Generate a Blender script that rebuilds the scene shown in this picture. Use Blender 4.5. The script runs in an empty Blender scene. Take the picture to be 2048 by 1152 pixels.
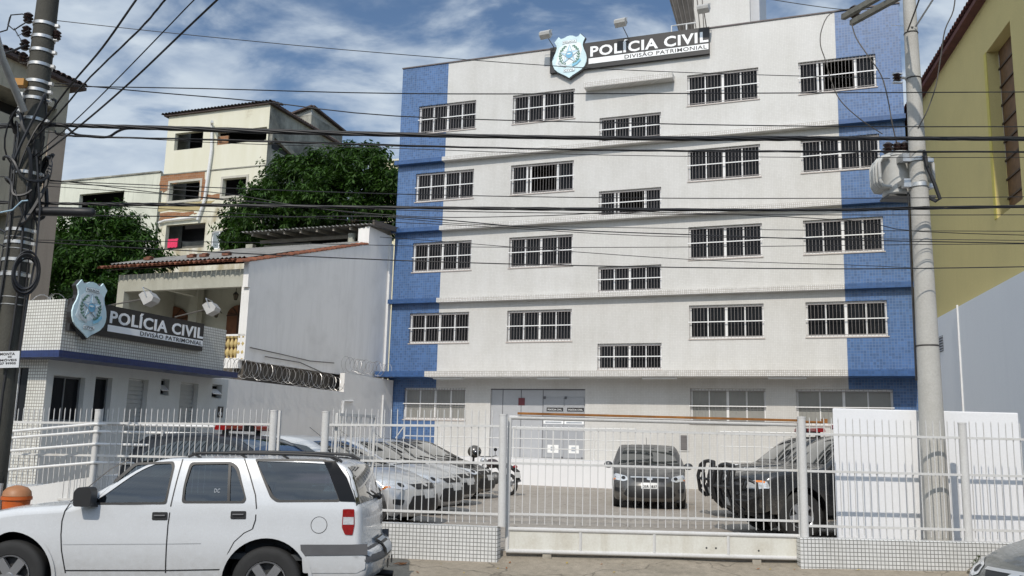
import bpy, math, random
from mathutils import Vector, Matrix, geometry
import numpy as np
random.seed(7)
rnd = random.uniform
scn = bpy.context.scene
col = scn.collection
R = math.radians
# ------------------------------------------------------------------ camera
CZ = 1.9
FOC, PITCH, ROLL, YAWB = 1801.02, 0.1698, 0.0254, 0.3567
def _axes():
    cp, sp = math.cos(PITCH), math.sin(PITCH)
    fw = Vector((0, cp, sp)); rt = Vector((1, 0, 0)); up = rt.cross(fw)
    cr, sr = math.cos(ROLL), math.sin(ROLL)
    return rt * cr + up * sr, up * cr - rt * sr, fw
RT, UP, FW = _axes()
cd = bpy.data.cameras.new('camera'); cam = bpy.data.objects.new('camera', cd); col.objects.link(cam)
cd.sensor_width = 36; cd.lens = FOC / 2048 * 36; cd.clip_start = .1; cd.clip_end = 3000
mw = Matrix((RT, UP, -FW)).transposed().to_4x4(); mw.translation = (0, 0, CZ)
cam.matrix_world = mw
scn.camera = cam
# ------------------------------------------------------------------ world
SUN_EL, SUN_AZ = R(41), R(15)
w = bpy.data.worlds.new('World'); scn.world = w; w.use_nodes = True
nt = w.node_tree; N = nt.nodes; L = nt.links; N.clear()
out = N.new('ShaderNodeOutputWorld'); bg = N.new('ShaderNodeBackground'); L.new(bg.outputs[0], out.inputs[0])
sky = N.new('ShaderNodeTexSky'); sky.sky_type = 'NISHITA'; sky.sun_disc = False
sky.sun_elevation = SUN_EL; sky.sun_rotation = math.pi + SUN_AZ; sky.dust_density = .6; sky.ozone_density = 2.2; sky.air_density = 1.0
bg.inputs[1].default_value = .125
tc = N.new('ShaderNodeTexCoord'); sp = N.new('ShaderNodeSeparateXYZ'); L.new(tc.outputs['Generated'], sp.inputs[0])
def wm(op, a, b=None, c=None):
    n = N.new('ShaderNodeMath'); n.operation = op
    for i, v in enumerate((a, b, c)):
        if v is None: continue
        if isinstance(v, (int, float)): n.inputs[i].default_value = v
        else: L.new(v, n.inputs[i])
    return n.outputs[0]
zz = wm('ADD', wm('MAXIMUM', sp.outputs[2], 0), .22)
cx = wm('DIVIDE', sp.outputs[0], zz); cy = wm('DIVIDE', sp.outputs[1], zz)
cv = N.new('ShaderNodeCombineXYZ'); L.new(cx, cv.inputs[0]); L.new(cy, cv.inputs[1])
def wnoise(scale, detail, rough, stretch, dist=0, off=0, rot=.5):
    m = N.new('ShaderNodeMapping'); m.inputs['Scale'].default_value = stretch; m.inputs['Location'].default_value = (off, off * .7, 0)
    m.inputs['Rotation'].default_value = (0, 0, rot)
    L.new(cv.outputs[0], m.inputs[0]); n = N.new('ShaderNodeTexNoise'); L.new(m.outputs[0], n.inputs['Vector'])
    n.inputs['Scale'].default_value = scale; n.inputs['Detail'].default_value = detail; n.inputs['Roughness'].default_value = rough
    n.inputs['Distortion'].default_value = dist
    return n.outputs[0]
n1 = wnoise(1.1, 3, .5, (1, 1.0, 1), .3, 3.1); n2 = wnoise(4.2, 8, .55, (1.0, 1.35, 1), .25, 1.7); n3 = wnoise(5.0, 8, .55, (1.0, 1.5, 1), .3, 8)
# cover thins out towards the right of the view
side = wm('MULTIPLY', cx, -.20)
dens = wm('ADD', wm('ADD', wm('MULTIPLY', n1, 1.0), wm('MULTIPLY', n2, 1.25)), side)
mr = N.new('ShaderNodeMapRange'); mr.interpolation_type = 'SMOOTHSTEP'; L.new(dens, mr.inputs[0]); mr.inputs[1].default_value = .86; mr.inputs[2].default_value = 1.20; mr.inputs[4].default_value = .93
cr_ = N.new('ShaderNodeMapRange'); L.new(n3, cr_.inputs[0]); cr_.inputs[1].default_value = .3; cr_.inputs[2].default_value = .7
cm = N.new('ShaderNodeMix'); cm.data_type = 'RGBA'; L.new(cr_.outputs[0], cm.inputs[0])
cm.inputs[6].default_value = (3.1, 3.8, 4.8, 1); cm.inputs[7].default_value = (5.5, 6.1, 6.6, 1)
hs = N.new('ShaderNodeHueSaturation'); hs.inputs[1].default_value = 1.05; hs.inputs[2].default_value = .76; L.new(sky.outputs[0], hs.inputs['Color'])
mx = N.new('ShaderNodeMix'); mx.data_type = 'RGBA'; L.new(mr.outputs[0], mx.inputs[0]); L.new(hs.outputs[0], mx.inputs[6]); L.new(cm.outputs[2], mx.inputs[7])
# sky behind the camera, towards the sun, brightened to add fill light
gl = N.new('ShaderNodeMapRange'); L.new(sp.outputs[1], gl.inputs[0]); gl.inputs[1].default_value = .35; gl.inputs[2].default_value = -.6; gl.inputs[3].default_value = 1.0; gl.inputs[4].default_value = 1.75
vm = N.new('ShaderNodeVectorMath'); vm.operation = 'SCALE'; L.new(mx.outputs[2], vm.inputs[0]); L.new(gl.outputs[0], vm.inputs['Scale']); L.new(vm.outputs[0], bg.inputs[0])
sd = bpy.data.lights.new('sun', 'SUN'); sd.energy = 2.75; sd.angle = R(.6); sd.color = (1, .925, .82)
so = bpy.data.objects.new('sun', sd); col.objects.link(so)
ld = Vector((math.sin(SUN_AZ) * math.cos(SUN_EL), math.cos(SUN_AZ) * math.cos(SUN_EL), -math.sin(SUN_EL)))
so.rotation_euler = ld.to_track_quat('-Z', 'Y').to_euler(); so.location = (0, -10, 30)
scn.view_settings.view_transform = 'Standard'; scn.view_settings.look = 'None'; scn.view_settings.exposure = .08; scn.view_settings.gamma = 1
# ------------------------------------------------------------------ frames and helpers
FB = Matrix.Rotation(-YAWB, 4, 'Z')      # frame of the buildings (X along the facade, Y away)
FI = Matrix.Identity(4)
FBi = FB.inverted()
def ray(px, py): return FW + RT * ((px - 1024) / FOC) - UP * ((py - 576) / FOC)
def PY(px, py, Y):
    d = ray(px, py); return Vector((d.x * Y / d.y, Y, CZ + d.z * Y / d.y))
def PZ(px, py, Z):
    d = ray(px, py); t = (Z - CZ) / d.z; return Vector((d.x * t, d.y * t, Z))
def BY(px, py, Y):
    d = FBi @ ray(px, py); t = Y / d.y; return Vector((d.x * t, Y, CZ + d.z * t))
def BX(px, py, X):
    d = FBi @ ray(px, py); t = X / d.x; return Vector((X, d.y * t, CZ + d.z * t))
def tag(o, label=None, cat=None, group=None, kind=None):
    if label: o['label'] = label
    if cat: o['category'] = cat
    if group: o['group'] = group
    if kind: o['kind'] = kind
    return o
WORLDM = {}
def thing(name, label, cat, loc, F=FI, rotz=0, group=None):
    o = bpy.data.objects.new(name, None); col.objects.link(o); o.empty_display_size = .2
    m = F @ Matrix.Translation(Vector(loc)) @ Matrix.Rotation(rotz, 4, 'Z')
    o.matrix_world = m; WORLDM[o.name] = m.copy(); tag(o, label, cat, group); return o
def wm_of(o):
    if o is None: return FI
    return WORLDM[o.name]
class MB:
    def __init__(s, F=FI): s.v = []; s.f = []; s.F = F; s.mi = []; s.cur = 0
    def add(s, vs, fs):
        b = len(s.v); s.v += [tuple(v) for v in vs]; s.f += [tuple(i + b for i in f) for f in fs]; s.mi += [s.cur] * len(fs)
    def box(s, x0, x1, y0, y1, z0, z1):
        if x0 > x1: x0, x1 = x1, x0
        if y0 > y1: y0, y1 = y1, y0
        if z0 > z1: z0, z1 = z1, z0
        s.add([(x0,y0,z0),(x1,y0,z0),(x1,y1,z0),(x0,y1,z0),(x0,y0,z1),(x1,y0,z1),(x1,y1,z1),(x0,y1,z1)],
              [(0,3,2,1),(4,5,6,7),(0,1,5,4),(1,2,6,5),(2,3,7,6),(3,0,4,7)])
    def quad(s, a, b, c, d): s.add([a, b, c, d], [(0,1,2,3)])
    def bar(s, p, q, w, h, up=(0,0,1)):
        p = Vector(p); q = Vector(q); d = (q - p).normalized(); u = Vector(up)
        if abs(d.dot(u)) > .98: u = Vector((0,1,0))
        a = d.cross(u).normalized() * w / 2; b = a.cross(d).normalized() * h / 2
        vs = [p-a-b,p+a-b,p+a+b,p-a+b,q-a-b,q+a-b,q+a+b,q-a+b]
        s.add(vs, [(0,3,2,1),(4,5,6,7),(0,1,5,4),(1,2,6,5),(2,3,7,6),(3,0,4,7)])
    def tube(s, pts, r, n=8, caps=True):
        pts = [Vector(p) for p in pts]; rr = r if isinstance(r, (list, tuple)) else [r] * len(pts)
        b = len(s.v); pa = None
        for i, p in enumerate(pts):
            d = (pts[min(i+1, len(pts)-1)] - pts[max(i-1, 0)]).normalized()
            if pa is None:
                u = Vector((0,0,1)) if abs(d.z) < .9 else Vector((1,0,0)); a = d.cross(u).normalized()
            else: a = (pa - d * pa.dot(d)).normalized()
            pa = a; c = d.cross(a)
            for k in range(n):
                t = 2*math.pi*k/n; s.v.append(tuple(p + (a*math.cos(t) + c*math.sin(t)) * rr[i]))
        fs = []
        for i in range(len(pts)-1):
            for k in range(n): fs.append((b+i*n+k, b+i*n+(k+1)%n, b+(i+1)*n+(k+1)%n, b+(i+1)*n+k))
        if caps: fs.append(tuple(b+k for k in range(n))[::-1]); fs.append(tuple(b+(len(pts)-1)*n+k for k in range(n)))
        s.f += fs; s.mi += [s.cur]*len(fs)
    def lathe(s, prof, M, n=24, a0=0, a1=2*math.pi, arc=False):
        # prof: (r, h) about local z of matrix M
        b = len(s.v); m = n if not arc else n + 1
        for r, h in prof:
            for k in range(m):
                t = a0 + (a1-a0)*k/n; s.v.append(tuple(M @ Vector((r*math.cos(t), r*math.sin(t), h))))
        fs = []
        for i in range(len(prof)-1):
            for k in range(n):
                k2 = (k+1) % m if not arc else k+1
                fs.append((b+i*m+k, b+i*m+k2, b+(i+1)*m+k2, b+(i+1)*m+k))
        s.f += fs; s.mi += [s.cur]*len(fs)
    def prism(s, poly, M, d, back=True):
        # poly of (u,v) -> local x,z of M, extruded along local y from 0 (front) to d
        n = len(poly); fr = [M @ Vector((u, 0, v)) for u, v in poly]; bk = [M @ Vector((u, d, v)) for u, v in poly]
        tri = geometry.tessellate_polygon([[Vector((u, v, 0)) for u, v in poly]])
        fs = [tuple(t) for t in tri]
        if back: fs += [tuple(i+n for i in t[::-1]) for t in tri]
        fs += [(i, (i+1) % n, (i+1) % n + n, i + n) for i in range(n)]
        s.add(fr + bk, fs)
    def ell(s, c, rx, ry, rz, n=12, m=8):
        vs = []; c = Vector(c)
        for j in range(m+1):
            ph = math.pi*j/m
            for k in range(n): t = 2*math.pi*k/n; vs.append(c + Vector((rx*math.sin(ph)*math.cos(t), ry*math.sin(ph)*math.sin(t), rz*math.cos(ph))))
        s.add(vs, [(j*n+k, (j+1)*n+k, (j+1)*n+(k+1)%n, j*n+(k+1)%n) for j in range(m) for k in range(n)])
    def build(s, name, mat, parent=None, smooth=None, base=None, label=None, rotz=None):
        if parent is not None: W = wm_of(parent)
        else:
            if base is None:
                a = np.array(s.v); base = ((a[:,0].min()+a[:,0].max())/2, (a[:,1].min()+a[:,1].max())/2, a[:,2].min())
            W = s.F @ Matrix.Translation(Vector(base))
            if rotz: W = W @ Matrix.Rotation(rotz, 4, 'Z')
        T = W.inverted() @ s.F
        A = np.array(s.v, dtype=float); Tn = np.array(T); A = A @ Tn[:3,:3].T + Tn[:3,3]
        me = bpy.data.meshes.new(name); me.from_pydata(A.tolist(), [], s.f)
        mats = mat if isinstance(mat, (list, tuple)) else [mat]
        for m in mats: me.materials.append(m)
        if len(mats) > 1: me.polygons.foreach_set('material_index', s.mi)
        if smooth is not None:
            me.shade_smooth(); me.set_sharp_from_angle(angle=R(smooth))
        me.update(); o = bpy.data.objects.new(name, me); col.objects.link(o)
        if parent is not None: o.parent = parent; WORLDM[o.name] = W
        else: o.matrix_world = W; WORLDM[o.name] = W.copy()
        if label: o['label'] = label
        return o
def copy_tree(o, parent=None):
    c = o.copy(); col.objects.link(c)
    if parent is not None: c.parent = parent; c.matrix_parent_inverse = o.matrix_parent_inverse.copy()
    for ch in list(o.children): copy_tree(ch, c)
    return c
def hole_wall(mb, fn, u0, u1, v0, v1, holes, depth=.12, rev=True, edges=None):
    """wall sheet with rectangular openings; fn(u, d, v) gives the point; reveals go in by depth"""
    hs = []
    for h in holes:
        a, b, c, d = h[:4]
        if b <= u0 or a >= u1 or d <= v0 or c >= v1: continue
        hs.append((a, b, c, d))
    us = sorted({u0, u1} | {min(max(x, u0), u1) for h in hs for x in h[:2]})
    vs = sorted({v0, v1} | {min(max(x, v0), v1) for h in hs for x in h[2:]})
    for i in range(len(us)-1):
        for j in range(len(vs)-1):
            cu = (us[i]+us[i+1])/2; cv_ = (vs[j]+vs[j+1])/2
            if any(a < cu < b and c < cv_ < d for a, b, c, d in hs): continue
            mb.quad(fn(us[i],0,vs[j]), fn(us[i+1],0,vs[j]), fn(us[i+1],0,vs[j+1]), fn(us[i],0,vs[j+1]))
    if rev:
        for a, b, c, d in hs:
            A, B = max(a, u0), min(b, u1); C, D = max(c, v0), min(d, v1)
            if a >= u0: mb.quad(fn(a,0,C), fn(a,0,D), fn(a,depth,D), fn(a,depth,C))
            if b <= u1: mb.quad(fn(b,0,C), fn(b,depth,C), fn(b,depth,D), fn(b,0,D))
            if c >= v0: mb.quad(fn(A,0,c), fn(A,depth,c), fn(B,depth,c), fn(B,0,c))
            if d <= v1: mb.quad(fn(A,0,d), fn(B,0,d), fn(B,depth,d), fn(A,depth,d))
# ------------------------------------------------------------------ materials
MATS = {}
def newmat(name):
    m = bpy.data.materials.new(name); m.use_nodes = True; return m, m.node_tree.nodes, m.node_tree.links, m.node_tree.nodes['Principled BSDF']
def rgb(c): return (c[0], c[1], c[2], 1)
def noise(N_, L_, scale, detail=4, rough=.6, vec=None, coord='Object', stretch=None):
    t = N_.new('ShaderNodeTexCoord'); n = N_.new('ShaderNodeTexNoise'); n.inputs['Scale'].default_value = scale
    n.inputs['Detail'].default_value = detail; n.inputs['Roughness'].default_value = rough
    src = t.outputs[coord]
    if stretch:
        mp = N_.new('ShaderNodeMapping'); mp.inputs['Scale'].default_value = stretch; L_.new(src, mp.inputs[0]); src = mp.outputs[0]
    L_.new(src, n.inputs['Vector']); return n.outputs[0]
def ramp(N_, L_, fac, stops):
    r = N_.new('ShaderNodeValToRGB'); L_.new(fac, r.inputs[0]); e = r.color_ramp.elements
    while len(e) > 1: e.remove(e[-1])
    e[0].position = stops[0][0]; e[0].color = rgb(stops[0][1])
    for p, c in stops[1:]:
        q = e.new(p); q.color = rgb(c)
    return r.outputs[0]
def mixc(N_, L_, fac, a, b, mode='MIX'):
    m = N_.new('ShaderNodeMix'); m.data_type = 'RGBA'; m.blend_type = mode
    for i, v in ((0, fac), (6, a), (7, b)):
        if isinstance(v, (int, float)): m.inputs[i].default_value = v
        elif isinstance(v, tuple): m.inputs[i].default_value = rgb(v)
        else: L_.new(v, m.inputs[i])
    return m.outputs[2]
def bump(N_, L_, h, strength, dist, P):
    b = N_.new('ShaderNodeBump'); b.inputs['Strength'].default_value = strength; b.inputs['Distance'].default_value = dist
    L_.new(h, b.inputs['Height']); L_.new(b.outputs[0], P.inputs['Normal'])
def plain(name, c, rough=.5, metal=0, var=.12, scale=6, coat=0, spec=None):
    m, N_, L_, P = newmat(name)
    if var:
        n = noise(N_, L_, scale, 5)
        cc = ramp(N_, L_, n, [(.3, tuple(x*(1-var) for x in c)), (.7, tuple(min(1, x*(1+var)) for x in c))])
        L_.new(cc, P.inputs['Base Color'])
    else: P.inputs['Base Color'].default_value = rgb(c)
    P.inputs['Roughness'].default_value = rough; P.inputs['Metallic'].default_value = metal
    if coat: P.inputs['Coat Weight'].default_value = coat; P.inputs['Coat Roughness'].default_value = .04
    if spec is not None: P.inputs['Specular IOR Level'].default_value = spec
    MATS[name] = m; return m
def plaster(name, c, c2, scale=.6, streak=.5, amt=.5, bumps=.25, fine=None, thr=(.45, .75)):
    """painted render: broad blotches, rain streaks, small bump"""
    m, N_, L_, P = newmat(name)
    a = noise(N_, L_, scale, 6, .62); b = noise(N_, L_, 2.2, 6, .65, stretch=(1.6, 1.6, .16)); f = noise(N_, L_, 40, 3)
    fa = ramp(N_, L_, a, [(thr[0], (0,0,0)), (thr[1], (1,1,1))]); fb = ramp(N_, L_, b, [(.48, (0,0,0)), (.78, (1,1,1))])
    mm = N_.new('ShaderNodeMath'); mm.operation = 'MULTIPLY'; L_.new(fa, mm.inputs[0]); mm.inputs[1].default_value = amt
    m2 = N_.new('ShaderNodeMath'); m2.operation = 'MULTIPLY'; L_.new(fb, m2.inputs[0]); m2.inputs[1].default_value = streak
    mxx = N_.new('ShaderNodeMath'); mxx.operation = 'MAXIMUM'; L_.new(mm.outputs[0], mxx.inputs[0]); L_.new(m2.outputs[0], mxx.inputs[1])
    cc = mixc(N_, L_, mxx.outputs[0], c, c2)
    cc = mixc(N_, L_, .12, cc, ramp(N_, L_, f, [(.3, (.3,.3,.3)), (.7, (.9,.9,.9))]), 'OVERLAY')
    L_.new(cc, P.inputs['Base Color']); P.inputs['Roughness'].default_value = .85; bump(N_, L_, f, bumps, .01, P)
    MATS[name] = m; return m
def tilem(name, c, grout, size, var=.1, mortar=.06, rough=.35, blot=None, w=None, streak=.18):
    m, N_, L_, P = newmat(name)
    t = N_.new('ShaderNodeTexCoord'); s_ = N_.new('ShaderNodeSeparateXYZ'); L_.new(t.outputs['Object'], s_.inputs[0])
    ad = N_.new('ShaderNodeMath'); L_.new(s_.outputs[0], ad.inputs[0]); L_.new(s_.outputs[1], ad.inputs[1])
    c_ = N_.new('ShaderNodeCombineXYZ'); L_.new(ad.outputs[0], c_.inputs[0]); L_.new(s_.outputs[2], c_.inputs[1])
    br = N_.new('ShaderNodeTexBrick'); br.offset = 0; br.squash = 1; L_.new(c_.outputs[0], br.inputs[0])
    br.inputs['Scale'].default_value = 1; br.inputs['Brick Width'].default_value = w or size; br.inputs['Row Height'].default_value = size
    br.inputs['Mortar Size'].default_value = size*mortar; br.inputs['Mortar Smooth'].default_value = .1; br.inputs['Bias'].default_value = 0
    br.inputs['Color1'].default_value = rgb(tuple(x*(1-var) for x in c)); br.inputs['Color2'].default_value = rgb(tuple(min(1, x*(1+var)) for x in c))
    br.inputs['Mortar'].default_value = rgb(grout)
    cc = br.outputs[0]
    n = noise(N_, L_, .5, 6, .65); st = noise(N_, L_, 1.7, 5, .6, stretch=(1.4, 1.4, .12))
    cc = mixc(N_, L_, .30, cc, ramp(N_, L_, n, [(.35, (.38,.37,.35)), (.65, (.6,.6,.6))]), 'OVERLAY')
    cc = mixc(N_, L_, streak, cc, ramp(N_, L_, st, [(.35, (.36,.35,.32)), (.6, (.6,.6,.6))]), 'OVERLAY')
    L_.new(cc, P.inputs['Base Color']); P.inputs['Roughness'].default_value = rough
    MATS[name] = m; return m
W_TILE = tilem('white_mosaic', (.56,.555,.54), (.495,.485,.465), .06, .04, .10, .5, streak=.13)
B_TILE = tilem('blue_mosaic', (.060,.130,.285), (.12,.18,.31), .10, .22, .08, .35)
BL_TILE = tilem('deep_blue_mosaic', (.035,.09,.23), (.06,.11,.23), .10, .15, .06, .3)
LW_TILE = tilem('white_square_tile', (.62,.62,.61), (.20,.20,.19), .052, .05, .10, .25)
G_TILE = tilem('cream_square_tile', (.64,.64,.60), (.27,.25,.22), .06, .06, .12, .3)
EDGE_TILE = tilem('band_tile', (.60,.595,.585), (.34,.31,.27), .07, .10, .10, .4)
NAVY = tilem('navy_tile', (.009,.022,.10), (.02,.035,.11), .06, .2, .08, .3)
WHITE = plain('white_paint', (.66,.66,.65), .5, var=.05)
FENCEW = plaster('fence_paint', (.56,.555,.54), (.34,.31,.26), 3, .35, .2, .1)
FRAME = plain('white_aluminium', (.78,.78,.78), .35, var=.03)
BARS = plain('grille_paint', (.27,.25,.245), .5, var=.05)
SHUT = plain('roller_grey', (.42,.43,.42), .5, var=.06)
DARK = plain('dark_void', (.012,.012,.013), .6, var=.2)
GLASSD, N_, L_, P = newmat('dark_glass'); P.inputs['Base Color'].default_value = (.012,.013,.015,1); P.inputs['Roughness'].default_value = .06; P.inputs['Specular IOR Level'].default_value = .10
CURT = plain('blind_behind_glass', (.018,.017,.017), .5, var=.4, scale=2)
BLACK = plain('black_paint', (.02,.018,.018), .45, var=.1)
SIGNW = plain('sign_white', (.86,.87,.88), .4, var=.02)
SHB = plain('shield_pale_blue', (.60,.76,.80), .3, var=.1, scale=2)
SHSH = plain('shield_sheen', (.80,.88,.90), .3, var=.04)
SKYB = plain('emblem_blue', (.16,.42,.62), .4, var=.06); GRN = plain('emblem_green', (.10,.22,.16), .5, var=.1); GREYL = plain('emblem_grey', (.35,.38,.42), .5, var=.1)
GREYDOOR = plain('grey_door', (.40,.41,.43), .4, var=.04)
CONC = plaster('concrete', (.42,.40,.37), (.22,.21,.19), 1.2, .5, .5, .5)
POLEC = plaster('pole_concrete', (.44,.43,.40), (.27,.25,.22), 1.5, .6, .4, .5)
DPOLE = plaster('weathered_pole', (.065,.062,.05), (.022,.02,.018), 2.5, .9, .8, .6)
METAL = plain('galvanised', (.50,.50,.49), .4, .7, var=.15)
RUST = plain('rusty_steel', (.25,.10,.02), .8, var=.35, scale=5)
CABLE = plain('black_cable', (.012,.012,.014), .5, var=.2)
WIREG = plain('weathered_wire', (.10,.09,.08), .6, var=.2)
TERRA = plain('terracotta', (.23,.085,.045), .8, var=.4, scale=3)
DTILE = plain('old_dark_tile', (.07,.05,.045), .85, var=.4, scale=3)
RTILE = plain('maroon_tile', (.10,.035,.03), .8, var=.3, scale=3)
ASB = plain('asbestos_sheet', (.27,.26,.24), .85, var=.3, scale=1.5)
WOOD = plain('brown_wood', (.14,.055,.025), .6, var=.3, scale=4)
PINKM = plain('pink_cloth', (.65,.03,.10), .8, var=.1)
YEL = plaster('mustard_render', (.54,.455,.20), (.44,.375,.17), .5, .35, .5, .35)
YELR = plain('bright_mustard', (.52,.45,.11), .8, var=.08)
GRW = plaster('blue_grey_render', (.66,.69,.73), (.58,.61,.66), .4, .3, .3, .1)
NWHITE = plaster('old_white_render', (.80,.785,.76), (.50,.49,.465), .55, .4, .6, .2, thr=(.5, .8))
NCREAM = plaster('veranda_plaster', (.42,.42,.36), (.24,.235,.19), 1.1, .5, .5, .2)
WALLG = plaster('boundary_render', (.77,.755,.73), (.56,.55,.53), .5, .45, .5, .15)
WBLOCK = plaster('fresh_white_wall', (.74,.745,.76), (.66,.665,.68), .4, .3, .3, .05)
SHADEW = plaster('porch_render', (.64,.64,.63), (.5,.5,.5), .8, .4, .4, .1)
BEIGE = plaster('beige_stained', (.40,.36,.27), (.09,.085,.07), .35, .75, .5, .3)
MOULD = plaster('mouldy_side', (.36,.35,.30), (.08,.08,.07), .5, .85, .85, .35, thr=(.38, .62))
TRUNK = plain('bark', (.08,.06,.045), .9, var=.3)
# cream wall with fallen plaster
def creamy(name, c=(.64,.62,.51), stain=(.36,.31,.20), amt=.55):
    m, N_, L_, P = newmat(name)
    a = noise(N_, L_, .55, 7, .66); b = noise(N_, L_, 1.4, 6, .6, stretch=(1,1,.2))
    t = N_.new('ShaderNodeTexCoord'); s_ = N_.new('ShaderNodeSeparateXYZ'); L_.new(t.outputs['Object'], s_.inputs[0])
    # dirtier low on the wall, where the real paint has weathered away
    mr_ = N_.new('ShaderNodeMapRange'); L_.new(s_.outputs[2], mr_.inputs[0]); mr_.inputs[1].default_value = 18.5; mr_.inputs[2].default_value = 12; mr_.inputs[3].default_value = -.16; mr_.inputs[4].default_value = .16
    ad = N_.new('ShaderNodeMath'); L_.new(a, ad.inputs[0]); L_.new(mr_.outputs[0], ad.inputs[1])
    f = ramp(N_, L_, ad.outputs[0], [(.50, (0,0,0)), (.64, (1,1,1))])
    cc = mixc(N_, L_, f, c, mixc(N_, L_, ramp(N_, L_, b, [(.4,(0,0,0)),(.6,(1,1,1))]), stain, (.55,.52,.44)))
    cc = mixc(N_, L_, .3, cc, ramp(N_, L_, b, [(.3,(.35,.35,.33)),(.7,(.6,.6,.6))]), 'OVERLAY')
    L_.new(cc, P.inputs['Base Color']); P.inputs['Roughness'].default_value = .9; MATS[name] = m; return m
CREAM = creamy('cream_render')
def brickm(name, c1, c2, mortar, bw, bh):
    m, N_, L_, P = newmat(name)
    t = N_.new('ShaderNodeTexCoord'); s_ = N_.new('ShaderNodeSeparateXYZ'); L_.new(t.outputs['Object'], s_.inputs[0])
    ad = N_.new('ShaderNodeMath'); L_.new(s_.outputs[0], ad.inputs[0]); L_.new(s_.outputs[1], ad.inputs[1])
    c_ = N_.new('ShaderNodeCombineXYZ'); L_.new(ad.outputs[0], c_.inputs[0]); L_.new(s_.outputs[2], c_.inputs[1])
    br = N_.new('ShaderNodeTexBrick'); L_.new(c_.outputs[0], br.inputs[0]); br.inputs['Scale'].default_value = 1
    br.inputs['Brick Width'].default_value = bw; br.inputs['Row Height'].default_value = bh; br.inputs['Mortar Size'].default_value = .012
    br.inputs['Color1'].default_value = rgb(c1); br.inputs['Color2'].default_value = rgb(c2); br.inputs['Mortar'].default_value = rgb(mortar)
    L_.new(br.outputs[0], P.inputs['Base Color']); P.inputs['Roughness'].default_value = .9; MATS[name] = m; return m
HBRICK = brickm('hollow_clay_brick', (.30,.14,.065), (.24,.11,.05), (.27,.20,.14), .38, .2)
def groundm(name, c, c2, stain):
    m, N_, L_, P = newmat(name)
    a = noise(N_, L_, .45, 8, .68); b = noise(N_, L_, 9, 6, .7); g = noise(N_, L_, 70, 3, .6)
    cc = ramp(N_, L_, a, [(.3, c), (.55, c2), (.72, stain)])
    cc = mixc(N_, L_, .45, cc, ramp(N_, L_, b, [(.3,(.28,.28,.27)),(.7,(.72,.72,.72))]), 'OVERLAY')
    cc = mixc(N_, L_, .35, cc, ramp(N_, L_, g, [(.3,(.25,.25,.25)),(.7,(.75,.75,.75))]), 'OVERLAY')
    v = N_.new('ShaderNodeTexVoronoi'); v.feature = 'DISTANCE_TO_EDGE'; v.inputs['Scale'].default_value = .55
    t = N_.new('ShaderNodeTexCoord'); nn = N_.new('ShaderNodeTexNoise'); nn.inputs['Scale'].default_value = 2.5; L_.new(t.outputs['Object'], nn.inputs[0])
    va = N_.new('ShaderNodeVectorMath'); va.operation = 'MULTIPLY_ADD'; L_.new(nn.outputs[1], va.inputs[0]); va.inputs[1].default_value = (.7,.7,.7); L_.new(t.outputs['Object'], va.inputs[2]); L_.new(va.outputs[0], v.inputs['Vector'])
    cc = mixc(N_, L_, ramp(N_, L_, v.outputs[0], [(0,(.7,.7,.7)),(.012,(0,0,0))]), cc, tuple(x*.35 for x in c))
    L_.new(cc, P.inputs['Base Color']); P.inputs['Roughness'].default_value = .9; bump(N_, L_, b, .4, .02, P); MATS[name] = m; return m
GRND = groundm('worn_concrete', (.29,.255,.22), (.36,.325,.285), (.24,.21,.18))
PAVE = groundm('sidewalk_concrete', (.24,.205,.155), (.30,.26,.205), (.17,.15,.115))
ASPH = groundm('asphalt', (.05,.05,.05), (.065,.063,.06), (.045,.045,.045))
KERB = plain('kerb_stone', (.25,.24,.22), .9, var=.2)
SOIL = plain('hill_soil', (.10,.085,.05), .95, var=.4, scale=.3)
# ------------------------------------------------------------------ text
def text_part(name, s, mat, parent, M, W, H, depth=.02, bold=0.0, z=0):
    """letters fitted into a W x H box, lower left corner at the origin of M (x right, z up, y away)"""
    cu = bpy.data.curves.new('t', 'FONT'); cu.body = s; cu.space_character = 1.08; cu.offset = bold; cu.size = 1; cu.resolution_u = 3
    ob = bpy.data.objects.new('t', cu); col.objects.link(ob); dg = bpy.context.evaluated_depsgraph_get()
    me = bpy.data.meshes.new_from_object(ob.evaluated_get(dg)); col.objects.unlink(ob); bpy.data.objects.remove(ob)
    v = np.array([tuple(p.co) for p in me.vertices]); fs = [tuple(p.vertices) for p in me.polygons]
    mn = v.min(0); mx_ = v.max(0); v = (v - mn); v[:,0] *= W/(mx_[0]-mn[0]); v[:,1] *= H/(mx_[1]-mn[1])
    mb = MB(); n = len(v)
    fr = [M @ Vector((p[0], -depth, p[1])) for p in v]; bk = [M @ Vector((p[0], 0, p[1])) for p in v]
    from collections import Counter
    ec = {}
    for f in fs:
        for i in range(len(f)):
            a, b = f[i], f[(i+1) % len(f)]; k = (min(a,b), max(a,b)); ec.setdefault(k, []).append((a, b))
    side = [(a, b, b+n, a+n) for k, l in ec.items() if len(l) == 1 for a, b in l]
    mb.add(fr + bk, fs + side); bpy.data.meshes.remove(me)
    return mb, name, mat, parent
def put_text(F, *a, **k):
    mb, name, mat, parent = text_part(*a, **k); mb.F = F; return mb.build(name, mat, parent)
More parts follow.
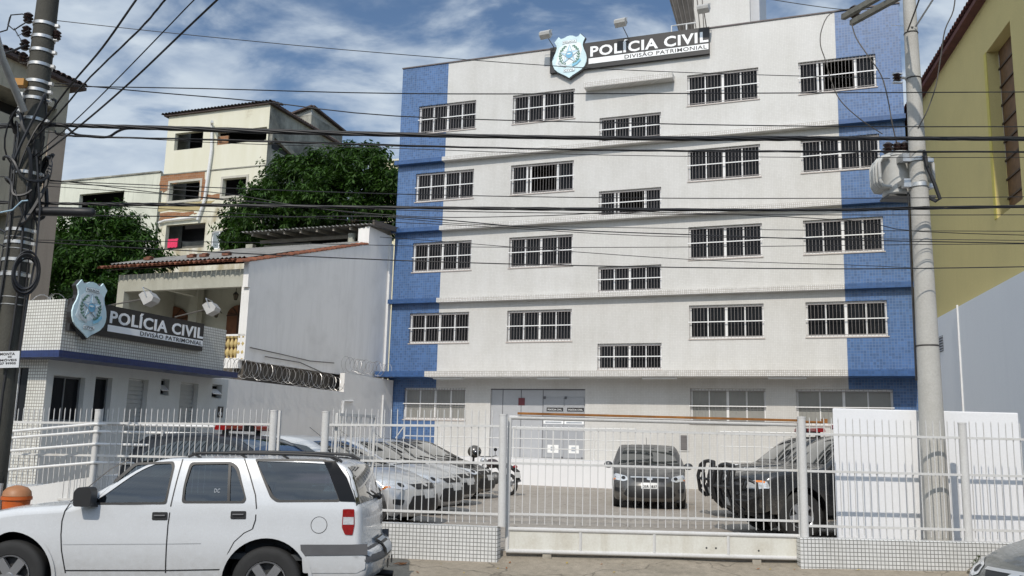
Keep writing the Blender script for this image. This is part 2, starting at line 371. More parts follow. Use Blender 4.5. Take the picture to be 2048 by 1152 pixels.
# ================================================================== ground
def sheet(name, mat, pts, F=FI, label=None):
    mb = MB(F); mb.add(pts, [tuple(range(len(pts)))]); o = mb.build(name, mat, base=(0, 0, 0)); o['kind'] = 'structure'; return o
sheet('ground', SOIL, [(-900,-900,-.3),(900,-900,-.3),(900,1500,-.3),(-900,1500,-.3)])
mb = MB(); mb.box(-120, 120, -14, 11.5, -.25, 0); o = mb.build('road', ASPH, base=(0,0,0)); o['kind'] = 'structure'
mb = MB(); mb.box(-120, 120, 11.5, 11.63, -.25, .165); o = mb.build('kerb', KERB, base=(0,0,0)); o['kind'] = 'structure'
GZ = .42
TA = math.tan(R(15.5)); FX0 = -.18
def yfence(x): return 12.78 + max(0, FX0-x)*TA
mb = MB(); q_ = [(40,12.9),(FX0,12.9),(-40,12.9+(40+FX0)*TA),(-40,46),(40,46)]; mb.add([(x,y,GZ) for x,y in q_]+[(x,y,-.25) for x,y in q_], [(0,1,2,3,4),(0,5,6,1),(1,6,7,2)]); o = mb.build('courtyard', GRND, base=(0,0,0)); o['kind'] = 'structure'
mb = MB(); nx = 200
def pz(x, y):
    t = (y-11.63)/(yfence(x)+.1-11.63); return .16 + (.19 if x > -.2 else .19-.05*min(1,(-.2-x)/2))*t + .02*math.sin(x*.9)*t + (.05*max(0, min(1, (x-3.2)/2)) * t) + .006*math.sin(x*3.1+y*5)
vs = []; fs = []
for i in range(nx+1):
    x = -40 + 80*i/nx
    for j in range(9): y = 11.63 + (yfence(x)+.14-11.63)*j/8; vs.append((x, y, pz(x, y)))
for i in range(nx):
    for j in range(8): a = i*9+j; fs.append((a, a+9, a+10, a+1))
mb.add(vs, fs); o = mb.build('pavement', PAVE, base=(0,0,0), smooth=60); o['kind'] = 'structure'
# hill that carries the houses and trees behind
mb = MB(FB); vs = []; fs = []; n1_ = 30
for i in range(n1_+1):
    for j in range(n1_+1):
        x = -110 + 130*i/n1_; y = 34.5 + 90*j/n1_; t = max(0, min(1, (y-35)/30)); t = t*t*(3-2*t)
        vs.append((x, y + 12*(x > -19.5) , .3 + 6*t + rnd(-.2,.2)*t))
for i in range(n1_):
    for j in range(n1_): a = i*(n1_+1)+j; fs.append((a, a+n1_+1, a+n1_+2, a+1))
mb.add(vs, fs); o = mb.build('hill', SOIL, base=(0,0,0), smooth=60); o['kind'] = 'structure'
# dark wooded rise on the far side of the street, behind the viewer (seen only as a reflection)
mb = MB(); vs = []; fs = []
for i in range(61):
    x = -150+5*i; h = 19+6*math.sin(i*.37)+3*math.sin(i*1.1+1)+rnd(-.9,.9)
    vs += [(x, -45, -.2), (x, -60, h*.6), (x, -80, h)]
for i in range(60):
    for k in range(2): a = 3*i+k; fs.append((a, a+3, a+4, a+1))
mb.add(vs, fs); o = mb.build('hill', plain('wooded_slope', (.035,.05,.02), .95, var=.5, scale=.2), base=(0,-50,0), smooth=60); o['kind'] = 'structure'
# ================================================================== main building
FY = 33.13; XL, XR = -17.68, 2.27; ZT = 17.86; XB1, XB2 = -15.5, .08
pol = thing('police_station', 'five storey white tiled police station with blue tiled corner strips and barred windows', 'building', (-7.7, FY, GZ), FB)
WX = {'A': -16.819, 'B': -12.517, 'C': -8.8155, 'D': -5.34, 'E': -1.244}
ZR = {2: 7.054, 3: 10.026, 4: 13.045, 5: 16.054}
wins = []
for c, x in WX.items():
    for r_, z in ZR.items():
        if c == 'C': wins.append((c, r_, x, x+2.449, z-1.37-1.0, z-1.37))
        else: wins.append((c, r_, x, x+2.66, z-1.25, z))
gw = [(-16.92, -14.2, 2.72, 3.99), (-5.33, -2.68, 2.74, 4.0), (-1.65, 1.48, 2.74, 3.99)]
DX0, DX1, DZ0, DZ1 = -13.13, -9.28, 1.34, 3.97
holes = [w_[2:] for w_ in wins] + gw + [(DX0, DX1, DZ0, DZ1)]
fnF = lambda u, d, v: (u, FY + d, v)
RV = .26
mb = MB(FB); hole_wall(mb, fnF, XB1, XB2, GZ-.1, ZT, holes, RV)
# sides, back, roof, with tiles also on the side walls
mb.quad((XR, FY+1.6, 0), (XR, FY+12, 0), (XR, FY+12, ZT), (XR, FY+1.6, ZT)); mb.quad((XL, FY+1.6, 0), (XL, FY+12, 0), (XL, FY+12, ZT), (XL, FY+1.6, ZT))
mb.quad((XL, FY+12, 0), (XR, FY+12, 0), (XR, FY+12, ZT), (XL, FY+12, ZT)); mb.quad((XL, FY+.2, ZT-.5), (XR, FY+.2, ZT-.5), (XR, FY+12, ZT-.5), (XL, FY+12, ZT-.5))
mb.quad((XL, FY+.2, ZT-.5), (XR, FY+.2, ZT-.5), (XR, FY+.2, ZT), (XL, FY+.2, ZT))
mb.build('wall', W_TILE, pol)
for a, b, s in ((XL, XB1, XL), (XB2, XR, XR)):
    mb = MB(FB); hole_wall(mb, fnF, a, b, GZ-.1, ZT, holes, RV)
    mb.quad((s, FY, GZ-.1), (s, FY+1.6, GZ-.1), (s, FY+1.6, ZT), (s, FY, ZT)); mb.build('blue_tile_strip', B_TILE, pol)
# inner floors so that open windows look into dark rooms
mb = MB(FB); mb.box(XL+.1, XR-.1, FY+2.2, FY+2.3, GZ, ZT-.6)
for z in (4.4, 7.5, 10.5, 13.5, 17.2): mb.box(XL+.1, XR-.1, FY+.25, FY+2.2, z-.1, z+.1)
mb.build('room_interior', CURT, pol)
mb = MB(FB); mb.box(XL-.03, XR+.03, FY-.04, FY+.24, ZT+.002, ZT+.05); mb.build('parapet_cap', plain('dark_flashing', (.12,.10,.10), .6), pol)
for z0, z1, yy in ((7.44, 7.62, .28), (10.46, 10.64, .28), (13.43, 13.60, .28), (4.36, 4.575, 1.1)):
    for a, b, m in ((XL-.06, XB1-.02, BL_TILE), (XB1-.018, XB2-.002, EDGE_TILE), (XB2, XR+.02, BL_TILE)):
        mb = MB(FB); mb.box(a, b, FY-yy, FY-.003, z0, z1); mb.build('canopy_slab' if yy > 1 else 'ledge', m, pol)
mb = MB(FB); mb.box(-9.36, -5.83, FY-.45, FY-.003, 15.86, 16.08); mb.build('window_canopy', EDGE_TILE, pol)
# strip lights under the slab
for x in (-15.2, -10.9, -6.9, -2.5):
    mb = MB(FB); mb.box(x, x+1.25, FY-.95, FY-.75, 4.28, 4.357); mb.build('strip_light', WHITE, pol)
def window(root, x0, x1, z0, z1, opened=False, upper=True, F=FB, Y=FY, grille=True, pane=None):
    t = .055; mb = MB(F); y0, y1 = Y+.12, Y+.175
    W_ = x1-x0; e = .002
    mb.box(x0+e, x1-e, y0, y1, z0+e, z0+.07); mb.box(x0+e, x1-e, y0, y1, z1-.06, z1-e)
    mb.box(x0+e, x0+.07, y0, y1, z0+.07, z1-.06); mb.box(x1-.07, x1-e, y0, y1, z0+.07, z1-.06)
    ms = [(.25, .05), (.5, .09), (.75, .05)]
    if opened: ms = [(.25, .07), (.31, .06), (.74, .09)]
    for f_, ww in ms:
        xc = x0+W_*f_; mb.box(xc-ww/2, xc+ww/2, y0-.006, y1+.004, z0+.07, z1-.06)
    fr = mb.build('window', FRAME, root)
    mb = MB(F)
    if opened:
        for a, b in ((0, .31), (.74, 1)): mb = MB(F); mb.box(x0+W_*a+.05, x0+W_*b-.05, y1-.03, y1-.02, z0+.06, z1-.05); mb.build('pane', GLASSD, fr)
    else: mb.box(x0+.06, x1-.06, y1-.03, y1-.02, z0+.06, z1-.05); mb.build('pane', pane or GLASSD, fr)
    mb = MB(F)   # blinds / dark room behind the glass, slats a little uneven
    if not opened: mb.box(x0+.02, x1-.02, y1+.02, y1+.03, z0+.03, z1-.03)
    if upper and not opened:
        n = 22
        for i in range(n):
            xa = x0+.06+(W_-.12)*i/n; mb.box(xa, xa+(W_-.12)/n*.75, y1+.005, y1+.012, z0+.08+rnd(0,.05)*(i%5==0), z1-.07)
    if mb.v: mb.build('blind', CURT if upper else DARK, fr)
    if grille:
        mb = MB(F); yb = Y+.012; nb = 22
        zc = z0+(z1-z0)*.5
        mb2 = MB(F); mb2.box(x0-.03, x1+.03, yb-.022, yb-.004, zc-.017, zc+.017); mb2.build('grille_rail', FRAME, fr)
        mb.box(x0+.004, x1-.004, yb-.002, yb+.012, z1-.10, z1-.075); mb.box(x0+.004, x1-.004, yb-.002, yb+.012, z0+.07, z0+.09)
        for i in range(nb):
            xa = x0+.05+(W_-.1)*i/(nb-1); mb.box(xa-.0045, xa+.0045, yb-.003, yb+.013, z0+.02, z1-.01)
        mb.build('grille', BARS, fr)
    mb = MB(F); mb.box(x0-.03, x1+.04, Y-.03, Y+.119, z0-.035, z0+.004); mb.build('sill', MATS['sill_stone'], fr)
    return fr
plain('sill_stone', (.45,.40,.37), .6)
OPEN = {('E', 5), ('B', 4), ('C', 4)}
for c, r_, a, b, z0, z1 in wins: window(pol, a, b, z0, z1, (c, r_) in OPEN, r_ >= 4)
# ground floor windows: milky glass and bars
MILK = plain('milky_glass', (.30,.30,.28), .25, var=.08, scale=1.5)
for a, b, z0, z1 in gw:
    fr = window(pol, a, b, z0, z1, False, False, pane=MILK)
# entrance: grey glazed front with double door
ent = MB(FB); ent.box(DX0+.002, DX1-.002, FY+.08, FY+.12, DZ0+.002, DZ1-.002); e_ = ent.build('entrance_front', GREYDOOR, pol)
dm = plain('door_joint', (.12,.12,.13), .5)
mb = MB(FB)
for px_ in (1003, 1040, 1084): x = BY(px_, 850, FY).x; mb.box(x-.012, x+.012, FY+.07, FY+.079, DZ0, DZ1)
mb.box(DX0, DX1, FY+.06, FY+.079, DZ1-.05, DZ1-.003); mb.build('joint', dm, e_)
xd0, xdm, xd1 = [BY(p_, 850, FY).x for p_ in (1085, 1127, 1168)]; zd = BY(1127, 795, FY).z
for a, b in ((xd0, xdm), (xdm, xd1)):
    mb = MB(FB); mb.box(a+.015, b-.015, FY+.055, FY+.077, DZ0+.03, zd); d_ = mb.build('glass_door', plain('grey_door_leaf', (.34,.35,.37), .25, var=.04), pol)
    mb = MB(FB); mb.box(a+.01, a+.10, FY+.04, FY+.054, zd-.06, zd+.04); mb.box(b-.10, b-.01, FY+.04, FY+.054, DZ0+.01, DZ0+.08); mb.build('hinge', plain('steel_dark', (.1,.1,.11), .4), d_)
    zl = BY(1127, 819, FY).z; c_ = (a+b)/2
    mb = MB(FB); mb.box(c_-.28, c_+.38, FY+.046, FY+.054, zl-.07, zl+.07); l_ = mb.build('label_plate', BLACK, d_)
    put_text(FB, 'lettering', 'POLÍCIA CIVIL', SIGNW, l_, Matrix.Translation((c_-.23, FY+.045, zl-.035)), .56, .075, .004, .01)
    mb = MB(FB); mb.box(a+.2, b-.2, FY+.046, FY+.054, 1.55, 1.85); mb.build('notice', plain('paper', (.75,.75,.74), .7, var=.03), d_)
    mb = MB(FB); mb.box((a+b)/2-.09, (a+b)/2+.06, FY+.04, FY+.045, 1.63, 1.78); mb.build('notice_emblem', GREYL, d_)
    zl = BY(1127, 846, FY).z
    mb = MB(FB); mb.box(a+.02, b-.02, FY+.046, FY+.054, zl-.04, zl+.10); mb.build('door_sticker', SIGNW, d_)
    mb = MB(FB); mb.box(a+.1, b-.1, FY+.038, FY+.045, zl-.005, zl+.05); mb.build('sticker_print', GREYL, d_)
mb = MB(FB); p_ = BY(1042, 803, FY); mb.box(p_.x-.13, p_.x+.13, FY+.06, FY+.075, p_.z-.14, p_.z+.14); mb.build('door_notice', plain('maroon_notice', (.15,.03,.04), .5), pol)
# raised entrance platform with ramp and railings
RP = 30.9
xa = BY(805, 900, RP).x; xb = BY(1245, 900, RP).x; xr0 = -17.3
plat = thing('entrance_platform', 'white painted raised platform with ramp and pipe railings before the grey entrance', 'platform', ((xa+xb)/2, RP, GZ), FB)
mb = MB(FB); mb.box(xa, xb, RP, FY-.004, GZ+.002, 1.33)
mb.add([(xr0, RP, GZ+.003), (xa, RP, GZ+.003), (xa, RP, 1.33), (xr0, FY-.01, GZ+.003), (xa, FY-.01, GZ+.003), (xa, FY-.01, 1.33)], [(0,1,2), (5,4,3), (0,2,5,3)])
mb.build('base', plaster('bright_plinth', (.70,.70,.71), (.62,.62,.63), .8, .3, .3, .1), plat)
def rail_run(root, pts, posts, zs, r=.025, F=FB):
    for k, dz in enumerate(zs):
        mb = MB(F); mb.tube([(x, y, z+dz) for x, y, z in pts], r if k == 0 else r*.7, 8); mb.build('rail', WHITE, root, 40)
    for x, y, z in posts:
        mb = MB(F); mb.tube([(x, y, z), (x, y, z+zs[0])], r, 8); mb.build('post', WHITE, root, 40)
xs = [xa] + [BY(p_, 860, RP).x for p_ in (880, 955, 1025, 1105, 1187, 1272)]
rail_run(plat, [(xr0+1, RP+.1, GZ+.15), (xa, RP+.1, 1.33), (xs[-1], RP+.1, 1.33)], [(x, RP+.1, 1.33 if x < xb else .5) for x in xs] + [(-16.2, RP+.1, .75)], (1.12, .72, .38))
x0_, x1_ = BY(1440, 860, 31.2).x, 1.0
rr = thing('side_railing', 'white pipe railing along the facade right of the grey hatchback', 'railing', ((x0_+x1_)/2, 31.2, GZ), FB)
rail_run(rr, [(x0_, 31.2, 1.33), (x1_, 31.2, 1.33)], [(x0_+(x1_-x0_)*i/4, 31.2, GZ) for i in range(5)], (1.10, .62, .12))
for o in rr.children:
    pass
# meter cabinet in the wall
mb = MB(FB); mb.box(-5.76, -5.37, FY-.03, FY-.004, 1.74, 2.35); mc = mb.build('meter_box', plain('cabinet_frame', (.55,.54,.52), .6), pol)
mb = MB(FB); mb.box(-5.72, -5.41, FY-.036, FY-.031, 1.78, 2.31)
for i in range(6): mb.box(-5.71, -5.42, FY-.05, FY-.037, 1.81+i*.085, 1.83+i*.085)
mb.build('louver', plain('cabinet_dark', (.16,.15,.15), .6), mc)
# stair tower and roof above
ty = FY+1.6; tx0, tx1 = BY(1388, 40, ty).x, BY(1500, 40, ty).x
tw = thing('stair_tower', 'plain white stair tower standing on the flat roof', 'tower', ((tx0+tx1)/2, ty+1.5, ZT-.5), FB)
mb = MB(FB); mb.box(tx0, tx1, ty, ty+4, ZT-.49, 24); mb.build('wall', W_TILE, tw)
mb = MB(FB); mb.box(tx1+.002, tx1+.35, ty+.3, ty+4, ZT-.49, 24); mb.build('grey_side_strip', GREYDOOR, tw)  # narrow grey strip along the right edge of the tower
a, b = BY(1337, 0, ty), BY(1358, 66, ty)
sr = thing('roof_shelter', 'dark corrugated lean-to roof beside the white stair tower', 'roof', (b.x, ty+2, ZT-.5), FB)
mb = MB(FB); top = BY(1322, -60, ty)
for i in range(14):
    f0, f1 = i/14, (i+.55)/14
    def Q(f): return Vector((b.x+(top.x-b.x)*0, ty, 0))
mb.add([(b.x+.05, ty, b.z-.2), (tx0-.01, ty, b.z-.1), (tx0-.01, ty, top.z), (top.x, ty-.2, top.z), (b.x+.05, ty+3, b.z), (tx0-.01, ty+3, b.z+.1), (tx0-.01, ty+3, top.z), (top.x, ty+3, top.z)],
       [(0,1,2,3), (7,6,5,4), (0,3,7,4), (1,5,6,2), (0,4,5,1), (3,2,6,7)])
mb.build('roof_sheet', plain('dark_sheet', (.06,.055,.05), .8, var=.4, scale=3), sr)
mb = MB(FB)
for i in range(7):
    x = b.x+.12+i*.15; mb.tube([(x, ty-.03, b.z-.18), (x+(top.x-b.x)*(1-i/7), ty-.23, top.z)], .02, 5)
mb.build('sheet_rib', plain('rib_grey', (.12,.11,.10), .7), sr)
p_, q_ = BY(1343, 52, FY+.9), BY(1386, 46, FY+.9)
rt_ = thing('roof_railing', 'white pipe railing on the roof behind the sign', 'railing', (p_.x, FY+.9, ZT-.5), FB)
mb = MB(FB); mb.tube([(p_.x, FY+.9, ZT-.5), (p_.x, FY+.9, p_.z), (q_.x+.1, FY+.9, q_.z)], .03, 6); mb.build('rail', WHITE, rt_, 40)
mb = MB(FB); mb.tube([(p_.x+.6, FY+.9, ZT-.5), (p_.x+.6, FY+.9, p_.z-.02)], .03, 6); mb.build('post', WHITE, rt_, 40)
# ================================================================== signs with shield
SH = [(.185,.985),(.245,.93),(.33,.94),(.42,.975),(.505,.985),(.59,.975),(.68,.935),(.745,.945),(.80,1.0),(.935,.885),(.885,.80),(.87,.73),(.90,.64),(.965,.52),(.99,.42),(.98,.33),(.93,.24),(.84,.165),(.72,.11),(.60,.06),(.50,0),(.41,.055),(.29,.11),(.17,.17),(.08,.24),(.025,.33),(.01,.42),(.035,.52),(.10,.62),(.135,.72),(.12,.79),(.065,.87)]
def shield(root, F, M, W, H):
    """M: x right, z up, y into the wall"""
    def sc(pts, k=1.0): return [((.5+(u-.5)*k)*W, (.5+(v-.5)*k)*H) for u, v in pts]
    mb = MB(F); mb.prism(sc(SH, 1.03), M @ Matrix.Translation((.01*W, -.10, -.012*H)), .10); mb.build('shield_rim', BLACK, root)
    mb = MB(F); mb.prism(sc(SH), M @ Matrix.Translation((0, -.135, 0)), .03); sh = mb.build('shield', SHB, root)
    def disc(cx_, cz_, r1, r2=None, n=24, a=0): return [(cx_+r1*math.cos(2*math.pi*i/n)*math.cos(a)-(r2 or r1)*math.sin(2*math.pi*i/n)*math.sin(a), cz_+r1*math.cos(2*math.pi*i/n)*math.sin(a)+(r2 or r1)*math.sin(2*math.pi*i/n)*math.cos(a)) for i in range(n)]
    def put(name, polys, mat, y):
        mb = MB(F)
        for k, pl in enumerate(polys): mb.prism(pl, M @ Matrix.Translation((0, y-.0004*k, 0)), .003)
        mb.build(name, mat, sh)
    c = (.5*W, .54*H)
    put('shield_sheen', [[(u*W, v*H) for u, v in ((.10,.35),(.22,.28),(.5,.30),(.8,.45),(.86,.62),(.82,.78),(.5,.86),(.2,.72),(.16,.5))]], SHSH, -.139)
    def star(r, r2, rot=0): return [(c[0]+(r if i%2 == 0 else r2)*W*math.sin(math.pi*i/5+rot), c[1]+(r if i%2 == 0 else r2)*W*math.cos(math.pi*i/5+rot)) for i in range(10)]
    # laurel branches either side
    for s in (-1, 1):
        lv = []
        for i in range(9):
            a = R(-55+i*14); px_ = c[0]+s*W*.275*math.cos(a); pz_ = c[1]-.02*H+W*.30*math.sin(a)
            lv.append(disc(px_, pz_, W*.042, W*.022, 8, a*s+R(40+30*(i%2))*s)); lv.append(disc(px_-s*W*.045, pz_+W*.02, W*.03, W*.018, 8, a*s-R(40)*s))
        put('laurel', lv, GRN, -.146)
    put('star_outline', [star(.30, .125)], GREYL, -.152)
    put('star', [star(.275, .11)], plain('star_pale', (.45,.68,.82), .4, var=.05), -.156)
    put('star_rays', [[(c[0], c[1]), star(.26, .10)[2*i], star(.26, .10)[2*i+1]] for i in range(5)], SHSH, -.160)
    put('medallion', [disc(c[0], c[1]-.01*H, W*.115)], GREYL, -.164); put('medallion_field', [disc(c[0], c[1]-.01*H, W*.095)], SKYB, -.168)
    put('medallion_light', [disc(c[0]-.01*W, c[1]+.015*H, W*.06, W*.02)], SHSH, -.172)
    rib = []
    for s in (-1, 1):
        rib.append([(c[0]+s*W*.08, c[1]-.235*H), (c[0]+s*W*.20, c[1]-.20*H), (c[0]+s*W*.31, c[1]-.12*H), (c[0]+s*W*.33, c[1]-.165*H), (c[0]+s*W*.23, c[1]-.245*H), (c[0]+s*W*.10, c[1]-.285*H)])
    put('ribbon', [rib[1]], plain('ribbon_blue', (.22,.52,.70), .4, var=.05), -.164); put('ribbon_grey', [rib[0]], plain('ribbon_pale', (.55,.60,.62), .4, var=.05), -.1645)
    def ban(cz, w_, h_, bend): return [(.5*W-w_/2, cz-h_/2-bend), (.5*W, cz-h_/2), (.5*W+w_/2, cz-h_/2-bend), (.5*W+w_/2, cz+h_/2-bend), (.5*W, cz+h_/2), (.5*W-w_/2, cz+h_/2-bend)]
    for cz, w_, h_, be, tx in ((.845*H, .40*W, .075*H, .01*H, 'POLÍCIA'), (.175*H, .32*W, .075*H, -.01*H, 'CIVIL')):
        put('banner_edge', [ban(cz, w_, h_, be)], GREYL, -.150); put('banner', [ban(cz, w_*.95, h_*.82, be)], SHSH, -.154)
        mb, n_, m_, pr = text_part('lettering', tx, BLACK, sh, M @ Matrix.Translation((.5*W-w_*.43, -.156, cz-h_*.27-be/2)), w_*.86, h_*.55, .003, .004); mb.F = F; mb.build(n_, m_, pr)
    return sh
def sign(name, label, F, M, W, H, sx, sw, sh_h, sz, line, lx, thick=.14):
    """black board W x H; M at its lower left, x right, z up, y into the wall"""
    t = thing(name, label, 'sign', tuple((M @ Vector((W/2, 0, 0)))), F)
    mb = MB(F)
    def bx(x0, x1, y0, y1, z0, z1, mb=mb):
        P_ = [M @ Vector(p) for p in ((x0,y0,z0),(x1,y0,z0),(x1,y1,z0),(x0,y1,z0),(x0,y0,z1),(x1,y0,z1),(x1,y1,z1),(x0,y1,z1))]
        mb.add(P_, [(0,3,2,1),(4,5,6,7),(0,1,5,4),(1,2,6,5),(2,3,7,6),(3,0,4,7)])
    bx(0, W, -thick, -.005, 0, H); mb.build('board', BLACK, t)
    x0 = lx; W1 = W*.995-x0
    mb = MB(F); bx(x0-.01*W, W*.995, -thick-.012, -thick-.001, H*.165, H*.375, mb); mb.build('white_stripe', SIGNW, t)
    T = lambda x, z: M @ Matrix.Translation((x, -thick-.002, z))
    put_text(F, 'lettering', 'POLÍCIA CIVIL', SIGNW, t, T(x0, H*.435), W1, H*.50, .006, .028)
    xt = x0+W1*.30
    put_text(F, 'lettering', 'DIVISÃO PATRIMONIAL', BLACK, t, M @ Matrix.Translation((xt, -thick-.014, H*.195)), W*.985-xt, H*.175, .003, .012)
    shield(t, F, M @ Matrix.Translation((sx, -.06, sz)), sw, sh_h)
    return t
def M_of(p, xa): # frame with x axis xa (unit), z up
    xa = Vector(xa); y = Vector((0,0,1)).cross(xa); m = Matrix((xa, y, Vector((0,0,1)))).transposed().to_4x4(); m.translation = Vector(p); return m
sign('station_sign', 'long black sign with pale blue shield on the parapet of the tall station', FB, M_of((-10.88, FY-.02, 16.77), (1,0,0)), 6.42, 1.10, .10, 1.48, 1.85, -.33, 0, 1.70)
def flood(name, label, F, base, head, aim, group, s=1.0):
    base = Vector(base); head = Vector(head); t = thing(name, label, 'floodlight', base, F, group=group)
    mb = MB(F); mb.tube([base, head], .018*s, 6); mb.build('arm', plain('lamp_arm', (.10,.09,.08), .5), t, 40)
    a = Vector(aim).normalized(); sd_ = a.cross(Vector((0,0,1))).normalized(); u = sd_.cross(a)
    m = Matrix((sd_, a, u)).transposed().to_4x4(); m.translation = head
    mb = MB(F); w_, d_, h_ = .22*s, .16*s, .15*s
    pr = [(-d_*.9, -h_*.55), (-d_*.4, -h_), (d_*.9, -h_), (d_*.9, h_*.9), (d_*.2, h_), (-d_*.7, h_*.6)]
    P_ = [m @ Vector((x, y, z)) for x in (-w_, w_) for y, z in pr]; n = len(pr)
    mb.add(P_, [tuple(range(n)), tuple(range(2*n-1, n-1, -1))] + [(i, i+n, (i+1)%n+n, (i+1)%n) for i in range(n)]); h = mb.build('lamp_housing', plain('lamp_grey', (.45,.44,.42), .45, .2), t)
    mb = MB(F); P_ = [m @ Vector((x, y, z)) for x, y, z in ((-w_*.85, d_*.93, -h_*.85), (w_*.85, d_*.93, -h_*.85), (w_*.85, d_*.93, h_*.75), (-w_*.85, d_*.93, h_*.75))]
    mb.add(P_, [(0,1,2,3)]); mb.build('lamp_glass', plain('lamp_glass', (.55,.56,.55), .15), h)
    mb = MB(F); mb.tube([m @ Vector((-w_-.02, 0, 0)), m @ Vector((-w_-.02, -.02, h_+.07)), m @ Vector((w_+.02, -.02, h_+.07)), m @ Vector((w_+.02, 0, 0))], .012*s, 5); mb.build('bracket', METAL, h, 40)
    return t
for k, (b_, h_, l_) in enumerate((((1109,96),(1091,68),'floodlight on a leaning arm above the shield of the roof sign'), ((1257,78),(1241,44),'floodlight on an arm above the middle of the roof sign'), ((1413,58),(1407,16),'floodlight on an upright arm above the right end of the roof sign'))):
    p_, q_ = BY(*b_, FY-.1), BY(*h_, FY-.9); p_.z = ZT; flood('floodlight', l_, FB, p_, q_, (.1, .8, -.6), 'floodlights over the roof sign')
# ================================================================== guard house
GX = -13.5; GL = -14.1
gA, gB = BX(131, 598, GX), BX(453, 660, GX)
gt = gA.z; bz0, bz1 = BX(127, 716, GX).z, BX(127, 702, GX).z; yend = BX(475, 757, GX+.12).y
lc = BX(95, 740, GL); GXF = -21.0
gh = thing('guard_house', 'low white tiled guard house with blue edge band behind the fence', 'building', ((GXF+GX)/2, (gA.y+gB.y)/2, GZ), FB)
mb = MB(FB); mb.box(GXF, GX, gA.y, gB.y, bz1-.1, gt); mb.build('parapet', G_TILE, gh)
mb = MB(FB); mb.box(GXF-.1, GX+.12, gA.y-.12, yend, bz0, bz1); mb.build('blue_band', NAVY, gh)
fnG = lambda u, d, v: (GL-d, u, v)
hl = []
def gh_hole(l, r, t_, b_):
    p, q = BX(l, t_, GL), BX(r, t_, GL); z = BX(l, b_, GL).z if b_ else GZ+.15; h = (p.y, q.y, z, min(p.z, bz0-.05)); hl.append(h); return h
w1 = gh_hole(108, 172, 750, 842); w2 = gh_hole(192, 226, 753, 842); d1 = gh_hole(258, 298, 756, None); s1 = gh_hole(323, 340, 757, 790); d2 = gh_hole(362, 398, 764, None); s2_ = gh_hole(425, 445, 768, 796)
hl[2] = d1 = (d1[0], d1[1], GZ+.3, d1[3]); hl[4] = d2 = (d2[0], d2[1], GZ+.3, d2[3])
gy0 = lc.y; gy1 = BX(452, 830, GL).y
mb = MB(FB); hole_wall(mb, fnG, gy0, gy1, GZ-.1, bz0, hl, .22); mb.quad((GL, gy1, GZ-.1), (GXF, gy1, GZ-.1), (GXF, gy1, bz0), (GL, gy1, bz0)); mb.build('wall', plaster('guard_render', (.60,.61,.59), (.45,.45,.43), .8, .4, .4, .1), gh)
mb = MB(FB); fnH = lambda u, d, v: (u, gy0+d, v)
fa = BY(57, 745, gy0).x; fb_ = BY(-30, 745, gy0).x; fz = BY(40, 842, gy0).z
hole_wall(mb, fnH, GXF, GL, GZ-.1, bz0, [(fb_, fa, fz, bz0-.15)], .2); mb.build('tiled_front', G_TILE, gh)
def gh_win(h, mat, nm, kind):
    y0_, y1_, z0_, z1_ = h
    mb = MB(FB); x = GL-.12; t = .035
    mb.box(x-.04, x, y0_+.002, y0_+t, z0_, z1_-.002); mb.box(x-.04, x, y1_-t, y1_-.002, z0_, z1_-.002); mb.box(x-.04, x, y0_+t, y1_-t, z1_-t, z1_-.002); mb.box(x-.04, x, y0_+t, y1_-t, z0_+.002, z0_+t)
    if kind == 'big': m_ = (y0_+y1_)/2; mb.box(x-.045, x+.003, m_-.012, m_+.012, z0_+t, z1_-t)
    f_ = mb.build(nm, plain('grey_aluminium', (.16,.165,.165), .4) if kind in ('big', 'x') else METAL, gh)
    mb = MB(FB); mb.box(x-.03, x-.02, y0_+.01, y1_-.01, z0_+.01, z1_-.01)
    if kind == 'door':
        n = int((z1_-z0_)/.09)
        for i in range(n): mb.box(x-.02, x-.004, y0_+t, y1_-t, z0_+i*.09, z0_+i*.09+.07)
    mb.build('pane' if kind != 'door' else 'slatted_leaf', mat, f_)
    if kind == 'small':
        zm = (z0_+z1_)/2; mb = MB(FB); mb.bar((x, (y0_+y1_)/2, z0_+.22), (x+.14, (y0_+y1_)/2, z0_+.10), y1_-y0_-.06, .015); mb.build('tilt_sash', FRAME, f_)
gh_win(w1, GLASSD, 'window', 'big'); gh_win(w2, GLASSD, 'window', 'x'); gh_win(d1, SHUT, 'door', 'door'); gh_win(d2, SHUT, 'door', 'door'); gh_win(s1, GLASSD, 'window', 'small'); gh_win(s2_, GLASSD, 'window', 'small')
mb = MB(FB); mb.box(fb_, fa, gy0+.1, gy0+.13, fz, bz0-.15); wf = mb.build('window', GLASSD, gh)
mb = MB(FB); m_ = BY(30, 745, gy0).x; mb.box(m_-.03, m_+.03, gy0+.07, gy0+.1, fz, bz0-.15); mb.build('frame', FRAME, wf)
p_ = BX(440, 824, GL); mb = MB(FB); mb.box(GL+.004, GL+.012, p_.y-.10, p_.y+.10, p_.z-.13, p_.z+.13); q0 = mb.build('access_sign', BLACK, gh)
mb = MB(FB); mb.ell((GL+.014, p_.y, p_.z+.085), .003, .02, .02, 8, 6); mb.box(GL+.012, GL+.016, p_.y-.012, p_.y+.012, p_.z-.02, p_.z+.06); mb.box(GL+.012, GL+.016, p_.y, p_.y+.055, p_.z-.03, p_.z-.012); mb.box(GL+.012, GL+.016, p_.y+.045, p_.y+.06, p_.z-.085, p_.z-.02)
mb.tube([(GL+.015, p_.y-.012+.05*math.cos(t_), p_.z-.045+.05*math.sin(t_)) for t_ in [R(60+i*24) for i in range(12)]], .006, 4); mb.build('wheelchair_symbol', SIGNW, q0)
a = BX(134, 592, GX); b = BX(399, 648, GX); c_ = BX(394, 702, GX)
sgW = b.y-a.y; sgH = b.z-c_.z
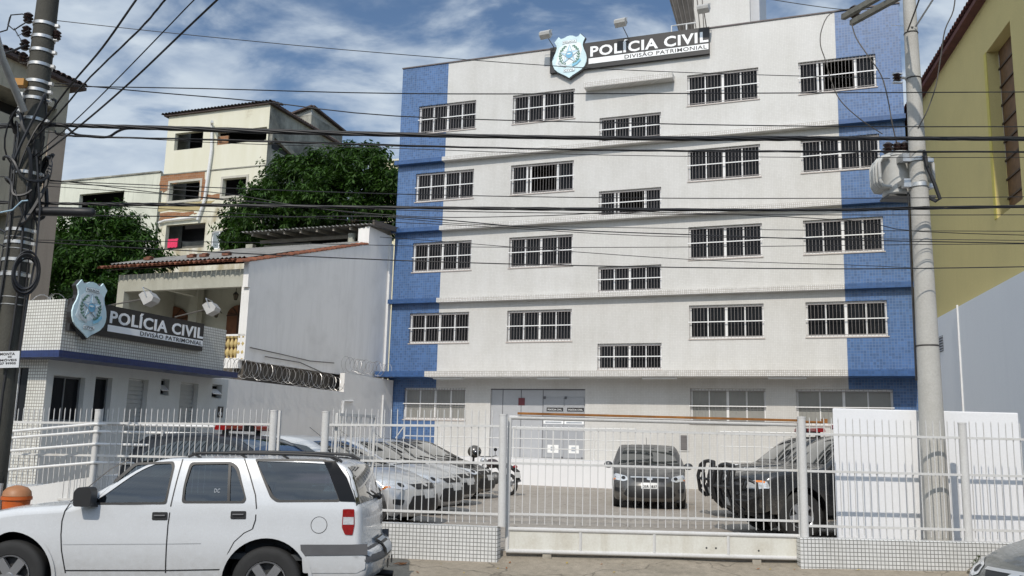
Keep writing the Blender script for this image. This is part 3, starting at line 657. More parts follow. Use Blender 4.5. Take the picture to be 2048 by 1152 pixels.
sign('guard_sign', 'black sign with pale blue shield on the parapet of the low guard house', FB, M_of((GX+.02, a.y+.02, c_.z), (0,1,0)), sgW, sgH, -.07, .84, 1.08, -.10, 0, BX(210, 620, GX).y-a.y, .10)
for (b_, h_, l_) in (((205,613),(300,596),'floodlight on a long arm beside the shield of the guard house sign'), ((350,634),(424,616),'floodlight on a long arm over the end of the guard house sign')):
    p_ = BX(*b_, GX); q_ = BX(*h_, GX+1.0); flood('floodlight', l_, FB, p_, q_, (-.8, -.3, -.5), 'floodlights over the guard house sign', .8)
# access ramp with rails before the guard house
rp = thing('ramp_railing', 'white three-pipe ramp railing before the guard house', 'railing', PY(90, 980, 14.4), FI)
rows = [((-40, 876), (22, 863), (190, 848)), ((-40, 897), (22, 876), (190, 863)), ((-40, 912), (15, 902), (190, 888)), ((-40, 948), (12, 940), (190, 925))]
for rw in rows:
    mb = MB(); mb.tube([PY(x, y, 14.4) for x, y in rw] + [PY(455, rw[2][1]+6, 14.6)], .022, 8); mb.build('rail', WHITE, rp, 40)
for x in (25, 325, 455):
    a = PY(x, 860, 14.45); mb = MB(); mb.tube([(a.x, a.y, GZ), a], .022, 8); mb.build('post', WHITE, rp, 40)
rb = thing('ramp', 'low rendered ramp wall behind the fence by the guard house', 'ramp', PY(120, 1000, 14.7), FI)
a0_, a1_, a2_ = PY(-80, 960, 14.6), PY(60, 976, 14.6), PY(200, 952, 14.6)
mb = MB(); pl_ = [(a0_.x, GZ+.002), (PY(640, 900, 14.6).x, GZ+.002), (PY(640, 900, 14.6).x, 1.18), (a2_.x, 1.22), (a1_.x, 1.02), (a0_.x, 1.0)]
mb.prism(pl_, Matrix.Translation((0, 14.6, 0)), .9); mb.build('wall', SHADEW, rb)
# ================================================================== boundary wall and razor wire
bw = thing('boundary_wall', 'rendered boundary wall with a taller end by the station', 'wall', (-17.45, 25, GZ), FB)
mb = MB(FB); mb.box(-17.6, -17.4, 16, 29.2, GZ, 3.58); mb.box(-17.6, -17.4, 29.2, 33.05, GZ, 4.28); mb.build('wall', WALLG, bw)
p_ = BX(686, 802, -17.37); q_ = BX(704, 802, -17.37)
mb = MB(FB); mb.tube([(-17.36, p_.y, 1.0), (-17.36, p_.y, p_.z), (-17.36, q_.y, q_.z)], .05, 8); mb.build('pipe', WHITE, bw, 40)
p_ = BX(766, 790, -17.37); mb = MB(FB); mb.tube([(-17.36, p_.y, GZ), (-17.36, p_.y, p_.z)], .04, 8); mb.build('drain_pipe', WHITE, bw, 40)
RAZ = plain('razor_wire', (.38,.37,.36), .35, .8, var=.2)
def coil(name, label, F, p, q, r, pitch, wr=.008, rz=None):
    p = Vector(p); q = Vector(q); d = (q-p); Ln = d.length; d.normalize(); s = d.cross(Vector((0,0,1))).normalized(); u = s.cross(d)
    n = int(Ln/pitch); pts = []
    for k in range(n*14+1):
        t = k/14; a = 2*math.pi*t; rr_ = r*(1+.10*math.sin(t*1.7)+.06*math.sin(t*4.1)); pts.append(p + d*(Ln*t/n + .12*pitch*math.sin(t*2.3)) + (s*math.cos(a)*.8 + u*math.sin(a))*rr_)
    mb = MB(F); mb.tube(pts, wr, 4)
    for k in range(0, len(pts), 2):
        v = pts[k]; w_ = Vector((rnd(-1,1), rnd(-1,1), rnd(-1,1))).normalized()*.035; mb.bar(v-w_, v+w_, .008, .003)
    return tag(mb.build(name, RAZ, None, base=(p+q)/2), label, 'razor wire')
coil('razor_wire', 'long coil of razor wire along the boundary wall', FB, (-17.5, 19.2, 4.02), (-17.5, 29.0, 3.86), .27, .26)
coil('razor_wire', 'short coil of razor wire on the taller end of the boundary wall', FB, (-17.5, 29.3, 4.62), (-17.5, 32.9, 4.66), .27, .30)
coil('razor_wire', 'razor wire coil showing above the guard house parapet', FB, (GX-1.2, gA.y+.1, gt+.02), (GX-.9, gB.y-.5, gt-.03), .17, .42, .008)
coil('razor_wire', 'razor wire loops on top of the guard house front by the left pole', FB, (GX-2.6, gA.y+.5, gt+.02), (GX-.3, gA.y+.4, gt+.02), .17, .40, .008)
# ================================================================== neighbour house
NX = -17.8; HY = 23.7
nh = thing('neighbour_house', 'old house with blank rendered side wall, arched veranda and tiled roof', 'house', (-22, 28, GZ), FB)
def ztop(y): # raking top of the side wall
    return 7.41 + (y-23.64)*(9.13-7.41)/(29.54-23.64)
mb = MB(FB)
poly = [(23.72, 4.25), (33.1, 4.25), (33.1, 10.35), (31.15, 10.35), (31.15, ztop(31.15)), (23.62, ztop(23.62)), (23.62, 6.58), (23.72, 6.58)]
mb.prism([(y, z) for y, z in poly], Matrix(((0,-1,0,NX),(1,0,0,0),(0,0,1,0),(0,0,0,1))), .2); mb.build('side_wall', NWHITE, nh)
mb = MB(FB); mb.box(-17.95, -18.3, 23.9, 33.05, GZ, 4.249); mb.build('lower_wall', plaster('dark_brown_wall', (.10,.085,.07), (.05,.045,.04), 1.5), nh)  # dark brown strip filling the gap below the side wall
mb = MB(FB); mb.box(NX+.004, NX+.10, 32.85, 33.08, 4.3, 10.0); mb.build('corner_pipe', WHITE, nh)
vx0 = BY(236, 560, HY).x; zc_, zf = 7.02, 4.2
mb = MB(FB); mb.box(vx0, NX-.002, HY+.02, HY+.22, 6.62, 7.2); mb.box(vx0, vx0+.3, HY+.02, HY+.3, GZ, 6.62); x_ = BY(391, 600, HY).x; mb.build('veranda_beam', NCREAM, nh)
mb = MB(FB); mb.box(NX-.30, NX-.202, HY+.02, HY+.5, zf, 6.62); mb.build('veranda_pier', NWHITE, nh)
mb = MB(FB); mb.box(vx0, NX-.21, HY+.23, HY+2.6, 7.1, 7.2); mb.build('veranda_ceiling', NCREAM, nh)
mb = MB(FB); x_ = BY(343, 590, HY+1).x; mb.box(x_-.1, x_+.1, HY+.23, HY+2.5, 6.75, 7.09); x_ = BY(391, 600, HY+2.2).x; mb.box(x_-.18, x_+.18, HY+2.1, HY+2.4, zf, 7.09); mb.build('ceiling_beam', NCREAM, nh)
mb = MB(FB); mb.box(vx0, NX-.21, HY+2.62, HY+2.8, GZ, 7.2); mb.box(vx0, vx0+.2, HY+.3, HY+2.6, GZ, 7.1); mb.build('veranda_wall', NCREAM, nh)
mb = MB(FB); mb.box(vx0-.1, NX-.21, HY+.0, HY+2.6, zf-.2, zf); mb.box(NX-1.2, NX-.21, HY+.0, HY+.12, zf+.001, zf+.12); mb.build('veranda_floor', NWHITE, nh)
for l, r_, t_ in ((308, 380, 614), (457, 503, 611)):
    p, q = BY(l, t_, HY+2.6), BY(r_, t_, HY+2.6); W_ = q.x-p.x; zt_ = p.z; rr_ = W_/2
    pl_ = [(0, zf), (W_, zf)] + [(rr_+rr_*math.cos(a), zt_-rr_*.75+rr_*.75*math.sin(a)) for a in [math.pi*i/14 for i in range(15)]]
    mb = MB(FB); mb.prism(pl_, Matrix.Translation((p.x, HY+2.56, 0)), .05); ad = mb.build('arched_door', WOOD, nh)
    mb = MB(FB)
    for i in range(5): mb.bar((p.x+rr_, HY+2.55, zt_-rr_*.75), (p.x+rr_+rr_*.95*math.cos(math.pi*(i+.5)/5), HY+2.55, zt_-rr_*.75+rr_*.7*math.sin(math.pi*(i+.5)/5)), .03, .03)
    mb.box(p.x, q.x, HY+2.53, HY+2.555, zt_-rr_*.8, zt_-rr_*.72); mb.box(p.x+rr_-.03, p.x+rr_+.03, HY+2.53, HY+2.552, zf, zt_-rr_*.8); mb.build('fanlight', plain('dark_wood', (.05,.025,.015), .6), ad)
# baluster rail
bl = MB(FB); x0_, x1_ = BY(436, 690, HY+.06).x, BY(491, 690, HY+.06).x
bm = plain('ochre_baluster', (.50,.38,.16), .7, var=.15); n = 7
zt_ = BY(470, 668, HY).z; zb_ = BY(470, 720, HY).z
bl.box(x0_, x1_, HY+.02, HY+.14, zt_-.06, zt_); rl = bl.build('balcony_rail', NWHITE, nh)
for i in range(n):
    x = x0_+.08+(x1_-x0_-.16)*i/(n-1); h = zt_-.06-zb_
    mb = MB(FB); mb.lathe([(.02,0),(.075,.02),(.075,.06*h),(.03,.12*h),(.05,.2*h),(.085,.32*h),(.06,.42*h),(.025,.5*h),(.06,.58*h),(.085,.68*h),(.05,.8*h),(.03,.88*h),(.075,.93*h),(.075,.99*h)], Matrix.Translation((x, HY+.08, zb_+.003)), 8); mb.build('baluster', bm, nh, 50)
# lanterns
def lantern(p, label, hang=True):
    t = thing('porch_lantern', label, 'lantern', p, FB); bm_ = plain('wrought_iron', (.02,.018,.015), .5)
    mb = MB(FB); x, y, z = p
    if hang: mb.tube([(x, y, z+.62), (x, y, z+.28)], .012, 5)
    else: mb.tube([(x, y+.3, z+.2), (x, y, z+.32), (x, y, z+.28)], .015, 5)
    mb.lathe([(.01,.30),(.10,.20),(.10,.18)], Matrix.Translation(p), 6); mb.lathe([(.05,0),(.055,.02),(.01,.0)], Matrix.Translation(p), 6)
    for k in range(6): a = k*math.pi/3; mb.tube([(x+.09*math.cos(a), y+.09*math.sin(a), z+.18), (x+.05*math.cos(a), y+.05*math.sin(a), z+.01)], .008, 4)
    mb.build('cage', bm_, t); mb = MB(FB); mb.lathe([(.045,.02),(.08,.18)], Matrix.Translation(p), 6); mb.build('lamp_glass', plain('amber_glass', (.16,.13,.09), .3), t)
p_ = BY(471, 600, HY+1.2); lantern((p_.x, p_.y, p_.z), 'black lantern hanging under the veranda ceiling')
p_ = BY(432, 635, HY+2.2); lantern((p_.x, p_.y, p_.z), 'black wall lantern between the two arched doors', False)
# main roof: old tiles with cement sheets; raking tile edge on the side wall
yE, zE = 23.25, 7.33; sl = (9.13-7.41)/(29.54-23.64)
def rz_(y): return zE + (y-yE)*sl
rx0 = vx0-.5
mb = MB(FB); mb.add([(rx0, yE+.3, rz_(yE+.3)-.08), (NX-.21, yE+.3, rz_(yE+.3)-.08), (NX-.21, 31, rz_(31)-.08), (rx0, 31, rz_(31)-.08)], [(0,1,2,3)])
mb.build('roof_deck', plain('roof_deck', (.08,.06,.05), .9), nh)
def barrel(mb, x, y0, z0, y1, z1, r, cover=True, n=6, ax='y'):
    # one barrel tile course running up the slope
    steps = max(1, int(abs(y1-y0)/.38)); 
    for i in range(steps):
        a, b = i/steps, (i+1.12)/steps; b = min(b, 1.02)
        pa = Vector((x, y0+(y1-y0)*a, z0+(z1-z0)*a+.018)); pb = Vector((x, y0+(y1-y0)*b, z0+(z1-z0)*b-.004)); r1 = r*1.08; r2 = r*.86
        vs = []; 
        for P_, rr_ in ((pa, r1), (pb, r2)):
            for k in range(n+1): t = math.pi*k/n; vs.append((P_.x+rr_*math.cos(t)+rnd(-.004,.004), P_.y, P_.z+rr_*math.sin(t)))
        mb.add(vs, [(k, k+1, n+2+k, n+1+k) for k in range(n)])
mb = MB(FB); x = rx0+.1
while x < NX-.1:
    barrel(mb, x, yE+rnd(-.04,.04), rz_(yE), yE+1.1, rz_(yE+1.1), .085); x += .19
mb.build('eave_tiles', TERRA, nh, 50)
mb = MB(FB); 
for k, (y0, y1) in enumerate(((yE+.5, yE+3.4), (yE+3.1, yE+7.6))):
    nx_ = int((NX-rx0)/.06); vs = []; fs = []
    for i in range(nx_+1):
        x = rx0 + (NX-.25-rx0)*i/nx_; dz = .03*math.sin(i*2*math.pi/3)+.13-.02*k
        vs += [(x, y0, rz_(y0)+dz), (x, y1, rz_(y1)+dz)]
    for i in range(nx_): fs.append((2*i, 2*i+2, 2*i+3, 2*i+1))
    mb.add(vs, fs)
mb.build('roof_sheets', ASB, nh, 60)
mb = MB(FB); y = 23.3
while y < 31.1:
    for dx in (.0,):
        p = Vector((NX-.1, y, rz_(y)+.13+.05)); vs = []
        # cap tile lying across the wall top, running along y
        for Yk, rr_ in ((y-.06, .125), (y+.36, .10)):
            for k in range(7): t = math.pi*k/6; vs.append((NX-.1+rr_*math.cos(t)*1.15, Yk, ztop(Yk)+.0+rr_*math.sin(t)*.8+(.03 if rr_ > .11 else 0)))
        mb.add(vs, [(k, k+1, 8+k, 7+k) for k in range(6)] + [tuple(range(7))])
    y += .34
mb.build('verge_tiles', TERRA, nh, 50)
for px_, py_, lb_ in ((383, 521, 'left one of two brown tile pieces in the middle of the grey sheet roof'), (408, 520, 'right one of two brown tile pieces in the middle of the grey sheet roof'), (296, 532, 'lone broken brown tile near the left end of the grey sheet roof'), (453, 519, 'dark broken tile near the right end of the grey sheet roof')):
    p = BY(px_, py_, yE+1.3); mb = MB(FB); b_ = (p.x, p.y, rz_(p.y)+.15)
    vs = [Vector(b_)+Vector((rnd(-.16,.16), rnd(-.15,.15), rnd(0,.16))) for _ in range(12)]; 
    mb.box(b_[0]-.14, b_[0]+.12, b_[1]-.1, b_[1]+.1, b_[2], b_[2]+.09); mb.box(b_[0]-.05, b_[0]+.16, b_[1]-.08, b_[1]+.08, b_[2]+.091, b_[2]+.13)
    tag(mb.build('loose_tile', plain('burnt_tile', (.16,.07,.045), .9, var=.4), None, base=b_), lb_, 'roof tile', 'loose tiles on the veranda roof')
# upper terrace shed at the back of the roof
ty0 = 31.0; p, q = BY(480, 476, ty0), BY(745, 452, ty0); zt_ = 10.42
mb = MB(FB); nx_ = 110; vs = []; fs = []
for i in range(nx_+1):
    x = p.x + (NX+.25-p.x)*i/nx_; dz = .045*math.sin(i*2*math.pi/3.3)
    vs += [(x, ty0, zt_+dz), (x, ty0+2.6, zt_+.25+dz)]
for i in range(nx_): fs.append((2*i, 2*i+2, 2*i+3, 2*i+1))
mb.add(vs, fs); mb.build('terrace_roof', ASB, nh, 60)
mb = MB(FB); mb.bar((NX+.28, ty0-.05, zt_+.03), (NX+.28, ty0+2.7, zt_+.25), .08, .2); mb.build('barge_board', plain('dark_barge', (.10,.085,.07), .8), nh)
mb = MB(FB)
for i in range(8): x = p.x+.5+i*(NX-p.x-.6)/7; mb.bar((x, ty0+.15, zt_-.1), (x, ty0+2.2, zt_+.1), .09, .12)
mb.bar((p.x+.4, ty0+.9, zt_-.26), (NX-.25, ty0+.9, zt_-.26), .10, .14); mb.build('rafter', plain('old_timber', (.30,.27,.23), .8, var=.2), nh)
mb = MB(FB); a = BY(530, 500, ty0+1.2).x; b = BY(622, 500, ty0+1.2).x; mb.box(a, b, ty0+1.1, ty0+1.25, 8.6, zt_-.35)
a2 = BY(500, 500, ty0+1).x; mb.box(a2-.2, a2+.15, ty0+.95, ty0+1.2, 8.6, zt_-.3); mb.build('terrace_wall', NCREAM, nh)
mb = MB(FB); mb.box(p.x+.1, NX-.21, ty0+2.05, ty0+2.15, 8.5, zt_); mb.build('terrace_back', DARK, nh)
x_ = BY(703, 487, ty0+.6).x; mb = MB(FB); mb.lathe([(.16,0),(.17,.3),(.15,.75),(.17,.9)], Matrix.Translation((x_, ty0+.6, 9.3)), 12); mb.build('terrace_post', NCREAM, nh, 40)
mb = MB(FB); mb.box(NX-.2, NX-.205-.3, 31.15, 31.45, 9.2, 10.3); mb.build('terrace_pier', NWHITE, nh)
# sagging wires on the side wall
for pts, lb in ((((500, 695), (560, 708), (620, 722), (668, 726)), 'thin wire sagging across the blank white side wall'), (((530, 713), (600, 725), (660, 752), (690, 770)), 'dark bent wire low on the white side wall')):
    mb = MB(FB); mb.tube([BX(x, y, NX+.06) for x, y in pts], .018, 5); tag(mb.build('wall_wire', WIREG, None), lb, 'wire')
# ================================================================== background houses
def openings(root, F, Y, lst, mat=DARK, depth=.35, pane=None):
    pass
def bhouse(name, label, Y, pl, pr, ptop, zbot, holes_px, depth_, mat, side_mat=None, side_holes=()):
    """front face in plane Y of the building frame between pixel columns; returns root, x0, x1, z"""
    x0 = BY(pl[0], pl[1], Y).x; x1 = BY(pr[0], pr[1], Y).x; zt = BY(ptop[0], ptop[1], Y).z
    t = thing(name, label, 'building', ((x0+x1)/2, Y, zbot), FB)
    hs = []
    for (l, r_, tp, bt) in holes_px:
        a = BY(l, tp, Y); b = BY(r_, bt, Y); c = BY((l+r_)/2, tp, Y); d = BY((l+r_)/2, bt, Y); hs.append((a.x, b.x, d.z, c.z))
    mb = MB(FB); hole_wall(mb, lambda u, d, v: (u, Y+d, v), x0, x1, zbot, zt, hs, .35); mb.build('wall', mat, t)
    fnS = lambda u, d, v: (x1-d, u, v)
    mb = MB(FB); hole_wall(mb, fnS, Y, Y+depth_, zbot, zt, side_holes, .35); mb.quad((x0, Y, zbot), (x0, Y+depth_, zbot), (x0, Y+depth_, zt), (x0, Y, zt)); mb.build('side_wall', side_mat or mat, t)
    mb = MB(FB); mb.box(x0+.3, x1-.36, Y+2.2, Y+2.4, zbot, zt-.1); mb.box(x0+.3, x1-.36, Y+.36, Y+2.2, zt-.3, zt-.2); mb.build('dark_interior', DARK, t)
    return t, x0, x1, zt, hs
BY0 = 52
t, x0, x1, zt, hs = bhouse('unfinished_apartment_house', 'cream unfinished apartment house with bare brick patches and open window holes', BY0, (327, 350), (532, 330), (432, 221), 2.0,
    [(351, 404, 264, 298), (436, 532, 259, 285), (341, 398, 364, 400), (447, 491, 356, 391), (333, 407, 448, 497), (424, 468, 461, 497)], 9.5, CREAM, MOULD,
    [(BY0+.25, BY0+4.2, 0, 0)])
# side opening on top floor
zA = BY(532, 262, BY0).z; zB = BY(532, 285, BY0).z
mb = MB(FB); mb.box(x1+.004, x1+.03, BY0+.5, BY0+5.5, zB-.3, zA-.6); mb.build('side_opening', DARK, t)
mb = MB(FB); mb.box(x1+.032, x1+.3, BY0+.1, BY0+.35, zB, zA); mb.bar((x1+.15, BY0+.4, zA-.2), (x1+.15, BY0+4.5, zB-.4), .25, .35); mb.build('stair_flight', MOULD, t)
# surrounds
for a, b, c, d in hs[1:2]:
    mb = MB(FB); mb.box(a+.0, a+.9, BY0+.1, BY0+.2, c, d-.3); mb.build('brick_infill', HBRICK, t)
for a, b, c, d in hs[2:4]:
    mb = MB(FB); g = .17
    mb.box(a-g, a, BY0-.05, BY0-.004, c-g, d+g); mb.box(b, b+g, BY0-.05, BY0-.004, c-g, d+g); mb.box(a, b, BY0-.05, BY0-.004, d, d+g); mb.box(a, b, BY0-.05, BY0-.004, c-g, c); mb.build('window_surround', plaster('cement_surround', (.45,.43,.37), (.3,.28,.24), 2), t)
# raw brick patches (thin recess of missing plaster, ragged outline)
def patch(Y, pts, mat, d, n=4):
    P_ = []
    for i in range(len(pts)):
        a = BY(*pts[i], Y); b = BY(*pts[(i+1)%len(pts)], Y)
        for k in range(n):
            f = k/n; j = 0 if k == 0 else rnd(-.12,.12); P_.append((a.x+(b.x-a.x)*f+j, a.z+(b.z-a.z)*f+j))
    mb = MB(FB); mb.prism(P_, Matrix.Translation((0, Y-d, 0)), d-.004); return mb
for pts in (((322,353),(410,343),(411,396),(398,402),(398,361),(338,366),(336,384),(321,382)), ((319,427),(384,423),(394,427),(374,433),(318,441)), ((414,388),(440,388),(442,396),(414,398))):
    patch(BY0, pts, HBRICK, .03).build('brick_patch', HBRICK, t)
patch(BY0, ((319,405),(430,401),(400,420),(318,424)), None, .02).build('stained_patch', plaster('ochre_stain', (.40,.33,.17), (.26,.21,.12), 1.2), t)
# pipe
mb = MB(FB); mb.tube([BY(395, 440, BY0-.2), BY(409, 400, BY0-.2), BY(423, 300, BY0-.2), BY(424, 248, BY0-.2), BY(424, 243, BY0-1.2)], .11, 8); mb.build('down_pipe', WHITE, t, 40)
mb = MB(FB); mb.tube([BY(317, 446, BY0-.15), BY(330, 441, BY0-.2), BY(360, 438, BY0-.2), BY(395, 434, BY0-.2)], .09, 8); mb.build('waste_pipe', WHITE, t, 40)
mb = MB(FB); mb.box(x0, x1, BY0-.06, BY0-.003, BY(430, 340, BY0).z-.04, BY(430, 340, BY0).z+.04); mb.build('floor_line', MOULD, t)
# roof edge tiles
mb = MB(FB); y_ = BY0; x = x0-.3
while x < x1+.2: barrel(mb, x, BY0-.35, zt+.03, BY0+1.4, zt+.35, .13, n=4); x += .3
mb.box(x0-.3, x1+.2, BY0-.2, BY0+1.4, zt-.05, zt+.02); mb.build('roof_edge', DTILE, t)
mb = MB(FB); y = BY0
while y < BY0+9.4:
    mb.ell((x1+.05, y, zt+.06), .3, .17, .13, 6, 4); y += .3
mb.bar((x1+.12, BY0-.1, zt-.03), (x1+.12, BY0+9.6, zt-.03), .3, .1); mb.build('side_roof_edge', DTILE, t)
a, b, c, d = hs[5]
mb = MB(FB); m_ = FRAME
for xx in (a+.03, a+(b-a)*.30, a+(b-a)*.72, b-.08): mb.box(xx, xx+.08, BY0+.05, BY0+.12, c, d)
mb.box(a, b, BY0+.05, BY0+.118, d-.08, d-.002); mb.box(a, b, BY0+.05, BY0+.118, c+.002, c+.08); sf = mb.build('sliding_window', FRAME, t)
DGL = plain('dusty_glass', (.20,.23,.24), .2)
for u_, v_ in ((a+.05, a+(b-a)*.30), (a+(b-a)*.75, b-.05)): mb = MB(FB); mb.box(u_, v_, BY0+.08, BY0+.1, c+.05, d-.05); mb.build('pane', DGL, sf)
a, b, c, d = hs[4]
mb = MB(FB); mb.box(a+2.3, a+2.5, BY0+1.6, BY0+2.1, c, d-.3); mb.box(a+.3, b-.2, BY0+1.5, BY0+1.6, c, c+.9); mb.build('balcony_inner_wall', MOULD, t)
p = BY(345, 487, BY0-.05); mb = MB(FB); vs = [(p.x-.45+.15*i, BY0-.05+.03*math.sin(i*2), z) for i in range(7) for z in (p.z+.35, p.z-.3-.05*math.sin(i*3))]
mb.add(vs, [(2*i, 2*i+2, 2*i+3, 2*i+1) for i in range(6)]); mb.add([(v[0], v[1]+.06, v[2]) for v in vs], [(2*i, 2*i+2, 2*i+3, 2*i+1) for i in range(6)]); tag(mb.build('towel', PINKM, None), 'bright pink towel hanging over the balcony ledge of the unfinished house', 'towel')
# wing behind to the right
t2, a0, a1, z2, _ = bhouse('rear_house_wing', 'taller dirty wing with tiled edge behind the unfinished house', BY0+9.5, (575, 250), (622, 250), (600, 232), 2.0, [], 5, MOULD, MOULD)
mb = MB(FB); mb.bar(((a0+a1)/2-1.0, BY0+9.3, z2+.1), (a1+.2, BY0+9.3, z2+.65), .4, .14); mb.bar((a1+.1, BY0+9.3, z2+.65), (a1+.1, BY0+14.6, z2+.2), .5, .16)
mb.build('roof_edge', DTILE, t2)
mb = MB(FB); mb.add([(a0, BY0+9.48, z2-.02), (a1, BY0+9.48, z2-.02), (a1, BY0+9.48, z2+.6)], [(0,1,2)]); mb.add([(a1, BY0+9.5, z2-.02), (a1, BY0+14.5, z2-.02), (a1, BY0+14.5, z2+.12), (a1, BY0+9.5, z2+.6)], [(0,1,2,3)]); mb.build('gable', plaster('grey_gable', (.42,.41,.37), (.25,.24,.21), .8), t2)
# wall building left
t3, a0, a1, z3, hs3 = bhouse('stained_wall_building', 'pale green stained building with a dark opening left of the unfinished house', BY0+3, (60, 380), (322, 344), (220, 355), 2.0, [(160, 245, 385, 420)], 6, plaster('pale_green_render', (.60,.61,.52), (.30,.31,.26), .5, .7, .6, .2), None)
mb = MB(FB); mb.box(a0, a1, BY0+2.9, BY0+3.2, z3+.002, z3+.12); mb.build('wall_cap', MOULD, t3)
t4, a0, a1, z4, _ = bhouse('distant_yellow_house', 'pale yellow house corner beyond the tree top by the station', BY0+12, (768, 330), (840, 330), (790, 322), 2.0, [], 5, plain('pale_yellow', (.70,.65,.45), .9, var=.06, scale=1), None)
mb = MB(FB); mb.box(a0-.1, a1+.1, BY0+11.9, BY0+12.3, z4+.002, z4+.15); mb.build('parapet_cap', plain('pale_cap', (.6,.6,.52), .9), t4)
# beige building far left
LX = -24.0
e0 = BX(143, 168, LX); yf = 21.95; zr = e0.z
t5 = thing('beige_building', 'tall stained beige building with tiled eave behind the dark left pole', 'building', (LX-2, yf-5, GZ), FB)
zo1 = BX(60, 195, LX).z; zo0 = BX(100, 262, LX).z; 
fnL = lambda u, d, v: (LX-d, u, v)
yo = BX(112, 240, LX).y
mb = MB(FB); hole_wall(mb, fnL, yf-13, yf-.35, GZ, zr-.1, [(yf-13.5, yo, zo0, zo1), (yf-13.5, BX(25, 440, LX).y, BX(10, 470, LX).z, BX(10, 425, LX).z)], 1.2)
mb.quad((LX, yf-.35, GZ), (LX-8, yf-.35, GZ), (LX-8, yf-.35, zr-.1), (LX, yf-.35, zr-.1)); mb.build('wall', BEIGE, t5)
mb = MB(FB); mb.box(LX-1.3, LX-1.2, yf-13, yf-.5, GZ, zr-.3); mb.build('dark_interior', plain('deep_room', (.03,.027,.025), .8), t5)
mb = MB(FB); y = yf-13
while y < yf+.1:
    vs = []
    for X_, Z_, r_ in ((LX+.30, zr+.0, .11), (LX-1.6, zr+.5, .09)):
        for k in range(6): a_ = math.pi*k/5; vs.append((X_, y+r_*math.cos(a_), Z_+r_*math.sin(a_)))
    mb.add(vs, [(k, k+1, 7+k, 6+k) for k in range(5)]); y += .22
mb.box(LX-1.5, LX+.25, yf-13, yf+.1, zr-.12, zr-.01); mb.build('eave', DTILE, t5)
mb = MB(FB); zb = BX(95, 590, LX).z; mb.box(LX+.004, LX+.06, 20.95, 21.62, GZ, zo0); mb.build('pilaster', plaster('pinkish_pilaster', (.34,.28,.22), (.2,.17,.13), .8), t5)
# ================================================================== yellow building on the right
dirv = Vector((math.sin(R(11.8)), math.cos(R(11.8)), 0)); Pn = Vector((14.55, 32.0, 0))
def YW(px, py, off=0):   # intersect ray with the wall plane of the yellow building
    d = ray(px, py); n_ = Vector((dirv.y, -dirv.x, 0)); t = (Pn.dot(n_) + off)/d.dot(n_); return Vector((d.x*t, d.y*t, CZ+d.z*t))
def along(p): return (Vector((p.x, p.y, 0))-Pn).dot(dirv)
nrm = Vector((-dirv.y, dirv.x, 0))
def YP(s, d, z): return Pn + dirv*s + nrm*(-d) + Vector((0,0,z))   # d: into the building
yb = thing('yellow_building', 'tall windowless mustard building with maroon tiled eave and a narrow slot window', 'building', YP(-8, 3, GZ), FI)
ze = YW(1905, 96).z; s0 = along(YW(2200, 200)); s1_ = along(YW(1840, 300))
slot = (along(YW(2031, 200)), along(YW(1979, 200)), YW(2001, 432).z, YW(1979, 96).z)
mb = MB(); fnY = lambda u, d, v: YP(u, d, v)
hole_wall(mb, fnY, -22, 6, GZ, ze, [slot], .3); mb.quad(YP(6,0,GZ), YP(6,8,GZ), YP(6,8,ze), YP(6,0,ze)); mb.build('wall', YEL, yb)
mb = MB(); a, b, c, d = slot; q = [YP(b, .302, c), YP(a, .302, c), YP(a, .302, d), YP(b, .302, d)]; mb.add(q, [(0,1,2,3)]); sw = mb.build('slot_window', plain('brown_shutter', (.12,.06,.025), .6, var=.3), yb)
mb = MB(); k = (d-c)/9
for i in range(1, 9): mb.bar(YP(a, .28, c+k*i), YP(b, .28, c+k*i), .03, .05)
mb.build('window_bar', plain('brown_bar', (.05,.03,.02), .6), sw)
mb = MB(); mb.bar(YP(b+.10, -.01, c), YP(b+.10, -.01, d), .02, .2, up=tuple(dirv)); mb.build('bright_jamb', YELR, yb)
mb = MB(); s = -22
while s < 6:
    vs = []
    for dd, Z_, r_ in ((-.32, ze+.02, .12), (1.5, ze+.5, .10)):
        for k in range(6): a_ = math.pi*k/5; vs.append(YP(s+r_*math.cos(a_), dd, Z_+r_*math.sin(a_)))
    mb.add(vs, [(k, k+1, 7+k, 6+k) for k in range(5)]); s += .24
P8 = [YP(-22,-.25,ze-.13), YP(6,-.25,ze-.13), YP(6,1.4,ze-.13), YP(-22,1.4,ze-.13), YP(-22,-.25,ze), YP(6,-.25,ze), YP(6,1.4,ze), YP(-22,1.4,ze)]
mb.add(P8, [(0,1,2,3),(4,5,6,7),(0,1,5,4),(1,2,6,5),(2,3,7,6),(3,0,4,7)]); mb.build('eave', RTILE, yb)
# lower blue grey annex wall in front of it
za = YW(1960, 590, -.35).z
ax = thing('grey_annex_wall', 'plain blue grey rendered annex wall below the mustard building', 'wall', YP(-8, -.35, GZ), FI)
mb = MB(); vs = [YP(-22,-.36,GZ), YP(4,-.36,GZ), YP(4,-.36,za), YP(-22,-.36,za), YP(-22,-.004,GZ), YP(4,-.004,GZ), YP(4,-.004,za), YP(-22,-.004,za)]
mb.add(vs, [(0,1,2,3),(7,6,5,4),(3,2,6,7),(1,5,6,2),(0,3,7,4)]); mb.build('wall', GRW, ax)
sp_ = along(YW(1921, 700, -.36)); mb = MB(); mb.bar(YP(sp_, -.38, GZ), YP(sp_, -.38, za+.05), .05, .035, up=tuple(dirv)); mb.build('white_joint', WHITE, ax)
p_, q_ = YW(1873, 688, -.36), YW(1887, 688, -.36); sA, sB = along(p_), along(q_); z1_ = YW(1880, 673, -.36).z; z0_ = YW(1880, 705, -.36).z
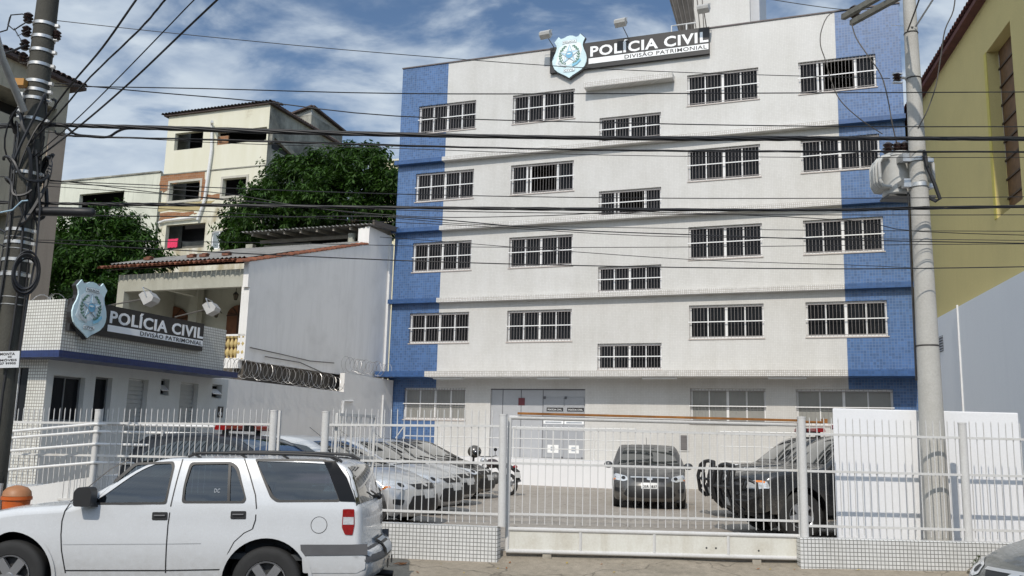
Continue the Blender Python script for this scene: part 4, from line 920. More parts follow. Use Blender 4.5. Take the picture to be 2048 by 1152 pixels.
mb = MB(); mb.add([YP(sA,-.37,z0_), YP(sB,-.37,z0_), YP(sB,-.37,z1_), YP(sA,-.37,z1_)], [(0,1,2,3)]); vn = mb.build('vent_window', plain('vent_dark', (.10,.10,.10), .6), ax)
mb = MB()
for i in range(6): z = z0_+(z1_-z0_)*(i+.5)/6; mb.bar(YP(sA,-.385,z), YP(sB,-.385,z), .02, .03)
mb.build('louver', GREYL, vn)
# ================================================================== trees
LEAF = []
def leafm(name, a, b):
    m, N_, L_, P = newmat(name); g = N_.new('ShaderNodeNewGeometry'); n = noise(N_, L_, .9, 4, .6)
    ad = N_.new('ShaderNodeMath'); L_.new(g.outputs['Random Per Island'], ad.inputs[0]); m2 = N_.new('ShaderNodeMath'); m2.operation = 'MULTIPLY'; L_.new(ad.outputs[0], m2.inputs[0]); m2.inputs[1].default_value = .5; L_.new(n, ad.inputs[1])
    L_.new(ramp(N_, L_, m2.outputs[0], [(.2, a), (.55, b), (.8, tuple(x*1.3 for x in b))]), P.inputs['Base Color']); P.inputs['Roughness'].default_value = .6; P.inputs['Specular IOR Level'].default_value = .25
    tr = N_.new('ShaderNodeBsdfTranslucent'); tr.inputs[0].default_value = (b[0]*1.2, b[1]*1.3, b[2]*.6, 1); ms = N_.new('ShaderNodeMixShader'); ms.inputs[0].default_value = .2
    o_ = N_['Material Output']; L_.new(P.outputs[0], ms.inputs[1]); L_.new(tr.outputs[0], ms.inputs[2]); L_.new(ms.outputs[0], o_.inputs[0]); return m
LF1 = leafm('mango_leaf', (.005,.014,.004), (.033,.078,.010)); LF2 = leafm('dark_leaf', (.005,.015,.004), (.031,.08,.009))
def tree(name, label, F, base, blobs, nclump, per, leafL, mat, seed=1, group=None):
    rg = random.Random(seed); base = Vector(base); t = thing(name, label, 'tree', base, F, group=group)
    mb = MB(F); top = Vector((sum(b[0][0] for b in blobs)/len(blobs), sum(b[0][1] for b in blobs)/len(blobs), min(b[0][2] for b in blobs)))
    mb.tube([base, base.lerp(top, .5)+Vector((.2,.1,0)), top], [.38, .3, .22], 10)
    for c, r_ in blobs: c = Vector(c); mb.tube([top-Vector((0,0,.8)), top.lerp(c, .5)+Vector((0,0,.3)), c], [.2, .12, .05], 7)
    mb.build('trunk', TRUNK, t, 50)
    mb = MB(F); tot = sum(r_[0]*r_[2] for c, r_ in blobs)
    V = []; Fc = []
    for c, r_ in blobs:
        c = Vector(c); nsub = max(8, int(26*math.sqrt(r_[0]*r_[2]))); subs = []
        for _ in range(nsub):
            d = Vector((rg.gauss(0,1), rg.gauss(0,1)-.3, rg.gauss(0,1)+.25)).normalized(); k = .55+.55*rg.random()**.6; subs.append((c + Vector((d.x*r_[0], d.y*r_[1], d.z*r_[2]))*k, d, rg.uniform(.3, .7)))
        for _ in range(int(nclump*r_[0]*r_[2]/tot)):
            sc_, d, sr_ = rg.choice(subs); g_ = Vector((rg.gauss(0,1), rg.gauss(0,1), rg.gauss(0,.6)))
            p = sc_ + g_*sr_*.62; ax = (d + Vector((0,0,.5)) + g_.normalized()*.5).normalized()
            for _j in range(per):
                a = rg.uniform(0, 2*math.pi); s_ = ax.cross(Vector((.3,.7,.2))).normalized(); u_ = s_.cross(ax)
                o_ = (s_*math.cos(a)+u_*math.sin(a)); ld_ = (o_*1.0 + ax*rg.uniform(-.1,.6) + Vector((0,0,-rg.uniform(.2,.9)))).normalized(); q = p + o_*rg.uniform(.02,.14)+ax*rg.uniform(-.15,.15)
                Ln = leafL*rg.uniform(.7,1.25); wd = ld_.cross(Vector((rg.uniform(-1,1), rg.uniform(-1,1), 1))).normalized()*Ln*.16
                b = len(V); V += [tuple(q), tuple(q+ld_*Ln*.45+wd), tuple(q+ld_*Ln), tuple(q+ld_*Ln*.45-wd)]; Fc.append((b, b+1, b+2, b+3))
    mb.v = V; mb.f = Fc; mb.mi = [0]*len(Fc); mb.build('crown', mat, t)
    return t
def blobpx(lst, Y):
    o = []
    for px_, py_, rx, rz in lst:
        c = BY(px_, py_, Y+rnd(-.8,.8)); s = c.length/FOC*1.02; o.append(((c.x, c.y, c.z), (rx*s, max(rx, rz)*s*.9, rz*s)))
    return o
tree('mango_tree', 'big dark mango tree towering behind the old house beside the station', FB, (BY(640, 500, 41).x, 41, 1.5),
     blobpx([(545, 440, 62, 66), (600, 375, 66, 52), (655, 350, 62, 42), (715, 330, 52, 36), (735, 322, 34, 26), (775, 385, 46, 46), (700, 410, 90, 60), (640, 430, 80, 60), (500, 455, 44, 42), (545, 385, 34, 26), (770, 430, 40, 40), (540, 485, 55, 32), (478, 478, 26, 26)], 41), 3300, 18, .30, LF1, 3)
tree('leafy_tree', 'lower dense green tree between the beige building and the veranda', FB, (BY(210, 560, 30).x, 30, .5),
     blobpx([(205, 470, 66, 44), (150, 505, 50, 50), (260, 500, 50, 42), (200, 545, 80, 50), (285, 530, 44, 34), (130, 560, 46, 46), (215, 600, 70, 44)], 30), 2300, 18, .25, LF2, 5)
# ================================================================== street fence
FYY = 12.7
FL = Matrix.Translation((FX0, FYY, 0)) @ Matrix.Rotation(-R(15.5), 4, 'Z') @ Matrix.Rotation(-R(.7), 4, 'Y')
FLi = FL.inverted()
def fl(px, py=950):   # local x and z on the angled left fence
    d = FLi.to_3x3() @ ray(px, py); o_ = FLi @ Vector((0,0,CZ)); t_ = -o_.y/d.y; return (o_.x+d.x*t_, o_.z+d.z*t_)
def fx(px, py=950): return PY(px, py, FYY).x
zr1, zr2, zr3 = PY(1300, 860, FYY).z, PY(1300, 934, FYY).z, PY(1300, 1036, FYY).z
zw = PY(1300, 1060.5, FYY).z; zwr = PY(1750, 1078, FYY).z; ztp = zr1 + .24
def low_wall(name, label, x0, x1, zt, F=FI, y=FYY):
    mb = MB(F); mb.box(x0, x1, y-.09, y+.09, .08, zt); o = mb.build(name, LW_TILE, None); md = o.modifiers.new('b', 'BEVEL'); md.width = .012; md.segments = 2
    return tag(o, label, 'low wall')
xg0, xg1 = fx(1015, 1080), fx(1597, 1095)
low_wall('low_wall', 'white tiled low wall under the fence left of the sliding gate', -12.5, .10, zw, FL, 0)
low_wall('low_wall', 'white tiled low wall under the fence right of the sliding gate', xg1, 11.5, zwr)
def fence(name, label, xa, xb, posts, zlow, zbase, group=None, rails=True, top=ztp, post_top=None, pr=.055, skip=None, F=FI, FYY=FYY):
    t = thing(name, label, 'fence', ((xa+xb)/2, FYY, zbase), F, group=group)
    for z, r_ in ((zr1, .022), (zr2, .022), (zlow, .022)):
        mb = MB(F); mb.box(xa, xb, FYY-.018, FYY+.018, z-.016, z+.016); mb.build('rail', FENCEW, t)
    for x, ptop in posts:
        mb = MB(F); mb.tube([(x, FYY, zbase+.002), (x, FYY, ptop)], pr, 16); mb.lathe([(pr+.003, ptop-.01), (pr+.003, ptop+.012), (.01, ptop+.014)], Matrix.Translation((x, FYY, 0)), 16); mb.build('post', FENCEW, t, 40)
    n = int((xb-xa)/.1015); first = None
    for i in range(n):
        x = xa + .05 + i*.1015
        if any(abs(x-p[0]) < pr+.015 for p in posts): continue
        if first is None:
            mb = MB(F); mb.box(x-.005, x+.005, FYY-.006+.0, FYY+.006, zbase+.035, top-.04)
            mb.add([(x-.006, FYY-.007, top-.04), (x+.006, FYY-.007, top-.04), (x+.006, FYY+.007, top-.04), (x-.006, FYY+.007, top-.04), (x, FYY, top)], [(0,1,4),(1,2,4),(2,3,4),(3,0,4)])
            first = mb.build('picket', FENCEW, t); fx0 = x
        else:
            c = first.copy(); col.objects.link(c); c.parent = t; c.location = (x-fx0, 0, rnd(-.008, .008)); c.rotation_euler = (rnd(-.006,.006), 0, 0)
    return t
zl_ = zr3
pt = lambda px, py: (fx(px, 950), PY(px, py, FYY).z)
ptl = lambda px, py: (fl(px, 950)[0], fl(px, py)[1])
fence('picket_fence', 'white spiked picket fence left of the pedestrian gate by the guard house', -12, fl(540)[0], [ptl(186, 820), ptl(541, 822)], zl_, zw, F=FL, FYY=0)
fence('picket_fence', 'white spiked picket fence between the open pedestrian gate and the sliding gate', fl(655)[0], fl(1006)[0], [ptl(646, 824), ptl(1005, 830)], zl_, zw, F=FL, FYY=0)
fence('picket_fence', 'white spiked picket fence right of the sliding gate before the white wall', fx(1600), 11.4, [pt(1606, 835), (fx(1930), PY(1925, 847, FYY).z)], PY(1750, 1055, FYY).z, zwr)
# open pedestrian gate leaf, hinged on the second post
pg = thing('pedestrian_gate', 'narrow white barred gate standing open between two round posts', 'gate', FL @ Vector((fl(655)[0], 0, zw)), FI)
_g = FL @ Vector((fl(660)[0], .08, 0)); hx, hy = _g.x, _g.y; dx, dy = .42, .95
P0 = Vector((hx, hy, 0)); P1 = Vector((hx+dx, hy+dy, 0))
mb = MB()
za_, zb_ = zw+.04, PY(660, 828, 13.4).z
for P_ in (P0, P1): mb.bar(P_+Vector((0,0,za_)), P_+Vector((0,0,zb_)), .04, .04)
for z in (za_, zb_, zr2): mb.bar(P0+Vector((0,0,z)), P1+Vector((0,0,z)), .04, .04)
mb.build('frame', FENCEW, pg)
for i in range(1, 8):
    P_ = P0.lerp(P1, i/8); mb = MB(); mb.bar(P_+Vector((0,0,za_)), P_+Vector((0,0,zb_)), .016, .016); mb.build('bar', FENCEW, pg)
mb = MB(FL); mb.bar((fl(551)[0], .03, zw), (fl(551)[0], .03, zb_+.08), .035, .035); tag(mb.build('gate_stop_post', FENCEW, None), 'thin square white post beside the round post left of the open gate', 'post')
# sliding gate
GY = FYY+.12
def gp(px, py): return PY(px, py, GY)
ga, gb = gp(1016, 950).x, gp(1600, 950).x
sg = thing('sliding_gate', 'long white barred sliding gate with solid lower panels', 'gate', ((ga+gb)/2, GY, .3), FI)
zt_, zm_, zb_ = gp(1300, 842).z, gp(1300, 1065).z, gp(1300, 1109).z
for z, r_ in ((zt_, .03), (zm_, .03), (zb_, .03)):
    mb = MB(); mb.tube([(ga, GY, z), (gb, GY, z)], r_, 10); mb.build('tube_rail', FENCEW, sg, 40)
for z in (zr1-.02, zr2, zr3): mb = MB(); mb.box(ga, gb, GY-.015, GY+.015, z-.015, z+.015); mb.build('rail', FENCEW, sg)
mb = MB(); mb.tube([(ga+.01, GY, zb_), (ga+.01, GY, zt_)], .03, 10); mb.build('stile', FENCEW, sg, 40); mb = MB(); mb.tube([(gb-.01, GY, zb_), (gb-.01, GY, zt_)], .03, 10); mb.build('stile', FENCEW, sg, 40)
npn = 4
PANELM = plaster('gate_panel', (.62,.61,.55), (.36,.31,.23), 2.2, .6, .5, .15)
for i in range(npn):
    a, b = ga+(gb-ga)*i/npn, ga+(gb-ga)*(i+1)/npn
    mb = MB(); mb.box(a+.02, b-.02, GY-.006, GY+.006, zb_+.02, zm_-.02); o = mb.build('panel', PANELM, sg)
    if i: mb = MB(); mb.tube([(a, GY, zb_), (a, GY, zm_)], .024, 8); mb.build('panel_post', FENCEW, sg, 40)
    if i in (2, 3):
        mb = MB()
        for k in range(3-i+1): mb.lathe([(.001,0),(.014,0)], Matrix.Translation((b-.3+.13*k-.3*(i==3), GY-.0065, (zb_+zm_)/2-.02*i)) @ Matrix.Rotation(R(90), 4, 'X'), 10)
        mb.build('bolt_hole', DARK, o)
n = int((gb-ga)/.1025); first = None
for i in range(1, n):
    x = ga + i*(gb-ga)/n; z1_ = gp(1300, 856).z
    if first is None: mb = MB(); mb.box(x-.0055, x+.0055, GY-.0055, GY+.0055, zm_+.07, z1_); first = mb.build('picket', FENCEW, sg); fx0 = x
    else: c = first.copy(); col.objects.link(c); c.parent = sg; c.location = (x-fx0, 0, rnd(-.004, .004))
mb = MB(); xa_ = gp(1035, 828).x; mb.box(xa_, gb+.02, GY-.05, GY+.05, zt_+.045, zt_+.075); tag(mb.build('top_track', RUST, None), 'rusty orange top track above the sliding gate', 'track')
mb = MB(); mb.box(ga-.2, gb+.1, GY-.03, GY+.03, .30, .335); mb.box(ga+.5, ga+.62, GY-.05, GY-.031, .30, .40); mb.box(gb-.7, gb-.58, GY-.05, GY-.031, .30, .40); tag(mb.build('floor_track', plain('floor_track', (.30,.27,.22), .7, var=.3), None), 'floor rail with roller brackets under the sliding gate', 'track')
pm = PY(1648, 842, FYY+.1); mb = MB(); mb.tube([(fx(1612), FYY+.1, pm.z-.02), (pm.x, FYY+.1, pm.z-.02)], .018, 8); mb.box(pm.x-.03, pm.x+.04, FYY+.07, FYY+.13, pm.z-.03, pm.z+.03)
tag(mb.build('gate_bracket', RUST, None, 40), 'short rusty bracket arm beside the right gate post', 'bracket')
# ================================================================== white utility enclosure
wc0 = PY(1665, 818, 13.38); wc1 = PY(2036, 824, 13.38); zt_ = (wc0.z+wc1.z)/2
nB = Vector((math.sin(YAWB), math.cos(YAWB), 0)); c0 = Vector((wc0.x, 13.38, 0)); c1 = Vector((wc1.x, 13.38, 0)); c2 = c0+nB*4.3; c3 = c1+nB*4.3
mb = MB(); xm = PY(1852, 822, 13.38).x; 
P_ = [c0, c1, c3, c2]
n = len(P_); vs = [p+Vector((0,0,.2)) for p in P_] + [p+Vector((0,0,zt_)) for p in P_]
mb.add(vs, [(i, (i+1)%n, (i+1)%n+n, i+n) for i in range(n)] + [tuple(range(n, 2*n))])
o = mb.build('white_enclosure', WBLOCK, None); md = o.modifiers.new('b', 'BEVEL'); md.width = .015; md.segments = 2; md.limit_method = 'ANGLE'
tag(o, 'smooth white walled enclosure behind the right fence and pole', 'wall')
# ================================================================== poles
def clamp(mb, x, y, z, r, ear=.06):
    mb.lathe([(r+.004, z-.025), (r+.014, z-.022), (r+.014, z+.022), (r+.004, z+.025)], Matrix.Translation((x, y, 0)), 20)
    mb.box(x+r, x+r+ear, y-.03, y+.03, z-.02, z+.02)
lp0 = PY(48, 400, 12.25); LPX, LPY = lp0.x, 12.25
def lz(py): return PY(60, py, LPY-.1).z
lpole = thing('dark_utility_pole', 'dark weathered concrete utility pole full of clamps and cables at the left edge', 'utility pole', (LPX, LPY, .1), FI)
def lr(z): return .205-.0075*z
mb = MB(); mb.tube([(LPX, LPY, .05), (LPX, LPY, 3), (LPX, LPY, 6), (LPX, LPY, 9.5)], [lr(0), lr(3), lr(6), lr(9.5)], 24); mb.build('shaft', DPOLE, lpole, 50)
for py in (45, 72, 99, 127, 162, 179, 196, 237, 345, 460, 485, 520, 550):
    z = lz(py); mb = MB(); clamp(mb, LPX, LPY, z, lr(z)); mb.build('clamp', METAL, lpole, 40)
INS = plain('dark_porcelain', (.035,.02,.018), .25, var=.1)
def insulator(x, y, z, s=1.0, horiz=None):
    mb = MB(); M = Matrix.Translation((x, y, z))
    if horiz: M = M @ Vector((0,0,1)).rotation_difference(Vector(horiz)).to_matrix().to_4x4()
    mb.lathe([(.01,0),(.03*s,0),(.05*s,.02*s),(.03*s,.035*s),(.055*s,.055*s),(.032*s,.07*s),(.05*s,.095*s),(.02*s,.12*s),(.001,.12*s)], M, 12); return mb
for k, py in enumerate((38, 65, 92, 118)):
    z = lz(py); mb = insulator(LPX-lr(z)-.05, LPY-.10, z-.06, 1.3); mb.build('insulator', INS, lpole, 50)
for k, py in enumerate((66,)):
    z = lz(py); insulator(LPX+lr(z)+.04, LPY, z-.05, 1.2).build('insulator', INS, lpole, 50)
mb = MB(); z = lz(172); mb.box(LPX-.20, LPX-.06, LPY-.26, LPY-.13, z-.05, z+.05); mb.build('orange_box', plain('orange_cap', (.42,.20,.04), .6), lpole)
mb = MB(); mb.box(LPX-.13, LPX-.08, LPY-lr(6)-.05, LPY-lr(6)+.01, lz(240), lz(190)); mb.build('bracket_plate', METAL, lpole)
# lamp arm rising to the left towards the viewer
a_ = PY(48, 222, 12.0); mb = MB(); b_ = PY(-30, -10, 11.0); mb.tube([a_, a_.lerp(b_, .5)+Vector((-.03,0,-.06)), b_, b_+Vector((-.7,-1.4,.5))], .05, 10); tag(mb.build('lamp_arm', METAL, None, 50, base=a_), 'grey steel lamp arm slanting up left from the dark pole', 'lamp arm')
# coil of spare cable, splice tube, loops
cc_ = PY(60, 548, 12.0); 
mb = MB()
for k in range(9):
    r1 = .235+.010*(k % 3)+rnd(-.01,.01); yo = rnd(-.05,.05); ph = rnd(0,6); tl = rnd(-.05,.05)
    mb.tube([(cc_.x+.50*r1*math.cos(2*math.pi*i/26)*1.0+tl*.2, cc_.y-.08+yo+.35*r1*math.cos(2*math.pi*i/26), cc_.z+r1*1.05*math.sin(2*math.pi*i/26)+tl) for i in range(27)], .013, 5, caps=False)
tag(mb.build('cable_coil', CABLE, None, 50), 'black coil of spare cable hanging on the dark pole', 'cable coil')
def px_tube(name, label, cat, pts, r, mat=CABLE, n=6, group=None, sm=50):
    mb = MB(); mb.tube([PY(*p) for p in pts], r, n); return tag(mb.build(name, mat, None, sm), label, cat, group)
px_tube('splice_closure', 'black cylindrical splice closure hung on the cables right of the dark pole', 'splice box', [(72,423,12.2),(76,423,12.2),(110,423,12.2),(150,424,12.2),(186,425,12.2),(191,425,12.2)], [.02,.062,.066,.066,.062,.02], CABLE, 14)
mb = MB(); pts = []
for k in range(14):
    ph = rnd(0, 6.28); z0_ = rnd(4.9, 6.4); h = rnd(.15, .6); r1 = lr(5.5)+.03+rnd(0,.06)
    mb.tube([(LPX+(r1+.08*math.sin(a*1.5+k))*math.cos(ph+a*.5), LPY+(r1+.05)*math.sin(ph+a*.5), z0_+h*math.sin(a+k)) for a in [i*.35 for i in range(16)]], .012+.008*(k%3), 5)
mb.build('cable_tangle', CABLE, lpole, 50)
mb = MB()
for dx_, dy_ in ((.12, -.14), (-.05, -.19), (.17, -.03), (-.16, -.08)):
    mb.tube([(LPX+dx_*1.05+.02*math.sin(i+dx_*9), LPY+dy_*1.05, .6+i*.45) for i in range(13)], .012+rnd(0,.008), 5)
mb.build('riser_cable', CABLE, lpole, 50)
for py in (475, 498, 545, 595, 610):
    z = lz(py); mb = MB(); mb.lathe([(lr(z)+.004, z-.008), (lr(z)+.01, z), (lr(z)+.004, z+.008)], Matrix.Translation((LPX, LPY, 0)), 20); mb.build('steel_band', METAL, lpole, 40)
# paper notice tied round the pole
a = PY(22, 720, 12.0); mb = MB(); W_, H_ = .27, .22
Mn = Matrix.Translation((a.x-W_/2-.02, 11.995, a.z-H_/2)) @ Matrix.Rotation(R(-3), 4, 'Y')
no = thing('pole_notice', 'small white notice with black lettering tied to the dark pole', 'notice', (a.x, 12.0, a.z-H_/2), FI)
mb.prism([(0,0),(W_,0),(W_,H_),(0,H_)], Mn, .01); mb.build('board', plain('notice_board', (.60,.61,.62), .5, var=.05), no)
for tx, x, z, w_, h_ in (('MONTA', .012, .165, .20, .035), ('DE', .12, .132, .05, .024), ('MÓVEIS', .02, .085, .22, .038), ('27 99905', .02, .042, .21, .030)):
    put_text(FI, 'lettering', tx, BLACK, no, Mn @ Matrix.Translation((x, -.001, z)), w_, h_, .002, .03)
# orange litter bin on the pole
b0_ = PY(33, 1000, 12.0)
bn = thing('litter_bin', 'orange litter bin with arched lid mounted by the foot of the dark pole', 'litter bin', (b0_.x, 12.0, b0_.z-.35), FI)
OR = plain('orange_plastic', (.50,.10,.015), .4, var=.12); DOR = plain('weathered_lid', (.36,.16,.07), .5, var=.2)
mb = MB(); x, z = b0_.x, b0_.z
mb.lathe([(.13, z-.5), (.165, z-.02), (.165, z+.0), (.15, z-.0), (.12,z-.45)], Matrix.Translation((x, 12.0, 0)), 16); mb.build('bucket', OR, bn, 40)
mb = MB(); mb.lathe([(.185, z+.005), (.185, z+.045), (.16, z+.05)], Matrix.Translation((x, 12.0, 0)), 16); mb.build('rim', OR, bn, 40)
mb = MB(); mb.lathe([(.175, z+.052), (.165, z+.11), (.12, z+.16), (.04, z+.185), (.001, z+.188)], Matrix.Translation((x, 12.0, 0)), 16); mb.build('lid', DOR, bn, 40)
mb = MB(); mb.tube([(x-.28, 12.1, .15), (x-.28, 12.1, z+.2)], .03, 8); mb.build('stand', METAL, bn, 40)
# right pole
RPX, RPY = PY(1876, 1060, 13.1).x, 13.12
rpole = thing('grey_utility_pole', 'pale grey round concrete utility pole behind the right fence', 'utility pole', (RPX, RPY, .2), FI)
def rr_(z): return .195-.0115*z
mb = MB(); mb.tube([(RPX, RPY, .2), (RPX, RPY, 3), (RPX, RPY, 6), (RPX, RPY, 9.5)], [rr_(.2), rr_(3), rr_(6), rr_(9.5)], 32); mb.build('shaft', POLEC, rpole, 50)
def rz(py): return PY(1840, py, RPY-.1).z
for py, m in ((690, DARK), (317, METAL), (368, METAL), (62, DARK), (153, DARK)):
    z = rz(py); mb = MB()
    if m is METAL: mb.lathe([(rr_(z)+.004, z-.03), (rr_(z)+.018, z-.03), (rr_(z)+.018, z+.03), (rr_(z)+.004, z+.03)], Matrix.Translation((RPX, RPY, 0)), 24); mb.box(RPX+rr_(z), RPX+rr_(z)+.1, RPY-.05, RPY+.05, z-.03, z+.03); mb.box(RPX-rr_(z)-.12, RPX-rr_(z), RPY-.05, RPY+.05, z-.03, z+.03)
    else: mb.lathe([(rr_(z)+.003, z-.012), (rr_(z)+.009, z), (rr_(z)+.003, z+.012)], Matrix.Translation((RPX, RPY, 0)), 24)
    mb.build('clamp', m if m is METAL else plain('dark_band', (.06,.055,.05), .6), rpole, 40)
mb = MB(); z = rz(153); mb.tube([(RPX-.12, RPY-.02, z), (RPX-.30, RPY-.06, z)], .02, 6); mb.box(RPX-.34, RPX-.20, RPY-.09, RPY-.03, z+.04, z+.06); mb.box(RPX-.34, RPX-.20, RPY-.09, RPY-.03, z-.1, z-.08); mb.build('bracket', METAL, rpole, 40)
insulator(RPX-.28, RPY-.06, z-.08, 1.2).build('insulator', INS, rpole, 50)
mb = MB(); mb.tube([(RPX-rr_(4)-.02, RPY+.05, rz(760)), (RPX-rr_(5)-.02, RPY+.05, rz(560)), (RPX-rr_(6)-.02, RPY+.05, rz(380))], .014, 6); mb.build('riser_cable', CABLE, rpole, 40)
XARM = plain('weathered_crossarm', (.17,.165,.14), .8, var=.25)
A0, A1 = PY(1703, 46, 13.62), PY(1812, -14, 12.3); 
for o_, px_ in ((0, 0), (.27, 0)):
    d = (A1-A0).normalized(); s_ = Vector((d.y, -d.x, 0)); a = A0+s_*(o_+.0)+d*(.18 if o_ > 0 else 0); mb = MB(); mb.bar(a, a+d*2.9, .075, .085); mb.build('crossarm', XARM, rpole)
z = rz(55); mb = MB()
d = Vector(((A1-A0).x, (A1-A0).y, 0)).normalized(); zA_ = A0.z
for s in (-1, 1):
    mb.bar((RPX+s*.02, RPY-.12, z), Vector((RPX, RPY, zA_))+d*(s*.55)+Vector((0,-.12,-.06)), .03, .008)
mb.build('arm_brace', METAL, rpole)
for k in (.10, 1.0, 1.5): p_ = A0+(A1-A0).normalized()*k; insulator(p_.x, p_.y, p_.z+.06, 1.7).build('insulator', INS, rpole, 50)
# transformer
TX, TY = PY(1796, 350, 13.55).x, 13.55; tzb, tzt = PY(1800, 388, 13.4).z, PY(1800, 306, 13.4).z
tr = thing('pole_transformer', 'pale grey transformer with curved cooling tubes strapped to the right pole', 'transformer', (TX, TY, tzb), FI)
TM = plain('transformer_grey', (.48,.48,.46), .45, var=.1)
mb = MB(); mb.lathe([(.001,tzb),(.22,tzb),(.24,tzb+.02),(.24,tzt-.06),(.255,tzt-.05),(.255,tzt-.02),(.20,tzt+.03),(.001,tzt+.04)], Matrix.Translation((TX, TY, 0)), 28); mb.build('tank', TM, tr, 40)
mb = MB(); mb.box(TX-.22, TX+.5, TY-.16, TY+.2, tzb-.035, tzb-.005); mb.build('base_frame', plain('dark_frame', (.09,.09,.085), .6), tr)
for sgn, x0_, na in ((-1, TX-.20, 6), (1, PY(1836, 350, 13.5).x, 6)):
    for k in range(na):
        yk = TY-.20+k*.075; ex = .17+.02*math.sin(k); mb = MB(); h0, h1 = tzb+.10, tzt-.08
        mb.tube([(x0_, yk, h0), (x0_+sgn*ex*.7, yk, h0+.01), (x0_+sgn*ex, yk, h0+.10), (x0_+sgn*ex, yk, h1-.10), (x0_+sgn*ex*.7, yk, h1-.01), (x0_, yk, h1)], .027, 8); mb.build('cooling_tube', TM, tr, 50)
mb = MB(); mb.box(TX+.1, PY(1840, 350, 13.5).x+.03, TY-.1, TY+.15, tzb+.1, tzt-.1); mb.build('side_tank', TM, tr)
for k, (dx_, hh) in enumerate(((-.17, .0), (.0, .02), (.10, .02), (.22, .0))):
    b_ = insulator(TX+dx_, TY-.08+.05*(k%2), tzt-.0+hh, 1.6); b_.build('bushing', INS, tr, 50)
mb = MB(); mb.box(RPX-.23, RPX-.13, RPY-.02, RPY+.35, tzt-.2, tzt-.1); mb.box(RPX-.23, RPX-.13, RPY-.02, RPY+.35, tzb+.08, tzb+.16); mb.build('hanger', METAL, tr)
px_tube('earthing_cable', 'thick black cable looping from the transformer round the right pole', 'cable', [(1842,295,13.2),(1850,306,12.95),(1853,330,12.95),(1868,365,12.95),(1880,398,12.95),(1872,402,13.0),(1850,391,13.1),(1838,388,13.2)], .028)
# ================================================================== overhead wires
def wire(name, label, pts, r, mat=CABLE, cat='wire', bundle=0, group=None, sub=4):
    P_ = [PY(*p) for p in pts]; out_ = []
    for i in range(len(P_)-1):
        p0 = P_[max(i-1,0)]; p1 = P_[i]; p2 = P_[i+1]; p3 = P_[min(i+2, len(P_)-1)]
        for k in range(sub):
            t = k/sub; out_.append(.5*((2*p1)+(p2-p0)*t+(2*p0-5*p1+4*p2-p3)*t*t+(3*p1-p0-3*p2+p3)*t**3))
    out_.append(P_[-1]); mb = MB()
    if bundle:
        for b in range(bundle):
            ph = 2*math.pi*b/bundle; q = []
            for k, v in enumerate(out_): a = ph + k*.9*(1 if sub > 3 else .5); q.append(v+Vector((0, math.cos(a)*r*.8, math.sin(a)*r*.8*(1+.25*math.sin(k*.37)))))
            mb.tube(q, r*.62, 6)
    else: mb.tube(out_, r, 6)
    return tag(mb.build(name, mat, None, 60), label, cat, group)
D = 12.35
def W4(l, m1, m2, r_, y0=None): return [(-160, l[1], D), (l[0], l[1], D), (m1[0], m1[1], D+.05), (m2[0], m2[1], D+.15), (2250, r_[1], D+.4)]
wire('cable_bundle', 'thickest black cable bundle crossing the fourth floor of the station', [(-160,262,D),(60,250,D),(250,254,D),(700,267,D),(1200,276,D+.1),(1600,277,D+.3),(1850,277,D+.4),(2250,278,D+.5)], .026, bundle=5, sub=8, cat='cable bundle')
wire('twisted_cable', 'second black cable line just below the thickest upper bundle', [(110,262,D),(150,272,D),(440,280,D),(800,291,D),(1200,300,D+.1),(1600,303,D+.3),(2250,304,D+.5)], .012, bundle=3, sub=8, cat='cable')
wire('cable_loop', 'black cable dipping between the upper bundle and the line below it near the left pole', [(115,248,D),(135,256,D),(150,268,D),(180,273,D),(215,274,D),(235,263,D),(255,257,D),(300,258,D)], .018, cat='cable')
wire('cable_bundle', 'thick black cable bundle crossing the third floor of the station', [(-160,400,D),(60,406,D),(190,408,D),(400,410,D),(800,415,D),(1250,419,D+.1),(1650,420,D+.3),(1850,416,D+.4),(2250,410,D+.5)], .018, bundle=4, sub=8, cat='cable bundle')
